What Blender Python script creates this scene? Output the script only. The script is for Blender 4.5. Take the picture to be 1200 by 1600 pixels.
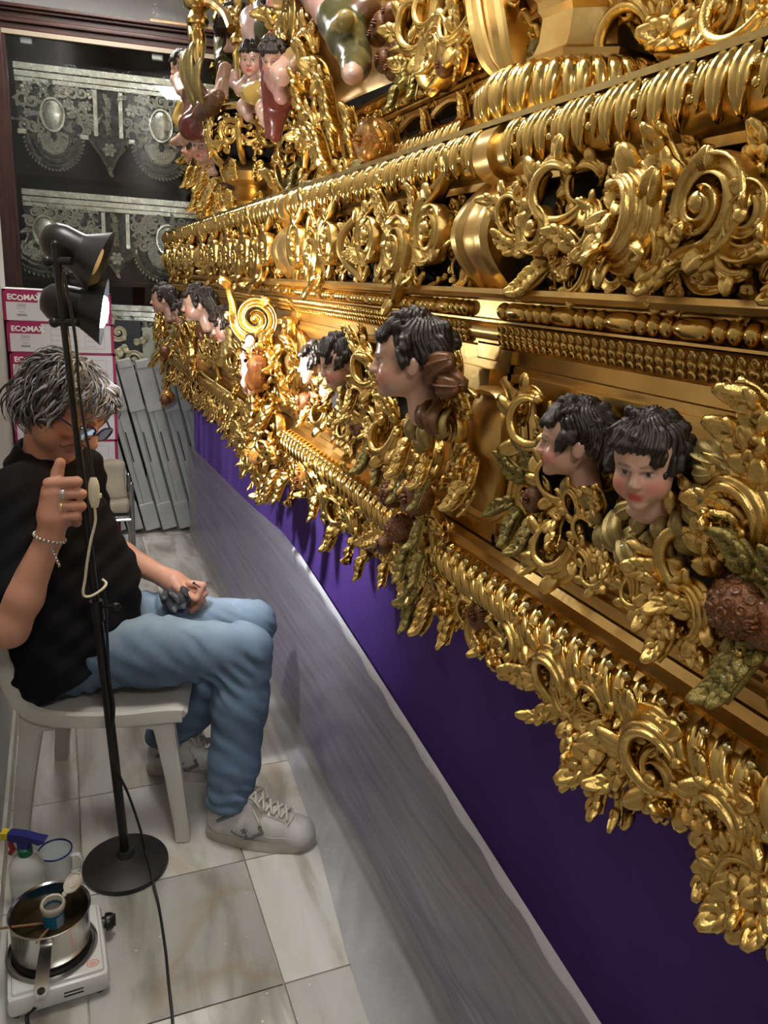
import bpy, bmesh, math, random
import numpy as np
from mathutils import Vector, Matrix, Euler

for o in list(bpy.data.objects):
    bpy.data.objects.remove(o, do_unlink=True)
SC = bpy.context.scene
COL = SC.collection
rnd = random.Random(7)

# ------------------------------------------------------------------ camera
YAW, PIT, ROL, FPX, CAMH = math.radians(23.2), math.radians(16.2), math.radians(3.46), 1200.0, 1.48
_f = np.array([math.sin(YAW)*math.cos(PIT), math.cos(YAW)*math.cos(PIT), -math.sin(PIT)])
_r0 = np.array([math.cos(YAW), -math.sin(YAW), 0.0]); _u0 = np.cross(_r0, _f)
RT = _r0*math.cos(ROL)+_u0*math.sin(ROL); UP = -_r0*math.sin(ROL)+_u0*math.cos(ROL); FW = _f
CPOS = np.array([0.0, 0.0, CAMH])
cam = bpy.data.objects.new('camera', bpy.data.cameras.new('camera')); COL.objects.link(cam)
cam.data.sensor_fit = 'AUTO'; cam.data.sensor_width = 36.0; cam.data.lens = FPX/1600*36.0
cam.data.clip_start = 0.02
cam.matrix_world = Matrix(((RT[0], UP[0], -FW[0], 0), (RT[1], UP[1], -FW[1], 0), (RT[2], UP[2], -FW[2], CAMH), (0, 0, 0, 1)))
SC.camera = cam

# ------------------------------------------------------------------ world, lights, exposure
w = bpy.data.worlds.new('world'); SC.world = w; w.use_nodes = True
w.node_tree.nodes['Background'].inputs[0].default_value = (0.8, 0.85, 0.95, 1)
w.node_tree.nodes['Background'].inputs[1].default_value = 0.15
SC.view_settings.view_transform = 'Standard'; SC.view_settings.look = 'None'
SC.view_settings.gamma = 1.0; SC.view_settings.use_curve_mapping = False
SC.view_settings.exposure = 0.28
CEIL_POWER = 26.0          # emission of the ceiling light panels
LAMP_POWER = 70.0         # the reflector bulb on the stand

def ray(px, py):
    return FW + RT*(px-600)/FPX - UP*(py-800)/FPX
def onx(px, py, X): d = ray(px, py); return CPOS + d*(X/d[0])
def ony(px, py, Y): d = ray(px, py); return CPOS + d*(Y/d[1])
def onz(px, py, Z=0.0): d = ray(px, py); return CPOS + d*((Z-CAMH)/d[2])

# ------------------------------------------------------------------ materials
MATS = {}
def mat(name, col, metal=0.0, rough=0.5, col2=None, cscale=8.0, cdetail=3.0, clo=0.4, chi=0.65, bump=0.0, bscale=40.0,
        bdist=0.004, coat=0.0, sheen=0.0, trans=0.0, ior=1.45, alpha=1.0, emit=None, estr=0.0, rough2=None, attr=None, sss=0.0, spec=None,
        cstretch=None, bstretch=None, sheen_tint=None, coords='Object'):
    if name in MATS: return MATS[name]
    m = bpy.data.materials.new(name); m.use_nodes = True
    nt = m.node_tree; N = nt.nodes; L = nt.links
    b = N['Principled BSDF']
    b.inputs['Base Color'].default_value = (*col, 1); b.inputs['Metallic'].default_value = metal
    b.inputs['Roughness'].default_value = rough; b.inputs['IOR'].default_value = ior
    b.inputs['Alpha'].default_value = alpha
    if coat: b.inputs['Coat Weight'].default_value = coat; b.inputs['Coat Roughness'].default_value = 0.12
    if sheen:
        b.inputs['Sheen Weight'].default_value = sheen; b.inputs['Sheen Roughness'].default_value = 0.4
        if sheen_tint: b.inputs['Sheen Tint'].default_value = (*sheen_tint, 1)
    if trans: b.inputs['Transmission Weight'].default_value = trans
    if sss: b.inputs['Subsurface Weight'].default_value = sss; b.inputs['Subsurface Radius'].default_value = (0.012, 0.005, 0.003); b.inputs['Subsurface Scale'].default_value = 0.6
    if spec is not None: b.inputs['Specular IOR Level'].default_value = spec
    if emit: b.inputs['Emission Color'].default_value = (*emit, 1); b.inputs['Emission Strength'].default_value = estr
    tc = N.new('ShaderNodeTexCoord')
    def vec(st):
        if not st: return tc.outputs[coords]
        mp = N.new('ShaderNodeMapping'); mp.inputs['Scale'].default_value = st
        L.new(tc.outputs[coords], mp.inputs['Vector']); return mp.outputs['Vector']
    base = None
    if attr:
        a = N.new('ShaderNodeAttribute'); a.attribute_name = attr; base = a.outputs['Color']
        L.new(base, b.inputs['Base Color'])
    if col2 is not None or rough2 is not None:
        n = N.new('ShaderNodeTexNoise'); n.inputs['Scale'].default_value = cscale; n.inputs['Detail'].default_value = cdetail
        L.new(vec(cstretch), n.inputs['Vector'])
        r = N.new('ShaderNodeMapRange'); r.inputs[1].default_value = clo; r.inputs[2].default_value = chi
        L.new(n.outputs['Fac'], r.inputs[0])
        if col2 is not None:
            mx = N.new('ShaderNodeMix'); mx.data_type = 'RGBA'
            mx.inputs[6].default_value = (*col, 1); mx.inputs[7].default_value = (*col2, 1)
            L.new(r.outputs[0], mx.inputs[0]); L.new(mx.outputs[2], b.inputs['Base Color'])
        if rough2 is not None:
            r2 = N.new('ShaderNodeMapRange'); r2.inputs[3].default_value = rough; r2.inputs[4].default_value = rough2
            L.new(r.outputs[0], r2.inputs[0]); L.new(r2.outputs[0], b.inputs['Roughness'])
    if bump:
        n = N.new('ShaderNodeTexNoise'); n.inputs['Scale'].default_value = bscale; n.inputs['Detail'].default_value = 3
        L.new(vec(bstretch), n.inputs['Vector'])
        bp = N.new('ShaderNodeBump'); bp.inputs['Strength'].default_value = bump; bp.inputs['Distance'].default_value = bdist
        L.new(n.outputs['Fac'], bp.inputs['Height']); L.new(bp.outputs[0], b.inputs['Normal'])
    MATS[name] = m
    return m

GOLD = mat('gold_leaf', (0.76, 0.52, 0.17), 1.0, 0.17, col2=(0.56, 0.34, 0.085), cscale=9, clo=0.48, chi=0.78, rough2=0.30, bump=0.25, bscale=60, bdist=0.003, coords='Object')
GOLDFLAT = mat('gold_burnished', (0.72, 0.49, 0.175), 1.0, 0.31, col2=(0.60, 0.36, 0.10), cscale=14, clo=0.45, chi=0.8, rough2=0.42, bump=0.18, bscale=90, bdist=0.002)
GOLDPALE = mat('gold_pale', (0.76, 0.63, 0.32), 1.0, 0.22, col2=(0.62, 0.44, 0.14), cscale=12, rough2=0.34, bump=0.2, bscale=70, bdist=0.002)
BROWNGLAZE = mat('brown_glazed_gilding', (0.12, 0.038, 0.010), 0.3, 0.24, col2=(0.25, 0.095, 0.022), cscale=22, bump=0.35, bscale=80, bdist=0.004, coat=0.4)
APPLE = mat('apple_glaze', (0.42, 0.13, 0.03), 0.35, 0.2, col2=(0.55, 0.33, 0.06), cscale=18, coat=0.5)
GREENGLAZE = mat('green_glazed_gilding', (0.19, 0.16, 0.035), 0.55, 0.26, col2=(0.42, 0.30, 0.08), cscale=30, bump=0.3, bscale=70, coat=0.3)
OLIVE = mat('olive_glazed_feather', (0.28, 0.21, 0.06), 0.6, 0.28, col2=(0.5, 0.36, 0.13), cscale=40, bump=0.3, bscale=120, bdist=0.002, coat=0.25)
WINGBROWN = mat('brown_feather', (0.11, 0.038, 0.012), 0.2, 0.28, col2=(0.22, 0.09, 0.028), cscale=40, bump=0.3, bscale=120, bdist=0.002, coat=0.3)
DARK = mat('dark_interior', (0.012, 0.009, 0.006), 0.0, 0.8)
CHERUB = mat('painted_flesh', (0.62, 0.36, 0.25), 0.0, 0.3, attr='Col', coat=0.25)
DKHAIR = mat('painted_dark_hair', (0.010, 0.006, 0.004), 0.0, 0.34, col2=(0.030, 0.015, 0.008), cscale=30, bump=0.3, bscale=60, bdist=0.003, coat=0.15, bstretch=(1, 1, .35))
SILVER = mat('silver_repousse', (0.86, 0.83, 0.74), 1.0, 0.24, col2=(0.55, 0.51, 0.41), cscale=20, rough2=0.4, bump=0.3, bscale=90, bdist=0.003)
# ------------------------------------------------------------------ mesh helpers
def mesh_np(name, V, F, smooth=True, mats=None, midx=None, col=None):
    """V (n,3); F list of index tuples or an (m,k) array, or list of arrays."""
    me = bpy.data.meshes.new(name)
    V = np.asarray(V, dtype=np.float32)
    arrs = F if isinstance(F, list) and len(F) and isinstance(F[0], np.ndarray) and F[0].ndim == 2 else None
    if arrs is None:
        if isinstance(F, np.ndarray): arrs = [F]
        else:
            by = {}
            for f in F: by.setdefault(len(f), []).append(f)
            arrs = [np.array(v, dtype=np.int32) for v in by.values()]
    me.vertices.add(len(V)); me.vertices.foreach_set('co', V.ravel())
    loops = np.concatenate([a.ravel() for a in arrs]).astype(np.int32)
    sizes = np.concatenate([np.full(len(a), a.shape[1], dtype=np.int32) for a in arrs])
    starts = np.concatenate([[0], np.cumsum(sizes)[:-1]]).astype(np.int32)
    me.loops.add(len(loops)); me.loops.foreach_set('vertex_index', loops)
    me.polygons.add(len(sizes)); me.polygons.foreach_set('loop_start', starts)
    me.polygons.foreach_set('use_smooth', np.full(len(sizes), smooth, dtype=bool))
    if midx is not None: me.polygons.foreach_set('material_index', np.asarray(midx, dtype=np.int32))
    me.update(calc_edges=True); me.validate()
    if mats:
        for m in (mats if isinstance(mats, (list, tuple)) else [mats]): me.materials.append(m)
    if col is not None:
        a = me.color_attributes.new('Col', 'FLOAT_COLOR', 'POINT')
        c = np.ones((len(V), 4), dtype=np.float32); c[:, :3] = col
        a.data.foreach_set('color', c.ravel())
    return me

class MB:
    """collects shapes into one mesh"""
    def __init__(s): s.V = []; s.F = []; s.n = 0
    def add(s, V, F, M=None):
        V = np.asarray(V, dtype=float)
        if M is not None:
            A = np.array(M); V = V @ A[:3, :3].T + A[:3, 3]
        s.V.append(V); off = s.n
        s.F += [tuple(int(i)+off for i in f) for f in F]; s.n += len(V)
        return s
    def box(s, lo, hi, M=None, bev=0.0):
        x0, y0, z0 = lo; x1, y1, z1 = hi
        if bev <= 0:
            V = [(x0,y0,z0),(x1,y0,z0),(x1,y1,z0),(x0,y1,z0),(x0,y0,z1),(x1,y0,z1),(x1,y1,z1),(x0,y1,z1)]
            return s.add(V, [(0,3,2,1),(4,5,6,7),(0,1,5,4),(1,2,6,5),(2,3,7,6),(3,0,4,7)], M)
        bm = bmesh.new()
        bmesh.ops.create_cube(bm, size=1.0)
        for v in bm.verts: v.co = Vector(((v.co.x+.5)*(x1-x0)+x0, (v.co.y+.5)*(y1-y0)+y0, (v.co.z+.5)*(z1-z0)+z0))
        bmesh.ops.bevel(bm, geom=bm.edges[:], offset=bev, segments=2, profile=0.5, affect='EDGES')
        return s.bm(bm, M)
    def bm(s, bm, M=None):
        bm.verts.ensure_lookup_table()
        for i, v in enumerate(bm.verts): v.index = i
        V = [tuple(v.co) for v in bm.verts]; F = [tuple(v.index for v in f.verts) for f in bm.faces]
        bm.free(); return s.add(V, F, M)
    def lathe(s, prof, n=24, M=None, a0=0.0, a1=2*math.pi, close=True):
        """profile of (r,z) about Z"""
        full = abs(a1-a0-2*math.pi) < 1e-6
        k = n if full else n+1
        V = []; F = []
        for j in range(k):
            a = a0+(a1-a0)*j/n
            for r, z in prof: V.append((r*math.cos(a), r*math.sin(a), z))
        m = len(prof)
        for j in range(n):
            j2 = (j+1) % k
            for i in range(m-1):
                F.append((j*m+i, j2*m+i, j2*m+i+1, j*m+i+1))
        return s.add(V, F, M)
    def tube(s, pts, r, n=8, caps=True, flat=None):
        """tube along points, r scalar or list"""
        P = np.asarray(pts, float); k = len(P)
        R = np.full(k, r) if np.isscalar(r) else np.asarray(r, float)
        T = np.gradient(P, axis=0); T /= np.linalg.norm(T, axis=1)[:, None]+1e-12
        a = np.array([0, 0, 1.0]) if abs(T[0][2]) < .9 else np.array([1.0, 0, 0])
        U = np.cross(T[0], a); U /= np.linalg.norm(U)
        V = []
        for i in range(k):
            U = U - T[i]*(U@T[i]); U /= np.linalg.norm(U)+1e-12
            W = np.cross(T[i], U)
            for j in range(n):
                t = 2*math.pi*j/n
                V.append(P[i]+R[i]*(math.cos(t)*U+math.sin(t)*W))
        F = [(i*n+j, i*n+(j+1) % n, (i+1)*n+(j+1) % n, (i+1)*n+j) for i in range(k-1) for j in range(n)]
        if caps:
            F.append(tuple(range(n))[::-1]); F.append(tuple((k-1)*n+j for j in range(n)))
        return s.add(V, F)
    def sphere(s, c, r, nu=14, nv=9, M=None):
        r = (r, r, r) if np.isscalar(r) else r
        V = [(c[0], c[1], c[2]-r[2])]; F = []
        for i in range(1, nv):
            p = math.pi*i/nv
            for j in range(nu):
                a = 2*math.pi*j/nu
                V.append((c[0]+r[0]*math.sin(p)*math.cos(a), c[1]+r[1]*math.sin(p)*math.sin(a), c[2]-r[2]*math.cos(p)))
        V.append((c[0], c[1], c[2]+r[2])); t = len(V)-1
        for j in range(nu):
            F.append((0, 1+(j+1) % nu, 1+j)); F.append((t, t-nu+j, t-nu+(j+1) % nu))
        for i in range(nv-2):
            for j in range(nu):
                a = 1+i*nu+j; b = 1+i*nu+(j+1) % nu
                F.append((a, b, b+nu, a+nu))
        return s.add(V, F, M)
    def prism(s, poly, z0, z1, M=None):
        n = len(poly)
        V = [(x, y, z0) for x, y in poly]+[(x, y, z1) for x, y in poly]
        F = [tuple(range(n))[::-1], tuple(range(n, 2*n))]+[(i, (i+1) % n, n+(i+1) % n, n+i) for i in range(n)]
        return s.add(V, F, M)
    def sweep(s, P, S, N, W, H, sec, thick=0.0, M=None):
        """ribbon: P points, S side dirs, N normals (k,3); W half widths, H heights (k); sec [(t,h)] across; closed underside at -thick"""
        P, S, N = np.asarray(P, float), np.asarray(S, float), np.asarray(N, float)
        k = len(P); W = np.broadcast_to(np.asarray(W, float), (k,)); H = np.broadcast_to(np.asarray(H, float), (k,))
        T = np.array([a for a, _ in sec]); m = len(T)
        V = []
        for i in range(k):
            hh = np.array([h for _, h in sec]) if not callable(sec) else None
            top = P[i]+S[i]*(T*W[i])[:, None]+N[i]*(hh*H[i])[:, None]
            V.append(top)
            V.append(np.array([P[i]-S[i]*W[i]*.92-N[i]*thick, P[i]+S[i]*W[i]*.92-N[i]*thick]))
        V = np.concatenate(V); st = m+2
        F = []
        for i in range(k-1):
            a, b = i*st, (i+1)*st
            for j in range(m-1): F.append((a+j, a+j+1, b+j+1, b+j))
            F.append((a+m-1, a+m+1, b+m+1, b+m-1)); F.append((a+m+1, a+m, b+m, b+m+1)); F.append((a+m, a, b, b+m))
        F.append(tuple(range(m))[::-1]+(m, m+1)); o = (k-1)*st; F.append(tuple(o+j for j in range(m))+(o+m+1, o+m))
        return s.add(V, F, M)
    def sweep2(s, P, S, N, W, H, sec):
        """closed cross-section [(t,h)] carried along a path"""
        P, S, N = np.asarray(P, float), np.asarray(S, float), np.asarray(N, float); k = len(P)
        W = np.broadcast_to(np.asarray(W, float), (k,)); H = np.broadcast_to(np.asarray(H, float), (k,)); T = np.array(sec); m = len(T)
        V = np.concatenate([P[i]+S[i]*(T[:, 0]*W[i])[:, None]+N[i]*(T[:, 1]*H[i])[:, None] for i in range(k)])
        F = [(i*m+j, i*m+(j+1) % m, (i+1)*m+(j+1) % m, (i+1)*m+j) for i in range(k-1) for j in range(m)]
        F += [tuple(range(m))[::-1], tuple((k-1)*m+j for j in range(m))]
        return s.add(V, F)
    def mesh(s, name, m=None, smooth=True):
        me = mesh_np(name, np.concatenate(s.V), s.F, smooth, m)
        return me

def smooth_by_angle(me, ang=35):
    """sharp edges above the angle so flat faces stay crisp"""
    bm = bmesh.new(); bm.from_mesh(me)
    bmesh.ops.recalc_face_normals(bm, faces=bm.faces)
    for e in bm.edges:
        e.smooth = not (len(e.link_faces) == 2 and e.calc_face_angle(0) > math.radians(ang))
    for f in bm.faces: f.smooth = True
    bm.to_mesh(me); bm.free(); return me

def tag(o, label=None, cat=None, group=None, kind=None):
    if label: o['label'] = label
    if cat: o['category'] = cat
    if group: o['group'] = group
    if kind: o['kind'] = kind
    return o
def put(name, me, parent=None, M=None, **k):
    """link an object with mesh data; M is its world matrix when the parent sits at the identity, or local matrix"""
    o = bpy.data.objects.new(name, me); COL.objects.link(o)
    if parent is not None: o.parent = parent
    if M is not None: o.matrix_local = M
    return tag(o, **k)
def build(name, mb, m, parent=None, smooth=True, ang=35, M=None, **k):
    me = mb.mesh(name, m, smooth)
    if smooth and ang: smooth_by_angle(me, ang)
    return put(name, me, parent, M, **k)
def empty(name, loc=(0, 0, 0), rot=(0, 0, 0), **k):
    o = bpy.data.objects.new(name, None); COL.objects.link(o); o.location = loc; o.rotation_euler = rot
    o.empty_display_size = 0.05
    return tag(o, **k)
def struct(name, mb, m, parent=None, smooth=False, **k):
    o = build(name, mb, m, parent, smooth, 30 if smooth else None, **k)
    if parent is None: o['kind'] = 'structure'
    return o
def frameM(o, x, y, z, sc=1.0):
    """matrix from origin and three axes"""
    s = (sc, sc, sc) if np.isscalar(sc) else sc
    return Matrix(((x[0]*s[0], y[0]*s[1], z[0]*s[2], o[0]), (x[1]*s[0], y[1]*s[1], z[1]*s[2], o[1]), (x[2]*s[0], y[2]*s[1], z[2]*s[2], o[2]), (0, 0, 0, 1)))
def unit(v): v = np.asarray(v, float); return v/np.linalg.norm(v)
def cr(P, n=8):
    """Catmull-Rom through points"""
    P = np.asarray(P, float); Q = np.vstack([2*P[0]-P[1], P, 2*P[-1]-P[-2]]); out = []
    for i in range(1, len(Q)-2):
        for t in np.linspace(0, 1, n, endpoint=False):
            a, b, c, d = Q[i-1], Q[i], Q[i+1], Q[i+2]
            out.append(.5*((2*b)+(-a+c)*t+(2*a-5*b+4*c-d)*t*t+(-a+3*b-3*c+d)*t**3))
    out.append(P[-1]); return np.array(out)

# ------------------------------------------------------------------ soft bodies: smooth union of capsules and ellipsoids, meshed with surface nets
class SDF:
    def __init__(s, h, lo, hi):
        s.h = h; s.lo = np.array(lo, float); n = np.ceil((np.array(hi)-s.lo)/h).astype(int)+1
        s.n = n; s.D = np.full(n, 0.5, dtype=np.float32)
    def _sub(s, lo, hi):
        a = np.clip(np.floor((np.array(lo)-s.lo)/s.h).astype(int), 0, s.n-1); b = np.clip(np.ceil((np.array(hi)-s.lo)/s.h).astype(int)+1, 1, s.n)
        if np.any(b <= a): return None, None
        g = [((np.arange(a[i], b[i])*s.h)+s.lo[i]).astype(np.float32) for i in range(3)]
        return tuple(slice(a[i], b[i]) for i in range(3)), np.meshgrid(*g, indexing='ij', sparse=True)
    def _mix(s, sl, d, k, op):
        A = s.D[sl]
        if op == 'add':
            if k <= 0: s.D[sl] = np.minimum(A, d); return
            q = np.maximum(k-np.abs(A-d), 0)/k
            s.D[sl] = np.minimum(A, d)-q*q*k*.25
        else:
            d = -d
            if k <= 0: s.D[sl] = np.maximum(A, d); return
            q = np.maximum(k-np.abs(A-d), 0)/k
            s.D[sl] = np.maximum(A, d)+q*q*k*.25
    def cap(s, a, b, ra, rb=None, k=0.01, op='add', flat=None):
        rb = ra if rb is None else rb
        a = np.asarray(a, float); b = np.asarray(b, float); m = max(ra, rb)+k+3*s.h+.015
        sl, g = s._sub(np.minimum(a, b)-m, np.maximum(a, b)+m)
        if sl is None: return s
        ab = b-a; L2 = float(ab@ab)+1e-12
        X, Y, Z = g[0]-np.float32(a[0]), g[1]-np.float32(a[1]), g[2]-np.float32(a[2])
        t = np.clip((X*ab[0]+Y*ab[1]+Z*ab[2])/L2, 0, 1).astype(np.float32)
        d = np.sqrt((X-t*ab[0])**2+(Y-t*ab[1])**2+(Z-t*ab[2])**2)-(ra+(rb-ra)*t)
        s._mix(sl, d.astype(np.float32), k, op); return s
    def ell(s, c, r, R=None, k=0.01, op='add'):
        c = np.asarray(c, float); r = np.asarray((r, r, r) if np.isscalar(r) else r, float); m = r.max()+k+3*s.h+.015
        sl, g = s._sub(c-m, c+m)
        if sl is None: return s
        X, Y, Z = g[0]-c[0], g[1]-c[1], g[2]-c[2]
        if R is not None:  # columns of R are the local axes
            R = np.asarray(R); X, Y, Z = (X*R[0, i]+Y*R[1, i]+Z*R[2, i] for i in range(3))
        k0 = np.sqrt((X/r[0])**2+(Y/r[1])**2+(Z/r[2])**2); k1 = np.sqrt((X/r[0]**2)**2+(Y/r[1]**2)**2+(Z/r[2]**2)**2)+1e-9
        d = k0*(k0-1)/k1
        d = np.where(k0 < .2, -r.min()*(1-k0), d)
        s._mix(sl, d.astype(np.float32), k, op); return s
    def chain(s, pts, rad, k=0.01, op='add'):
        for i in range(len(pts)-1): s.cap(pts[i], pts[i+1], rad[i], rad[i+1], k, op)
        return s
    def half(s, p, nrm, k=0.0):
        """keep the side the normal points away from"""
        sl, g = s._sub(s.lo, s.lo+s.n*s.h)
        nrm = unit(nrm); d = (g[0]-p[0])*nrm[0]+(g[1]-p[1])*nrm[1]+(g[2]-p[2])*nrm[2]
        s.D = np.maximum(s.D, d.astype(np.float32)); return s
    def disp(s, fn, band=0.03):
        idx = np.nonzero(np.abs(s.D) < band)
        P = np.stack([idx[i]*s.h+s.lo[i] for i in range(3)], 1)
        s.D[idx] += fn(P).astype(np.float32); return s
    def mesh(s):
        D = s.D; neg = D < 0
        c = np.zeros(tuple(np.array(D.shape)-1), dtype=np.uint8)
        for i in (0, 1):
            for j in (0, 1):
                for k in (0, 1):
                    c += neg[i:D.shape[0]-1+i, j:D.shape[1]-1+j, k:D.shape[2]-1+k]
        act = (c > 0) & (c < 8)
        I = np.stack(np.nonzero(act), 1); nV = len(I)
        ids = np.full(act.shape, -1, dtype=np.int32); ids[act] = np.arange(nV)
        acc = np.zeros((nV, 3)); cnt = np.zeros(nV)
        cor = [(i, j, k) for i in (0, 1) for j in (0, 1) for k in (0, 1)]
        val = {q: D[I[:, 0]+q[0], I[:, 1]+q[1], I[:, 2]+q[2]] for q in cor}
        for q in cor:
            for ax in range(3):
                if q[ax] == 0:
                    r = list(q); r[ax] = 1; r = tuple(r)
                    a, b = val[q], val[r]; x = (a < 0) != (b < 0)
                    t = np.where(x, a/np.where(x, a-b, 1), 0)
                    p = np.tile(np.array(q, float), (nV, 1)); p[:, ax] += t
                    acc += p*x[:, None]; cnt += x
        V = (I+acc/np.maximum(cnt, 1)[:, None])*s.h+s.lo
        Q = []
        for ax in range(3):
            o1, o2 = [(1, 2), (2, 0), (0, 1)][ax]
            sl0 = [slice(None)]*3; sl1 = [slice(None)]*3; sl0[ax] = slice(0, -1); sl1[ax] = slice(1, None)
            A = neg[tuple(sl0)]; B = neg[tuple(sl1)]
            E = np.stack(np.nonzero(A != B), 1)
            ok = (E[:, o1] > 0) & (E[:, o2] > 0) & (E[:, o1] < act.shape[o1]) & (E[:, o2] < act.shape[o2]); E = E[ok]
            if not len(E): continue
            fl = A[E[:, 0], E[:, 1], E[:, 2]]
            def gid(d1, d2):
                e = E.copy(); e[:, o1] -= d1; e[:, o2] -= d2; return ids[e[:, 0], e[:, 1], e[:, 2]]
            q = np.stack([gid(1, 1), gid(0, 1), gid(0, 0), gid(1, 0)], 1)
            q[~fl] = q[~fl][:, ::-1]; Q.append(q)
        return V, np.concatenate(Q).astype(np.int32)
# ================================================================== ROOM
def marble():
    m = bpy.data.materials.new('marble_tile'); m.use_nodes = True; nt = m.node_tree; N = nt.nodes; L = nt.links; b = N['Principled BSDF']
    g = N.new('ShaderNodeNewGeometry'); oi = N.new('ShaderNodeObjectInfo')
    tc = N.new('ShaderNodeTexCoord')
    off = N.new('ShaderNodeVectorMath'); off.operation = 'SCALE'; off.inputs[0].default_value = (13.1, 7.7, 4.3); L.new(oi.outputs['Random'], off.inputs['Scale'])
    ad = N.new('ShaderNodeVectorMath'); ad.operation = 'ADD'; L.new(tc.outputs['Object'], ad.inputs[0]); L.new(off.outputs[0], ad.inputs[1])
    mp = N.new('ShaderNodeMapping'); mp.inputs['Rotation'].default_value = (0, 0, 0.5); mp.inputs['Scale'].default_value = (3.2, 0.8, 1); L.new(ad.outputs[0], mp.inputs['Vector'])
    n1 = N.new('ShaderNodeTexNoise'); n1.inputs['Scale'].default_value = 2.6; n1.inputs['Detail'].default_value = 6; n1.inputs['Distortion'].default_value = 0.6; L.new(mp.outputs[0], n1.inputs['Vector'])
    r1 = N.new('ShaderNodeValToRGB'); e = r1.color_ramp.elements
    e[0].position = 0.30; e[0].color = (0.22, 0.205, 0.18, 1); e[1].position = 0.66; e[1].color = (0.64, 0.63, 0.585, 1)
    x = e.new(0.43); x.color = (0.40, 0.375, 0.325, 1); x = e.new(0.52); x.color = (0.56, 0.545, 0.50, 1)
    L.new(n1.outputs['Fac'], r1.inputs[0])
    # ochre veins
    n2 = N.new('ShaderNodeTexNoise'); n2.inputs['Scale'].default_value = 1.7; n2.inputs['Detail'].default_value = 5; n2.inputs['Distortion'].default_value = 1.2; L.new(ad.outputs[0], n2.inputs['Vector'])
    r2 = N.new('ShaderNodeValToRGB'); e = r2.color_ramp.elements; e[0].position = 0.53; e[0].color = (0, 0, 0, 1); e[1].position = 0.60; e[1].color = (1, 1, 1, 1); x = e.new(0.64); x.color = (0.1, 0.1, 0.1, 1)
    L.new(n2.outputs['Fac'], r2.inputs[0])
    mx = N.new('ShaderNodeMix'); mx.data_type = 'RGBA'; mx.inputs[7].default_value = (0.44, 0.32, 0.16, 1)
    mu = N.new('ShaderNodeMath'); mu.operation = 'MULTIPLY'; mu.inputs[1].default_value = 0.45; L.new(r2.outputs[0], mu.inputs[0]); L.new(mu.outputs[0], mx.inputs[0]); L.new(r1.outputs[0], mx.inputs[6])
    # per tile tone
    rr = N.new('ShaderNodeMapRange'); rr.inputs[1].default_value = 0; rr.inputs[2].default_value = 2; rr.inputs[3].default_value = 0.0; rr.inputs[4].default_value = 2.0; L.new(oi.outputs['Alpha'], rr.inputs[0])
    sc = N.new('ShaderNodeVectorMath'); sc.operation = 'SCALE'; L.new(mx.outputs[2], sc.inputs[0]); L.new(rr.outputs[0], sc.inputs['Scale'])
    # speckle of plaster drops
    v = N.new('ShaderNodeTexVoronoi'); v.inputs['Scale'].default_value = 26; L.new(ad.outputs[0], v.inputs['Vector'])
    lt = N.new('ShaderNodeMath'); lt.operation = 'LESS_THAN'; lt.inputs[1].default_value = 0.065; L.new(v.outputs['Distance'], lt.inputs[0])
    m3 = N.new('ShaderNodeMix'); m3.data_type = 'RGBA'; m3.inputs[7].default_value = (0.66, 0.64, 0.58, 1); L.new(lt.outputs[0], m3.inputs[0]); L.new(sc.outputs[0], m3.inputs[6])
    L.new(m3.outputs[2], b.inputs['Base Color']); b.inputs['Roughness'].default_value = 0.32
    return m
MARBLE = marble()
GROUT = mat('grout', (0.40, 0.33, 0.24), 0, 0.9, col2=(0.6, 0.55, 0.48), cscale=30)
WALLM = mat('white_plaster', (0.62, 0.62, 0.60), 0, 0.75, col2=(0.56, 0.555, 0.54), cscale=3, bump=0.1, bscale=60)
CEILM = mat('ceiling_paint', (0.72, 0.71, 0.69), 0, 0.8)

floor = struct('floor', MB().box((-1.3, -2.4, -0.08), (3.6, 5.4, -0.010)), GROUT)
tile_me = {}
for iy in range(-4, 11):
    for ix in range(-3, 9):
        x0, y0 = -0.02+0.4*ix, 1.285+0.4*iy
        if x0+0.4 < -1.2 or x0 > 3.3 or (x0 < -0.5 and y0 < 3.4): continue
        g = 0.0018
        a0, a1, b0, b1 = -0.2+g, 0.2-g, -0.2+g, 0.2-g
        if x0 < -0.21 < x0+0.4 and y0 < 3.8: a0 = -0.209-(x0+0.2)
        key = (round(a0, 3),)
        if key not in tile_me:
            mb = MB().box((a0, b0, -0.010), (a1, b1, 0.0), bev=0.0012); tile_me[key] = mb.mesh('floor_tile', MARBLE, False)
        o = put('floor_tile', tile_me[key], floor, Matrix.Translation((x0+.2, y0+.2, 0)))
        o.color = (1, 1, 1, {(0, 0): .70, (1, 0): 1.10, (1, -1): .80, (0, -1): .95, (-1, 0): .85, (0, 1): .98, (1, 1): 1.02}.get((ix, iy), rnd.uniform(.78, 1.05)))

struct('wall_left', MB().box((-0.33, -2.4, -0.01), (-0.208, 3.9, 3.1)).box((-1.3, 3.78, -0.01), (-0.33, 3.9, 3.1)).box((-1.3, 3.9, -0.01), (-1.2, 5.4, 3.1)), WALLM)
struct('wall_back', MB().box((-1.2, 5.3, -0.01), (3.6, 5.4, 3.1)), WALLM)
struct('wall_right', MB().box((3.5, -2.4, -0.01), (3.6, 5.3, 3.1)), WALLM)
struct('wall_front', MB().box((-0.208, -2.4, -0.01), (3.5, -2.3, 3.1)), WALLM)
struct('ceiling', MB().box((-1.3, -2.4, 3.1), (3.6, 5.4, 3.2)), CEILM)
BASEB = mat('baseboard_marble', (0.60, 0.60, 0.54), 0, 0.35, col2=(0.48, 0.45, 0.36), cscale=9)
struct('baseboard_left', MB().box((-0.208, -2.3, 0.0), (-0.198, 3.9, 0.072)), BASEB)
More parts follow.
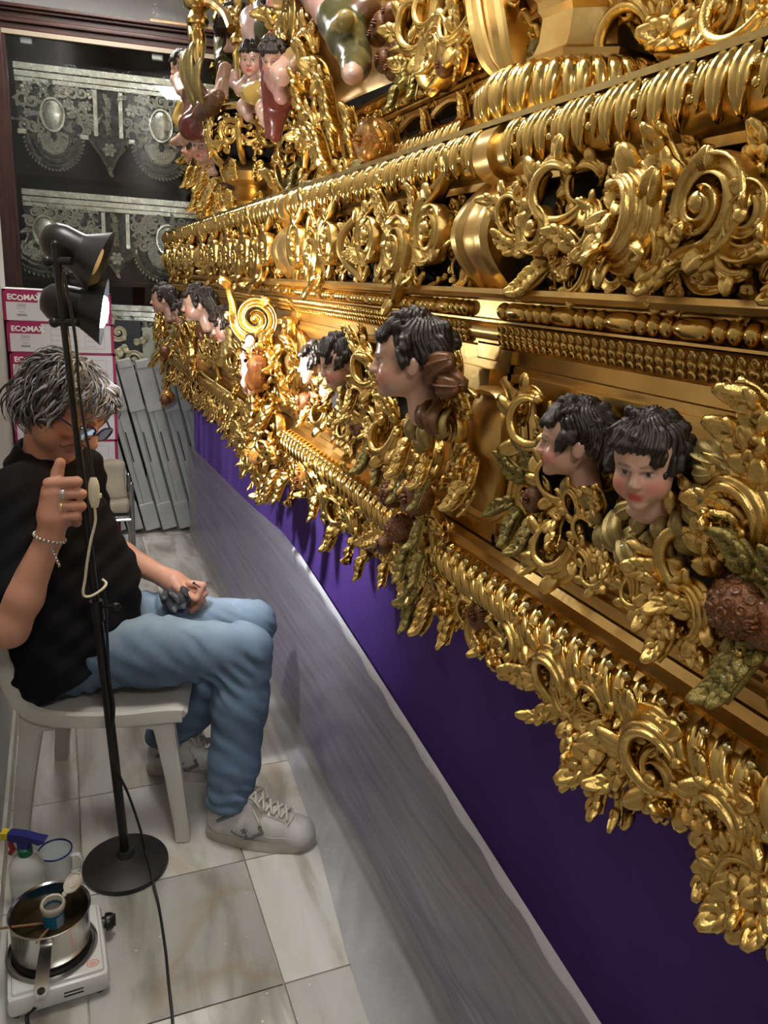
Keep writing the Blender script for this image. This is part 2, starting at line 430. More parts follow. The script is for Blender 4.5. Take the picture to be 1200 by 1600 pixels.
PANEL_E = mat('light_panel_diffuser', (1, 1, 1), emit=(1.0, 0.975, 0.94), estr=CEIL_POWER)
ALU = mat('white_metal_frame', (0.75, 0.75, 0.75), 0.2, 0.4)
for (lx, ly) in ((0.22, 1.5), (0.22, 4.2), (0.22, -1.3), (2.4, 1.5)):  # the panel behind the camera is added for reflections in the gold
    t = empty('ceiling_light', (lx, ly, 3.1), label={1.5: 'square white ceiling light panel above the seated man', 4.2: 'square white ceiling light panel above the chrome trolley', -1.3: 'square white ceiling light panel at the entrance end of the aisle'}[ly] if lx < 1 else 'square white ceiling light panel above the far side of the float', cat='ceiling light')
    if lx < 1: t['group'] = 'ceiling lights in a row above the aisle'
    mb = MB()
    for a, b in (((-.30, -.30), (.30, -.28)), ((-.30, .28), (.30, .30)), ((-.30, -.28), (-.28, .28)), ((.28, -.28), (.30, .28))): mb.box((*a, -.03), (*b, 0))
    build('frame', mb, ALU, t, False); build('diffuser', MB().box((-.28, -.28, -.022), (.28, .28, -.012)), PANEL_E, t, False)

# ------------------------------------------------------------------ ornament shapes shared by the carvings (local: u right, v up, w outward)
def path_sweep(P2, W, H, sec, z=None, thick=0.02, lobes=0, lobe_amp=0.0, side=0):
    """2D path in the plane; z lift along the path"""
    P2 = np.asarray(P2, float); k = len(P2); z = np.zeros(k) if z is None else np.asarray(z, float)
    P = np.column_stack([P2, z]); T = np.gradient(P2, axis=0); T /= np.linalg.norm(T, axis=1)[:, None]+1e-9
    S = np.column_stack([T[:, 1], -T[:, 0], np.zeros(k)]); Nn = np.tile([0, 0, 1.0], (k, 1))
    Tz = np.gradient(z)/(np.linalg.norm(np.gradient(P2, axis=0), axis=1)+1e-9)
    Nn = np.column_stack([-T[:, 0]*Tz, -T[:, 1]*Tz, np.ones(k)]); Nn /= np.linalg.norm(Nn, axis=1)[:, None]
    return P, S, Nn
SEC_RIM = [(-1, .15), (-.92, .8), (-.72, 1.0), (-.5, .62), (0, .42), (.5, .62), (.72, 1.0), (.92, .8), (1, .15)]
SEC_ROUND = [(-1, 0), (-.85, .55), (-.5, .9), (0, 1.0), (.5, .9), (.85, .55), (1, 0)]
SEC_FLUTE = [(-1, .2), (-.9, .75), (-.7, .95), (-.5, .55), (-.3, .95), (0, .6), (.3, 1.0), (.5, .6), (.7, .95), (.9, .7), (1, .2)]
def spiral(turns, r0, r1, a0, n=40, hand=1, pw=1.0):
    t = np.linspace(0, 1, n); a = a0+hand*turns*2*np.pi*t; r = r1+(r0-r1)*(1-t)**pw
    return np.column_stack([r*np.cos(a), r*np.sin(a)]), t
def lobe(mb, p0, dirv, nrm, L, wd, h, curlv=.25, n=7):
    """one pointed finger of a leaf, grooved along its middle"""
    dirv = unit(dirv); nrm = unit(nrm); sd = np.cross(dirv, nrm); t = np.linspace(0, 1, n)
    P = p0+dirv*(L*t)[:, None]+nrm*(L*(.35*np.sin(np.pi*t*.8)+curlv*t**3))[:, None]
    T = np.gradient(P, axis=0); T /= np.linalg.norm(T, axis=1)[:, None]; S = np.tile(sd, (n, 1)); Nn = np.cross(S, T)
    W = wd*np.sin(np.pi*(.28+.63*t))**.8
    mb.sweep(P, S, Nn, W, h*np.sin(np.pi*(.3+.66*t))**.5, [(-1, 0), (-.75, .8), (-.42, 1.0), (0, .45), (.42, 1.0), (.75, .8), (1, 0)], h*.35)
def volute_mesh(m, turns=1.6, sec=SEC_RIM, w=.17, h=.30, tail=True, name='scroll', leafy=True):
    P2, t = spiral(turns, .5, .06, 1.9, 40, 1, .85)
    if tail:
        a = P2[0]; q = np.array([a+np.array([.52, .42]), a+np.array([.34, .32]), a+np.array([.17, .13])]); P2 = np.vstack([q, P2]); P2 = cr(P2[[0, 1, 2]+list(range(3, len(P2), 2))], 2)
    k = len(P2); t = np.linspace(0, 1, k)
    W = w*np.minimum(1, .25+t*3)*(1-.62*t); z = .16*t**2
    mb = MB(); P, S, Nn = path_sweep(P2, W, None, sec, z)
    mb.sweep(P, S, Nn, W, h*(1-.35*t)*np.minimum(1, .4+3*t), sec, .06)
    mb.sphere((0, 0, .26), (.12, .12, .12), 10, 6)
    if leafy:
        for i, f in enumerate(np.linspace(.03, .45, 4)):
            j = int(f*k); T = unit(P[min(j+1, k-1)]-P[j]); out = S[j]*(1 if S[j][:2]@P2[j] > 0 else -1)
            lobe(mb, P[j]+np.array([0, 0, .08]), -T*.75+out*.8, Nn[j], .26-.02*i, .135, .10, .40)
    return mb.mesh(name, m)
def leaf_mesh(m, bend=0.8, lobes=4, width=.30, curl=.35, name='acanthus_leaf', n=13, amp=.34):
    """acanthus: a rib with pairs of grooved fingers, tip rolling outwards"""
    if amp == 0: return feather_mesh(m, bend, width, curl, name)
    k = 16; t = np.linspace(0, 1, k); ang = np.pi/2+bend*(t-.25)*1.2
    P2 = np.column_stack([np.cumsum(np.cos(ang)), np.cumsum(np.sin(ang))])/k; P2 -= P2[0]
    z = .20*np.sin(np.pi*t*.75)+curl*np.maximum(t-.55, 0)**1.5*1.6
    P, S, Nn = path_sweep(P2, t, None, None, z); mb = MB()
    mb.sweep(P, S, Nn, .075*(1-.6*t)+.01, .085*(1-.4*t), SEC_RIM, .03)
    for i in range(lobes):
        f = .04+.74*i/max(1, lobes-1)*.95; j = int(f*(k-1)); T = unit(P[min(j+1, k-1)]-P[j])
        L = width*1.35*math.sin(math.pi*(.30+.55*f))**.8; sp = .85-.35*f
        for q in (-1, 1): lobe(mb, P[j]-Nn[j]*.01, T*math.cos(sp)+S[j]*q*math.sin(sp), Nn[j]-S[j]*q*.25, L*.84, .185*(1-.25*f)*width/.30, .11, .42)
    lobe(mb, P[-4], unit(P[-1]-P[-4]), Nn[-4], .32, .15*width/.30, .10, .6)
    mb.sweep(P, S, Nn, width*.72*np.sin(np.pi*(.25+.62*t))**.8, .05, [(-1, -.6), (-.6, .3), (0, .6), (.6, .3), (1, -.6)], .03)
    return mb.mesh(name, m)
def feather_mesh(m, bend, width, curl, name, n=13):
    t = np.linspace(0, 1, n); ang = np.pi/2+bend*(t-.25)*1.2
    P2 = np.column_stack([np.cumsum(np.cos(ang)), np.cumsum(np.sin(ang))])/n; P2 -= P2[0]
    P, S, Nn = path_sweep(P2, t, None, None, .25*np.sin(np.pi*t*.8))
    W = width*np.sin(np.pi*(.12+.80*t))**.6; mb = MB()
    mb.sweep(P, S, Nn, W, .16*np.sin(np.pi*(.15+.75*t))**.5, [(-1, 0), (-.8, .62), (-.6, .80), (-.45, .68), (-.28, .92), (-.14, .8), (-.06, 1.15), (.06, 1.15), (.14, .8), (.28, .92), (.45, .68), (.6, .80), (.8, .62), (1, 0)], .04)
    return mb.mesh(name, m)
def hook_mesh(m, sweep=4.6, w=.26, name='curled_leaf', h=.34, r=.5):
    """broad fluted leaf curled round an open eye, fingers along its outer edge"""
    n = 30; t = np.linspace(0, 1, n); a = 3.4-sweep*t; rr = r*(1-.30*t**2)
    P2 = np.column_stack([rr*np.cos(a), rr*np.sin(a)])
    W = w*.72*np.sin(np.pi*(.10+.82*t))**.7
    z = .30*np.sin(np.pi*t)*.7+.22*t**2
    P, S, Nn = path_sweep(P2, W, None, None, z)
    tilt = .70   # the ribbon leans so that its inner edge stands proud
    S2 = S*math.cos(tilt)+Nn*math.sin(tilt); N2 = Nn*math.cos(tilt)-S*math.sin(tilt)
    mb = MB(); fl = [(-1, .0), (-.92, .7), (-.74, 1.0), (-.56, .9), (-.46, .30), (-.34, .9), (-.16, 1.0), (-.05, .85), (.05, .30), (.15, .85), (.34, 1.0), (.46, .9), (.55, .35), (.64, .9), (.80, 1.0), (.94, .7)]
    mb.sweep2(P, S2, N2, W, h*.20*np.sin(np.pi*(.1+.85*t))**.5, fl+[(1, 0)]+[(a_, -b_*.8) for a_, b_ in fl[:0:-1]])
    for i in range(5):
        j = int((.04+.80*i/4)*(n-1)); T = unit(P[min(j+1, n-1)]-P[max(j-1, 0)]); out = unit(np.array([P2[j][0], P2[j][1], 0]))
        lobe(mb, P[j]-S2[j]*W[j]*.2*(1 if S2[j]@out < 0 else -1)-Nn[j]*.04, T*.75+out*.75, Nn[j]+out*.25, (.24+.06*math.sin(math.pi*i/4))*(w/.26)**.5, .15, .10, .35)
    mb.sphere((P[-1][0], P[-1][1], P[-1][2]), (.08, .08, .10), 8, 6)
    return mb.mesh(name, m)
def ribbon_mesh(m, pts, w=.08, h=.12, sec=SEC_ROUND, name='band', taper=True, z=None):
    P2 = cr(pts, 7); k = len(P2); t = np.linspace(0, 1, k)
    W = w*(np.sin(np.pi*(.1+.82*t))**.5 if taper else np.ones(k)); zz = np.zeros(k) if z is None else np.interp(t, np.linspace(0, 1, len(z)), z)
    P, S, Nn = path_sweep(P2, W, None, None, zz)
    return MB().sweep(P, S, Nn, W, h*(W/w), sec, .03).mesh(name, m)
def flower_mesh(m, petals=6, name='rosette'):
    mb = MB()
    for i in range(petals):
        a = 2*np.pi*i/petals
        M = Matrix.Rotation(a, 4, 'Z') @ Matrix.Translation((.28, 0, .10)) @ Matrix.Rotation(-.35, 4, 'Y')
        mb.sphere((0, 0, 0), (.25, .18, .09), 10, 6, M)
    mb.sphere((0, 0, .14), (.15, .15, .13), 10, 6)
    return mb.mesh(name, m)
def fruit_mesh(m, name='fruit', nu=24):
    mb = MB(); pr = []
    for i in range(15):
        p = np.pi*i/14; r = .5*np.sin(p)*(1-.06*np.cos(p)); z = -.5*np.cos(p)*.96
        if i >= 12: z -= .05*(i-11)
        pr.append((r, z))
    mb.lathe(pr, nu)
    for i in range(6):
        a = np.pi*i/3; mb.sphere((.10*np.cos(a), .10*np.sin(a), .42), (.06, .04, .10), 6, 5)
    return mb.mesh(name, m)
def pine_mesh(m, name='pomegranate'):
    """fruit with a skin of round scales"""
    mb = MB(); mb.sphere((0, 0, 0), (.46, .46, .52), 20, 12)
    k = 70
    for i in range(k):
        z = 1-2*(i+.5)/k; r = math.sqrt(1-z*z); a = i*2.39996
        nrm = Vector((r*math.cos(a), r*math.sin(a), z)); M = Matrix.Translation((nrm.x*.45, nrm.y*.45, nrm.z*.51)) @ nrm.to_track_quat('Z', 'Y').to_matrix().to_4x4()
        mb.lathe([(.085, 0), (.08, .035), (.055, .04), (.045, .015), (.02, .03), (0, .035)], 8, M)
    return mb.mesh(name, m)
# ================================================================== BACK OF THE ROOM: showcase, boxes, boards, trolley
CYAW = math.radians(-9)
CO = np.array([-0.272, 4.86, 0.0]); CX = np.array([math.cos(CYAW), math.sin(CYAW), 0]); CY = np.array([-math.sin(CYAW), math.cos(CYAW), 0])
def oncab(px, py, depth=0.0):
    """point of the showcase (local x, z) seen at a pixel, at some depth behind its front"""
    d = ray(px, py); t = ((CO+CY*depth-CPOS)@CY)/(d@CY); p = CPOS+d*t-CO
    return float(p@CX), float(p[2])
CABM = Matrix(((CX[0], CY[0], 0, CO[0]), (CX[1], CY[1], 0, CO[1]), (0, 0, 1, 0), (0, 0, 0, 1)))
WOOD = mat('dark_mahogany', (0.030, 0.011, 0.009), 0, 0.35, col2=(0.055, 0.022, 0.016), cscale=6, cstretch=(12, 12, 1), bump=0.15, bscale=30, coat=0.2)
WOODH = mat('dark_mahogany_rail', (0.030, 0.011, 0.009), 0, 0.35, col2=(0.06, 0.024, 0.017), cscale=6, cstretch=(1, 12, 12), bump=0.15, bscale=30, coat=0.2)
STRIP = mat('pale_wood_strip', (0.30, 0.24, 0.17), 0, 0.5)
MAROON = mat('maroon_lining', (0.020, 0.0055, 0.0075), 0, 0.9)
GLASS = bpy.data.materials.new('pane_glass'); GLASS.use_nodes = True
def _glass(m, tint=(0.93, 0.95, 0.94), gl=0.10, rough=0.02):
    nt = m.node_tree; N = nt.nodes; L = nt.links; N.remove(N['Principled BSDF']); out = N['Material Output']
    tr = N.new('ShaderNodeBsdfTransparent'); tr.inputs[0].default_value = (*tint, 1); g = N.new('ShaderNodeBsdfGlossy'); g.inputs['Roughness'].default_value = rough
    fr = N.new('ShaderNodeFresnel'); fr.inputs[0].default_value = 1.45; ad = N.new('ShaderNodeMath'); ad.operation = 'ADD'; ad.inputs[1].default_value = gl; ad.use_clamp = True
    L.new(fr.outputs[0], ad.inputs[0]); mx = N.new('ShaderNodeMixShader'); L.new(ad.outputs[0], mx.inputs[0]); L.new(tr.outputs[0], mx.inputs[1]); L.new(g.outputs[0], mx.inputs[2]); L.new(mx.outputs[0], out.inputs[0])
    return mx, N, L
_glass(GLASS, gl=0.0)
FILM = bpy.data.materials.new('clear_wrap_film'); FILM.use_nodes = True
mx_, N_, L_ = _glass(FILM, (0.98, 0.98, 0.98), -0.015, 0.03)
tc_ = N_.new('ShaderNodeTexCoord'); no_ = N_.new('ShaderNodeTexNoise'); no_.inputs['Scale'].default_value = 14; no_.inputs['Detail'].default_value = 4; no_.inputs['Distortion'].default_value = 1.5
bp_ = N_.new('ShaderNodeBump'); bp_.inputs['Strength'].default_value = 1.0; bp_.inputs['Distance'].default_value = 0.02
L_.new(tc_.outputs['Object'], no_.inputs['Vector']); L_.new(no_.outputs['Fac'], bp_.inputs['Height'])
for n_ in N_:
    if n_.type == 'BSDF_GLOSSY': L_.new(bp_.outputs[0], n_.inputs['Normal'])

CW, CD = 1.26, 0.40
CH = oncab(150, 21, -.045)[1]; z_top_lo = oncab(150, 62)[1]
case = empty('display_case', (0, 0, 0), label='tall dark mahogany showcase with a glass front holding silver panels', cat='showcase'); case.matrix_world = CABM
build('back_panel', MB().box((0.02, CD-.02, 0.0), (CW-.02, CD, CH-.05)), MAROON, case, False)
build('side_panel', MB().box((0, .03, 0), (.02, CD, CH-.05)), WOOD, case, False)
build('side_panel', MB().box((CW-.02, .03, 0), (CW, CD, CH-.05)), WOOD, case, False)
stile = MB().box((0.0, -.01, 0), (.085, .03, z_top_lo), bev=.004).box((.085, .0, .1), (.10, .025, z_top_lo))
build('stile', stile, WOOD, case, False)
build('stile', MB().box((CW-.085, -.01, 0), (CW, .03, z_top_lo), bev=.004), WOOD, case, False)
top = MB()
ct = CH-z_top_lo
for a, b, d in ((0, .28, -.005), (.28, .45, -.02), (.45, .72, -.012), (.72, .85, -.03), (.85, 1.0, -.045)):
    top.box((-.01, d, z_top_lo+a*ct), (CW+.01, .03, z_top_lo+b*ct), bev=.004)
top.box((0, .03, CH-.05), (CW, CD, CH-.02))
build('cornice', top, WOODH, case, False)
build('pale_strip', MB().box((.085, -.004, z_top_lo-.022), (CW-.085, .02, z_top_lo)), STRIP, case, False)
build('bottom_rail', MB().box((.085, -.01, 0), (CW-.085, .03, .22), bev=.004), WOODH, case, False)
build('base_board', MB().box((.02, .03, .02), (CW-.02, CD-.02, .05)), MAROON, case, False)
build('glass_pane', MB().box((.095, .008, .22), (CW-.085, .013, z_top_lo-.022)), GLASS, case, False)
CLIP = mat('white_plastic', (0.7, 0.7, 0.68), 0, 0.4)
for (px, py) in ((41, 64), (246, 90)):
    x, z = oncab(px, py, .03)
    cl = build('hinge_clip', MB().box((x-.028, .018, z-.014), (x+.028, .04, z+.014), bev=.005).box((x-.004, .014, z-.010), (x+.004, .02, z+.006)), CLIP, case, False)

def shelf_z(z): return build('shelf', MB().box((.10, .06, z-.012), (CW-.10, CD-.03, z)), MAROON, case, False)
# --- silver panels: a plate with a scalloped lower edge, pierced fields and scrollwork
SV = [volute_mesh(SILVER, 1.5), leaf_mesh(SILVER, .9, 4), flower_mesh(SILVER, 6), hook_mesh(SILVER)]
for me, nm in zip(SV, ('scroll', 'acanthus_leaf', 'rosette', 'curled_leaf')): me.name = 'silver_'+nm
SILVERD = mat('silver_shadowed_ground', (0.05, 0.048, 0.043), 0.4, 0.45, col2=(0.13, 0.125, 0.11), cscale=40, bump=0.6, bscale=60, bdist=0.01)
def silver_panel(x0, x1, zt, lab, seed, lobes, zk=1.0, dep=.10):
    """lobes: list of ('round'|'point', xc, half, drop) hanging from the field's lower edge"""
    r = random.Random(seed); h = .30*zk; zb = zt-h
    t = empty('silver_panel', (0, 0, 0), label=lab, cat='panel', group='silver openwork panels in the showcase'); t.matrix_world = CABM @ Matrix.Translation((0, dep, 0))
    # ground plate, one outline
    out = [(x0, zt), (x0, zb)]
    for kind, xc, hf, dr in lobes:
        if kind == 'round':
            for i in range(15):
                a = math.pi*i/14; out.append((xc-hf*math.cos(a), zb-dr*math.sin(a)))
        else: out += [(xc-hf, zb), (xc-hf*.45, zb-dr*.45), (xc, zb-dr), (xc+hf*.45, zb-dr*.45), (xc+hf, zb)]
    out += [(x1, zb), (x1, zt)]
    Mf = Matrix(((1, 0, 0, 0), (0, 0, -1, 0), (0, 1, 0, 0), (0, 0, 0, 1)))   # (u,v,w) -> (x, -w, z)
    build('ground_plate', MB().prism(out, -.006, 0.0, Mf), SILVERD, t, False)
    fr = MB()
    fr.box((x0, -.030, zt-.03), (x1, 0, zt)).box((x0, -.022, zt-.062), (x1, 0, zt-.036)).box((x0, -.016, zt-.085), (x1, 0, zt-.066))
    build('top_moulding', fr, SILVER, t, False)
    lo = MB(); xs = x0
    for kind, xc, hf, dr in lobes:
        if xc-hf > xs: lo.box((xs, -.022, zb-.004), (xc-hf, 0, zb+.018))
        xs = xc+hf
        if kind == 'round':
            for off, rr in ((0, .011), (.030, .014), (.055, .008)):
                pts = [(xc-(hf-off)*math.cos(a), -.008, zb-(dr-off)*math.sin(a)) for a in np.linspace(0, math.pi, 20)]
                lo.tube(pts, rr, 6)
        else:
            lo.tube([(xc-hf, -.008, zb), (xc-hf*.45, -.008, zb-dr*.45), (xc, -.008, zb-dr), (xc+hf*.45, -.008, zb-dr*.45), (xc+hf, -.008, zb)], .008, 6)
    if x1 > xs: lo.box((xs, -.022, zb-.004), (x1, 0, zb+.018))
    build('lower_moulding', lo, SILVER, t)
    def orn(k, u, v, s, rot, mir=1, w=0.0):
        M = Matrix.Translation((u, -w, v)) @ Mf.to_4x4() @ Matrix.Rotation(rot, 4, 'Z') @ Matrix.Diagonal((s*mir, s, s*.75, 1))
        put(('scroll', 'acanthus_leaf', 'rosette', 'curled_leaf')[k], SV[k], t, M)
    zf0, zf1 = zb+.02, zt-.09
    # pilasters between the fields at the pointed lobes
    for kind, xc, hf, dr in lobes:
        if kind == 'point':
            build('pilaster', MB().box((xc-.075, -.014, zf0), (xc-.055, 0, zf1)).box((xc+.055, -.014, zf0), (xc+.075, 0, zf1)), SILVER, t, False)
            for q in range(3): orn(1, xc, zf0+.01+q*(zf1-zf0-.03)/3, .075, 0)
            orn(2, xc, zb-.04*zk, .075, 0, w=.004); orn(1, xc, zb-dr+.03, .05, math.pi)
        else:
            cz = (zf0+zf1)/2-.03
            md = MB(); md.lathe([(0, .020), (.045, .018), (.06, .012), (.066, .02), (.074, .02), (.08, 0)], 20, Matrix.Translation((xc, 0, cz)) @ Mf @ Matrix.Diagonal((.85, 1.15, 1, 1)))
            build('medallion', md, SILVER, t)
            for q in range(10):
                a = 2*math.pi*q/10; orn(1, xc+.075*math.cos(a), cz+.095*math.sin(a), .055, a-math.pi/2)
            for q in range(7):
                a = math.pi*(.08+.84*q/6); orn(2 if q % 2 else 0, xc-(hf-.085)*math.cos(a)*.9, zb-(dr-.085)*math.sin(a)*.9, .07, a)
            for q in range(25):
                a = math.pi*(.03+.94*q/24); orn(1, xc-(hf-.004)*math.cos(a), zb-(dr-.004)*math.sin(a), .030, math.pi/2+a)
    # scrolls fill the fields
    nx = int((x1-x0)/.048)
    for i in range(nx):
        for j in range(4):
            u = x0+.03+(x1-x0-.06)*(i+.5*(j % 2))/nx; v = zf0+.022+(zf1-zf0-.044)*j/3
            if any(k == 'point' and abs(u-xc) < .085 for k, xc, hf, dr in lobes): continue
            if any(k == 'round' and (abs(u-xc)/.085)**2+((v-(zf0+zf1)/2+.03)/.10)**2 < 1 for k, xc, hf, dr in lobes): continue
            orn(r.choice((0, 0, 3, 1, 2)), u, v, .056*r.uniform(.85, 1.25), r.uniform(0, 6.28), r.choice((1, -1)), .002)
    # wrap
    nxw, nzw = 40, 16; dlo = max(l[3] for l in lobes)
    V = []; 
    for j in range(nzw+1):
        for i in range(nxw+1):
            u = x0-.01+(x1-x0+.02)*i/nxw; v = zt+.015-(h+dlo+.03)*j/nzw
            V.append((u, -.050-.010*math.sin(i*1.9+j*1.3)-.008*math.sin(j*2.3-i*.7)-.006*r.random(), v))
    F = [(j*(nxw+1)+i, j*(nxw+1)+i+1, (j+1)*(nxw+1)+i+1, (j+1)*(nxw+1)+i) for j in range(nzw) for i in range(nxw)]
    put('wrap_film', mesh_np('wrap_film', V, F, True, FILM), t)
    return t
x_l = oncab(12, 150, .1)[0]; zt1 = oncab(60, 102, .1)[1]; zt2 = oncab(60, 297, .1)[1]; zt3 = oncab(225, 478, .1)[1]
def cxp(px, py=200): return oncab(px, py, .1)[0]
L1 = [('round', cxp(84), cxp(84)-cxp(42), .155), ('point', cxp(170), .105, .165), ('round', cxp(252), cxp(252)-cxp(210), .155)]
silver_panel(.115, 1.14, zt1, 'large plastic-wrapped silver openwork panel on the top tier of the showcase', 3, L1, 1.12)
L2 = [('round', cxp(70, 350), .19, .14), ('point', cxp(182, 380), .105, .13), ('round', cxp(262, 380), .17, .14)]
silver_panel(.115, 1.14, zt2, 'plastic-wrapped silver openwork panel on the middle tier of the showcase', 4, L2, .98)
L3 = [('round', cxp(200, 520), .17, .10), ('point', cxp(300, 520), .105, .12)]
silver_panel(.115, 1.14, zt3, 'plastic-wrapped silver openwork panel on the lower tier of the showcase', 5, L3, .9)
for z in (zt1-.53, zt2-.46, zt3-.40): shelf_z(z)
# small upright brackets that hold the panels
# dark card with a pale scroll and a pale card leaning behind the boards
card = mat('pale_card', (0.40, 0.41, 0.34), 0, 0.7, col2=(0.33, 0.34, 0.27), cscale=5)
def cabput(name, mb, m, **k):
    o = build(name, mb, m, None, False, **k); o.matrix_world = CABM; return o
a = oncab(222, 512, -.045); b_ = oncab(262, 590, -.045)
pc = empty('card_sheet', (0, 0, 0), label='pale greenish card standing upright behind the grey boards', cat='card'); pc.matrix_world = CABM
build('sheet', MB().box((a[0], -.032, 0.03), (b_[0]+.12, -.025, a[1]), bev=.001), card, pc, False)
build('edge_binding', MB().box((a[0]-.004, -.034, 0.0), (b_[0]+.124, -.023, .03)), card, pc, False)
a = oncab(172, 505, -.045); b_ = oncab(224, 580, -.045)
DKCARD = mat('dark_brocade_card', (0.02, 0.022, 0.025), 0, 0.35, coat=.3)
bc = empty('brocade_board', (0, 0, 0), label='dark board with pale leaf scrolls leaning behind the grey boards', cat='board'); bc.matrix_world = CABM
build('board', MB().box((a[0]-.05, -.032, 0.0), (b_[0]-.008, -.018, a[1]+.02), bev=.002), DKCARD, bc, False)
PALEG = mat('pale_gilt', (0.42, 0.38, 0.24), 0.6, 0.4)
pv = volute_mesh(PALEG, 1.4); pl = leaf_mesh(PALEG, .9, 3)
for (px, py, s, r_, k) in ((185, 520, .10, .5, 0), (196, 545, .12, 2.2, 1), (208, 562, .10, 3.4, 0), (184, 560, .11, .8, 1), (212, 535, .09, 5.0, 1)):
    u, v = oncab(px, py, -.05)
    put('leaf_scroll', (pv, pl)[k], bc, Matrix.Translation((u, -.033, v)) @ Matrix(((1, 0, 0, 0), (0, 0, -1, 0), (0, 1, 0, 0), (0, 0, 0, 1))) @ Matrix.Rotation(r_, 4, 'Z') @ Matrix.Diagonal((s, s, s*.15, 1)))

# --- wrapped frame lying on top of the showcase
tf = empty('wrapped_frame', (0, 0, 0), label='wooden frame wrapped in clear plastic lying on top of the showcase', cat='frame'); tf.matrix_world = CABM
fx0 = oncab(232, 18, .05)[0]; fz = CH-.02
GWOOD = mat('gilt_wood', (0.30, 0.17, 0.08), 0.2, 0.4, col2=(0.42, 0.27, 0.12), cscale=20)
build('moulding', MB().box((fx0, .035, fz), (fx0+.62, .07, fz+.035), bev=.006).box((fx0+.006, .04, fz+.035), (fx0+.614, .065, fz+.055), bev=.005).box((fx0, .36, fz), (fx0+.62, .395, fz+.05)).box((fx0, .07, fz), (fx0+.035, .36, fz+.05)).box((fx0+.585, .07, fz), (fx0+.62, .36, fz+.05)), GWOOD, tf, False)
r = random.Random(2); V = []
for j in range(15):
    for i in range(31):
        u = fx0+.02+.58*i/30; k = j/14
        V.append((u, .05+.14*k+.02*math.sin(i*1.7+j)*k, fz+.05+.24*math.sin(math.pi*min(1, k*1.15)*.62)+.03*r.random()*k))
put('wrap_film', mesh_np('wrap_film', V, [(j*31+i, j*31+i+1, (j+1)*31+i+1, (j+1)*31+i) for j in range(14) for i in range(30)], True, FILM), tf)

# ------------------------------------------------------------------ boxes
def text_mesh(s, size, m, name, bold=0.0, ext=0.0004):
    cu = bpy.data.curves.new(name, 'FONT'); cu.body = s; cu.size = size; cu.extrude = ext; cu.offset = bold; cu.resolution_u = 3
    o = bpy.data.objects.new(name, cu); COL.objects.link(o); dg = bpy.context.evaluated_depsgraph_get(); me = bpy.data.meshes.new_from_object(o.evaluated_get(dg))
    bpy.data.objects.remove(o, do_unlink=True); me.materials.clear(); me.materials.append(m); me.name = name
    return me
BOXW = mat('white_carton', (0.66, 0.65, 0.67), 0, 0.55); MAG = mat('magenta_print', (0.33, 0.012, 0.09), 0, 0.5); INK = mat('black_print', (0.02, 0.02, 0.02), 0, 0.6); WPRINT = mat('white_print', (0.85, 0.85, 0.85), 0, 0.5); GREYPRINT = mat('grey_print', (0.30, 0.28, 0.30), 0, 0.6)
eco = [text_mesh('EC', .030, WPRINT, 'lettering', .0012), text_mesh('O', .030, WPRINT, 'lettering', .0012), text_mesh('MAX', .030, WPRINT, 'lettering', .0012)]
BY = 3.60; bh = .1275; ztop = ony(2, 450, BY)[2]; nb = 11; bh = ztop/nb; bw = .418
for i in range(nb):
    z0 = i*bh; dx = (.0, .010, .016)[nb-1-i] if nb-1-i < 3 else .012+.006*math.sin(i*2.1)
    word = ('topmost', 'second from the top', 'third from the top', 'fourth from the top', 'fifth from the top', 'sixth from the top', 'fifth from the floor', 'fourth from the floor', 'third from the floor', 'second from the floor', 'lowest')[nb-1-i]
    lab = 'white and magenta ECOMAX carton, %s of its stack by the wall' % word if word else 'white and magenta ECOMAX carton low in the stack by the wall'
    t = empty('carton', (-.2055+dx*.6, BY, z0), label=lab, cat='box', group='stack of white and magenta cartons')
    build('box', MB().box((0, 0, 0), (bw, .30, bh-.0015), bev=.0015), BOXW, t, False)
    e = .0006
    mb = MB().box((-e, -e, 0), (.010, .31, bh-.002)).box((bw-.012, -e, 0), (bw+e, .31, bh-.002)).box((0, -e, bh-.010), (bw, .01, bh-.0014)).box((.010, -e, bh-.052), (.130, 0, bh-.010))
    build('magenta_band', mb, MAG, t, False)
    Mt = lambda x, z: Matrix(((1, 0, 0, x), (0, 0, -1, -.001), (0, 1, 0, z), (0, 0, 0, 1)))
    put('lettering', eco[0], t, Mt(.016, bh-.042)); put('lettering', eco[1], t, Mt(.053, bh-.045)); put('lettering', eco[2], t, Mt(.078, bh-.042))
    bc_ = MB(); q = random.Random(4); x = .050
    while x < .086:
        wd = q.choice((.0008, .0014, .002)); bc_.box((x, -e, bh-.072), (x+wd, 0, bh-.058)); x += wd+q.choice((.0009, .0015))
    bc_.box((.050, -e, bh-.079), (.084, 0, bh-.077)).box((.056, -e, bh-.092), (.080, 0, bh-.089)).box((.050, -e, bh-.108), (.086, 0, bh-.099))
    build('barcode', bc_, GREYPRINT, t, False)
    tb = MB()
    x0, x1, z0_, z1_ = .165, bw-.04, .018, bh-.030
    for zz in (z0_, z1_): tb.box((x0, -e, zz), (x1, 0, zz+.0012))
    for xx in (x0, x0+(x1-x0)*.64, x1): tb.box((xx, -e, z0_), (xx+.0012, 0, z1_))
    for kx in (0, .33, .66):
        for kz in range(3):
            xx = x0+.008+kx*(x1-x0); zz = z0_+.010+kz*.021
            tb.lathe([(.0045, 0), (.0045, .0006), (.003, .0006), (.003, 0)], 8, Matrix.Translation((xx, 0, zz)) @ Matrix.Rotation(math.pi/2, 4, 'X')); tb.box((xx+.008, -e, zz-.0008), (xx+.034, 0, zz+.0008))
    build('printed_table', tb, GREYPRINT, t, False)

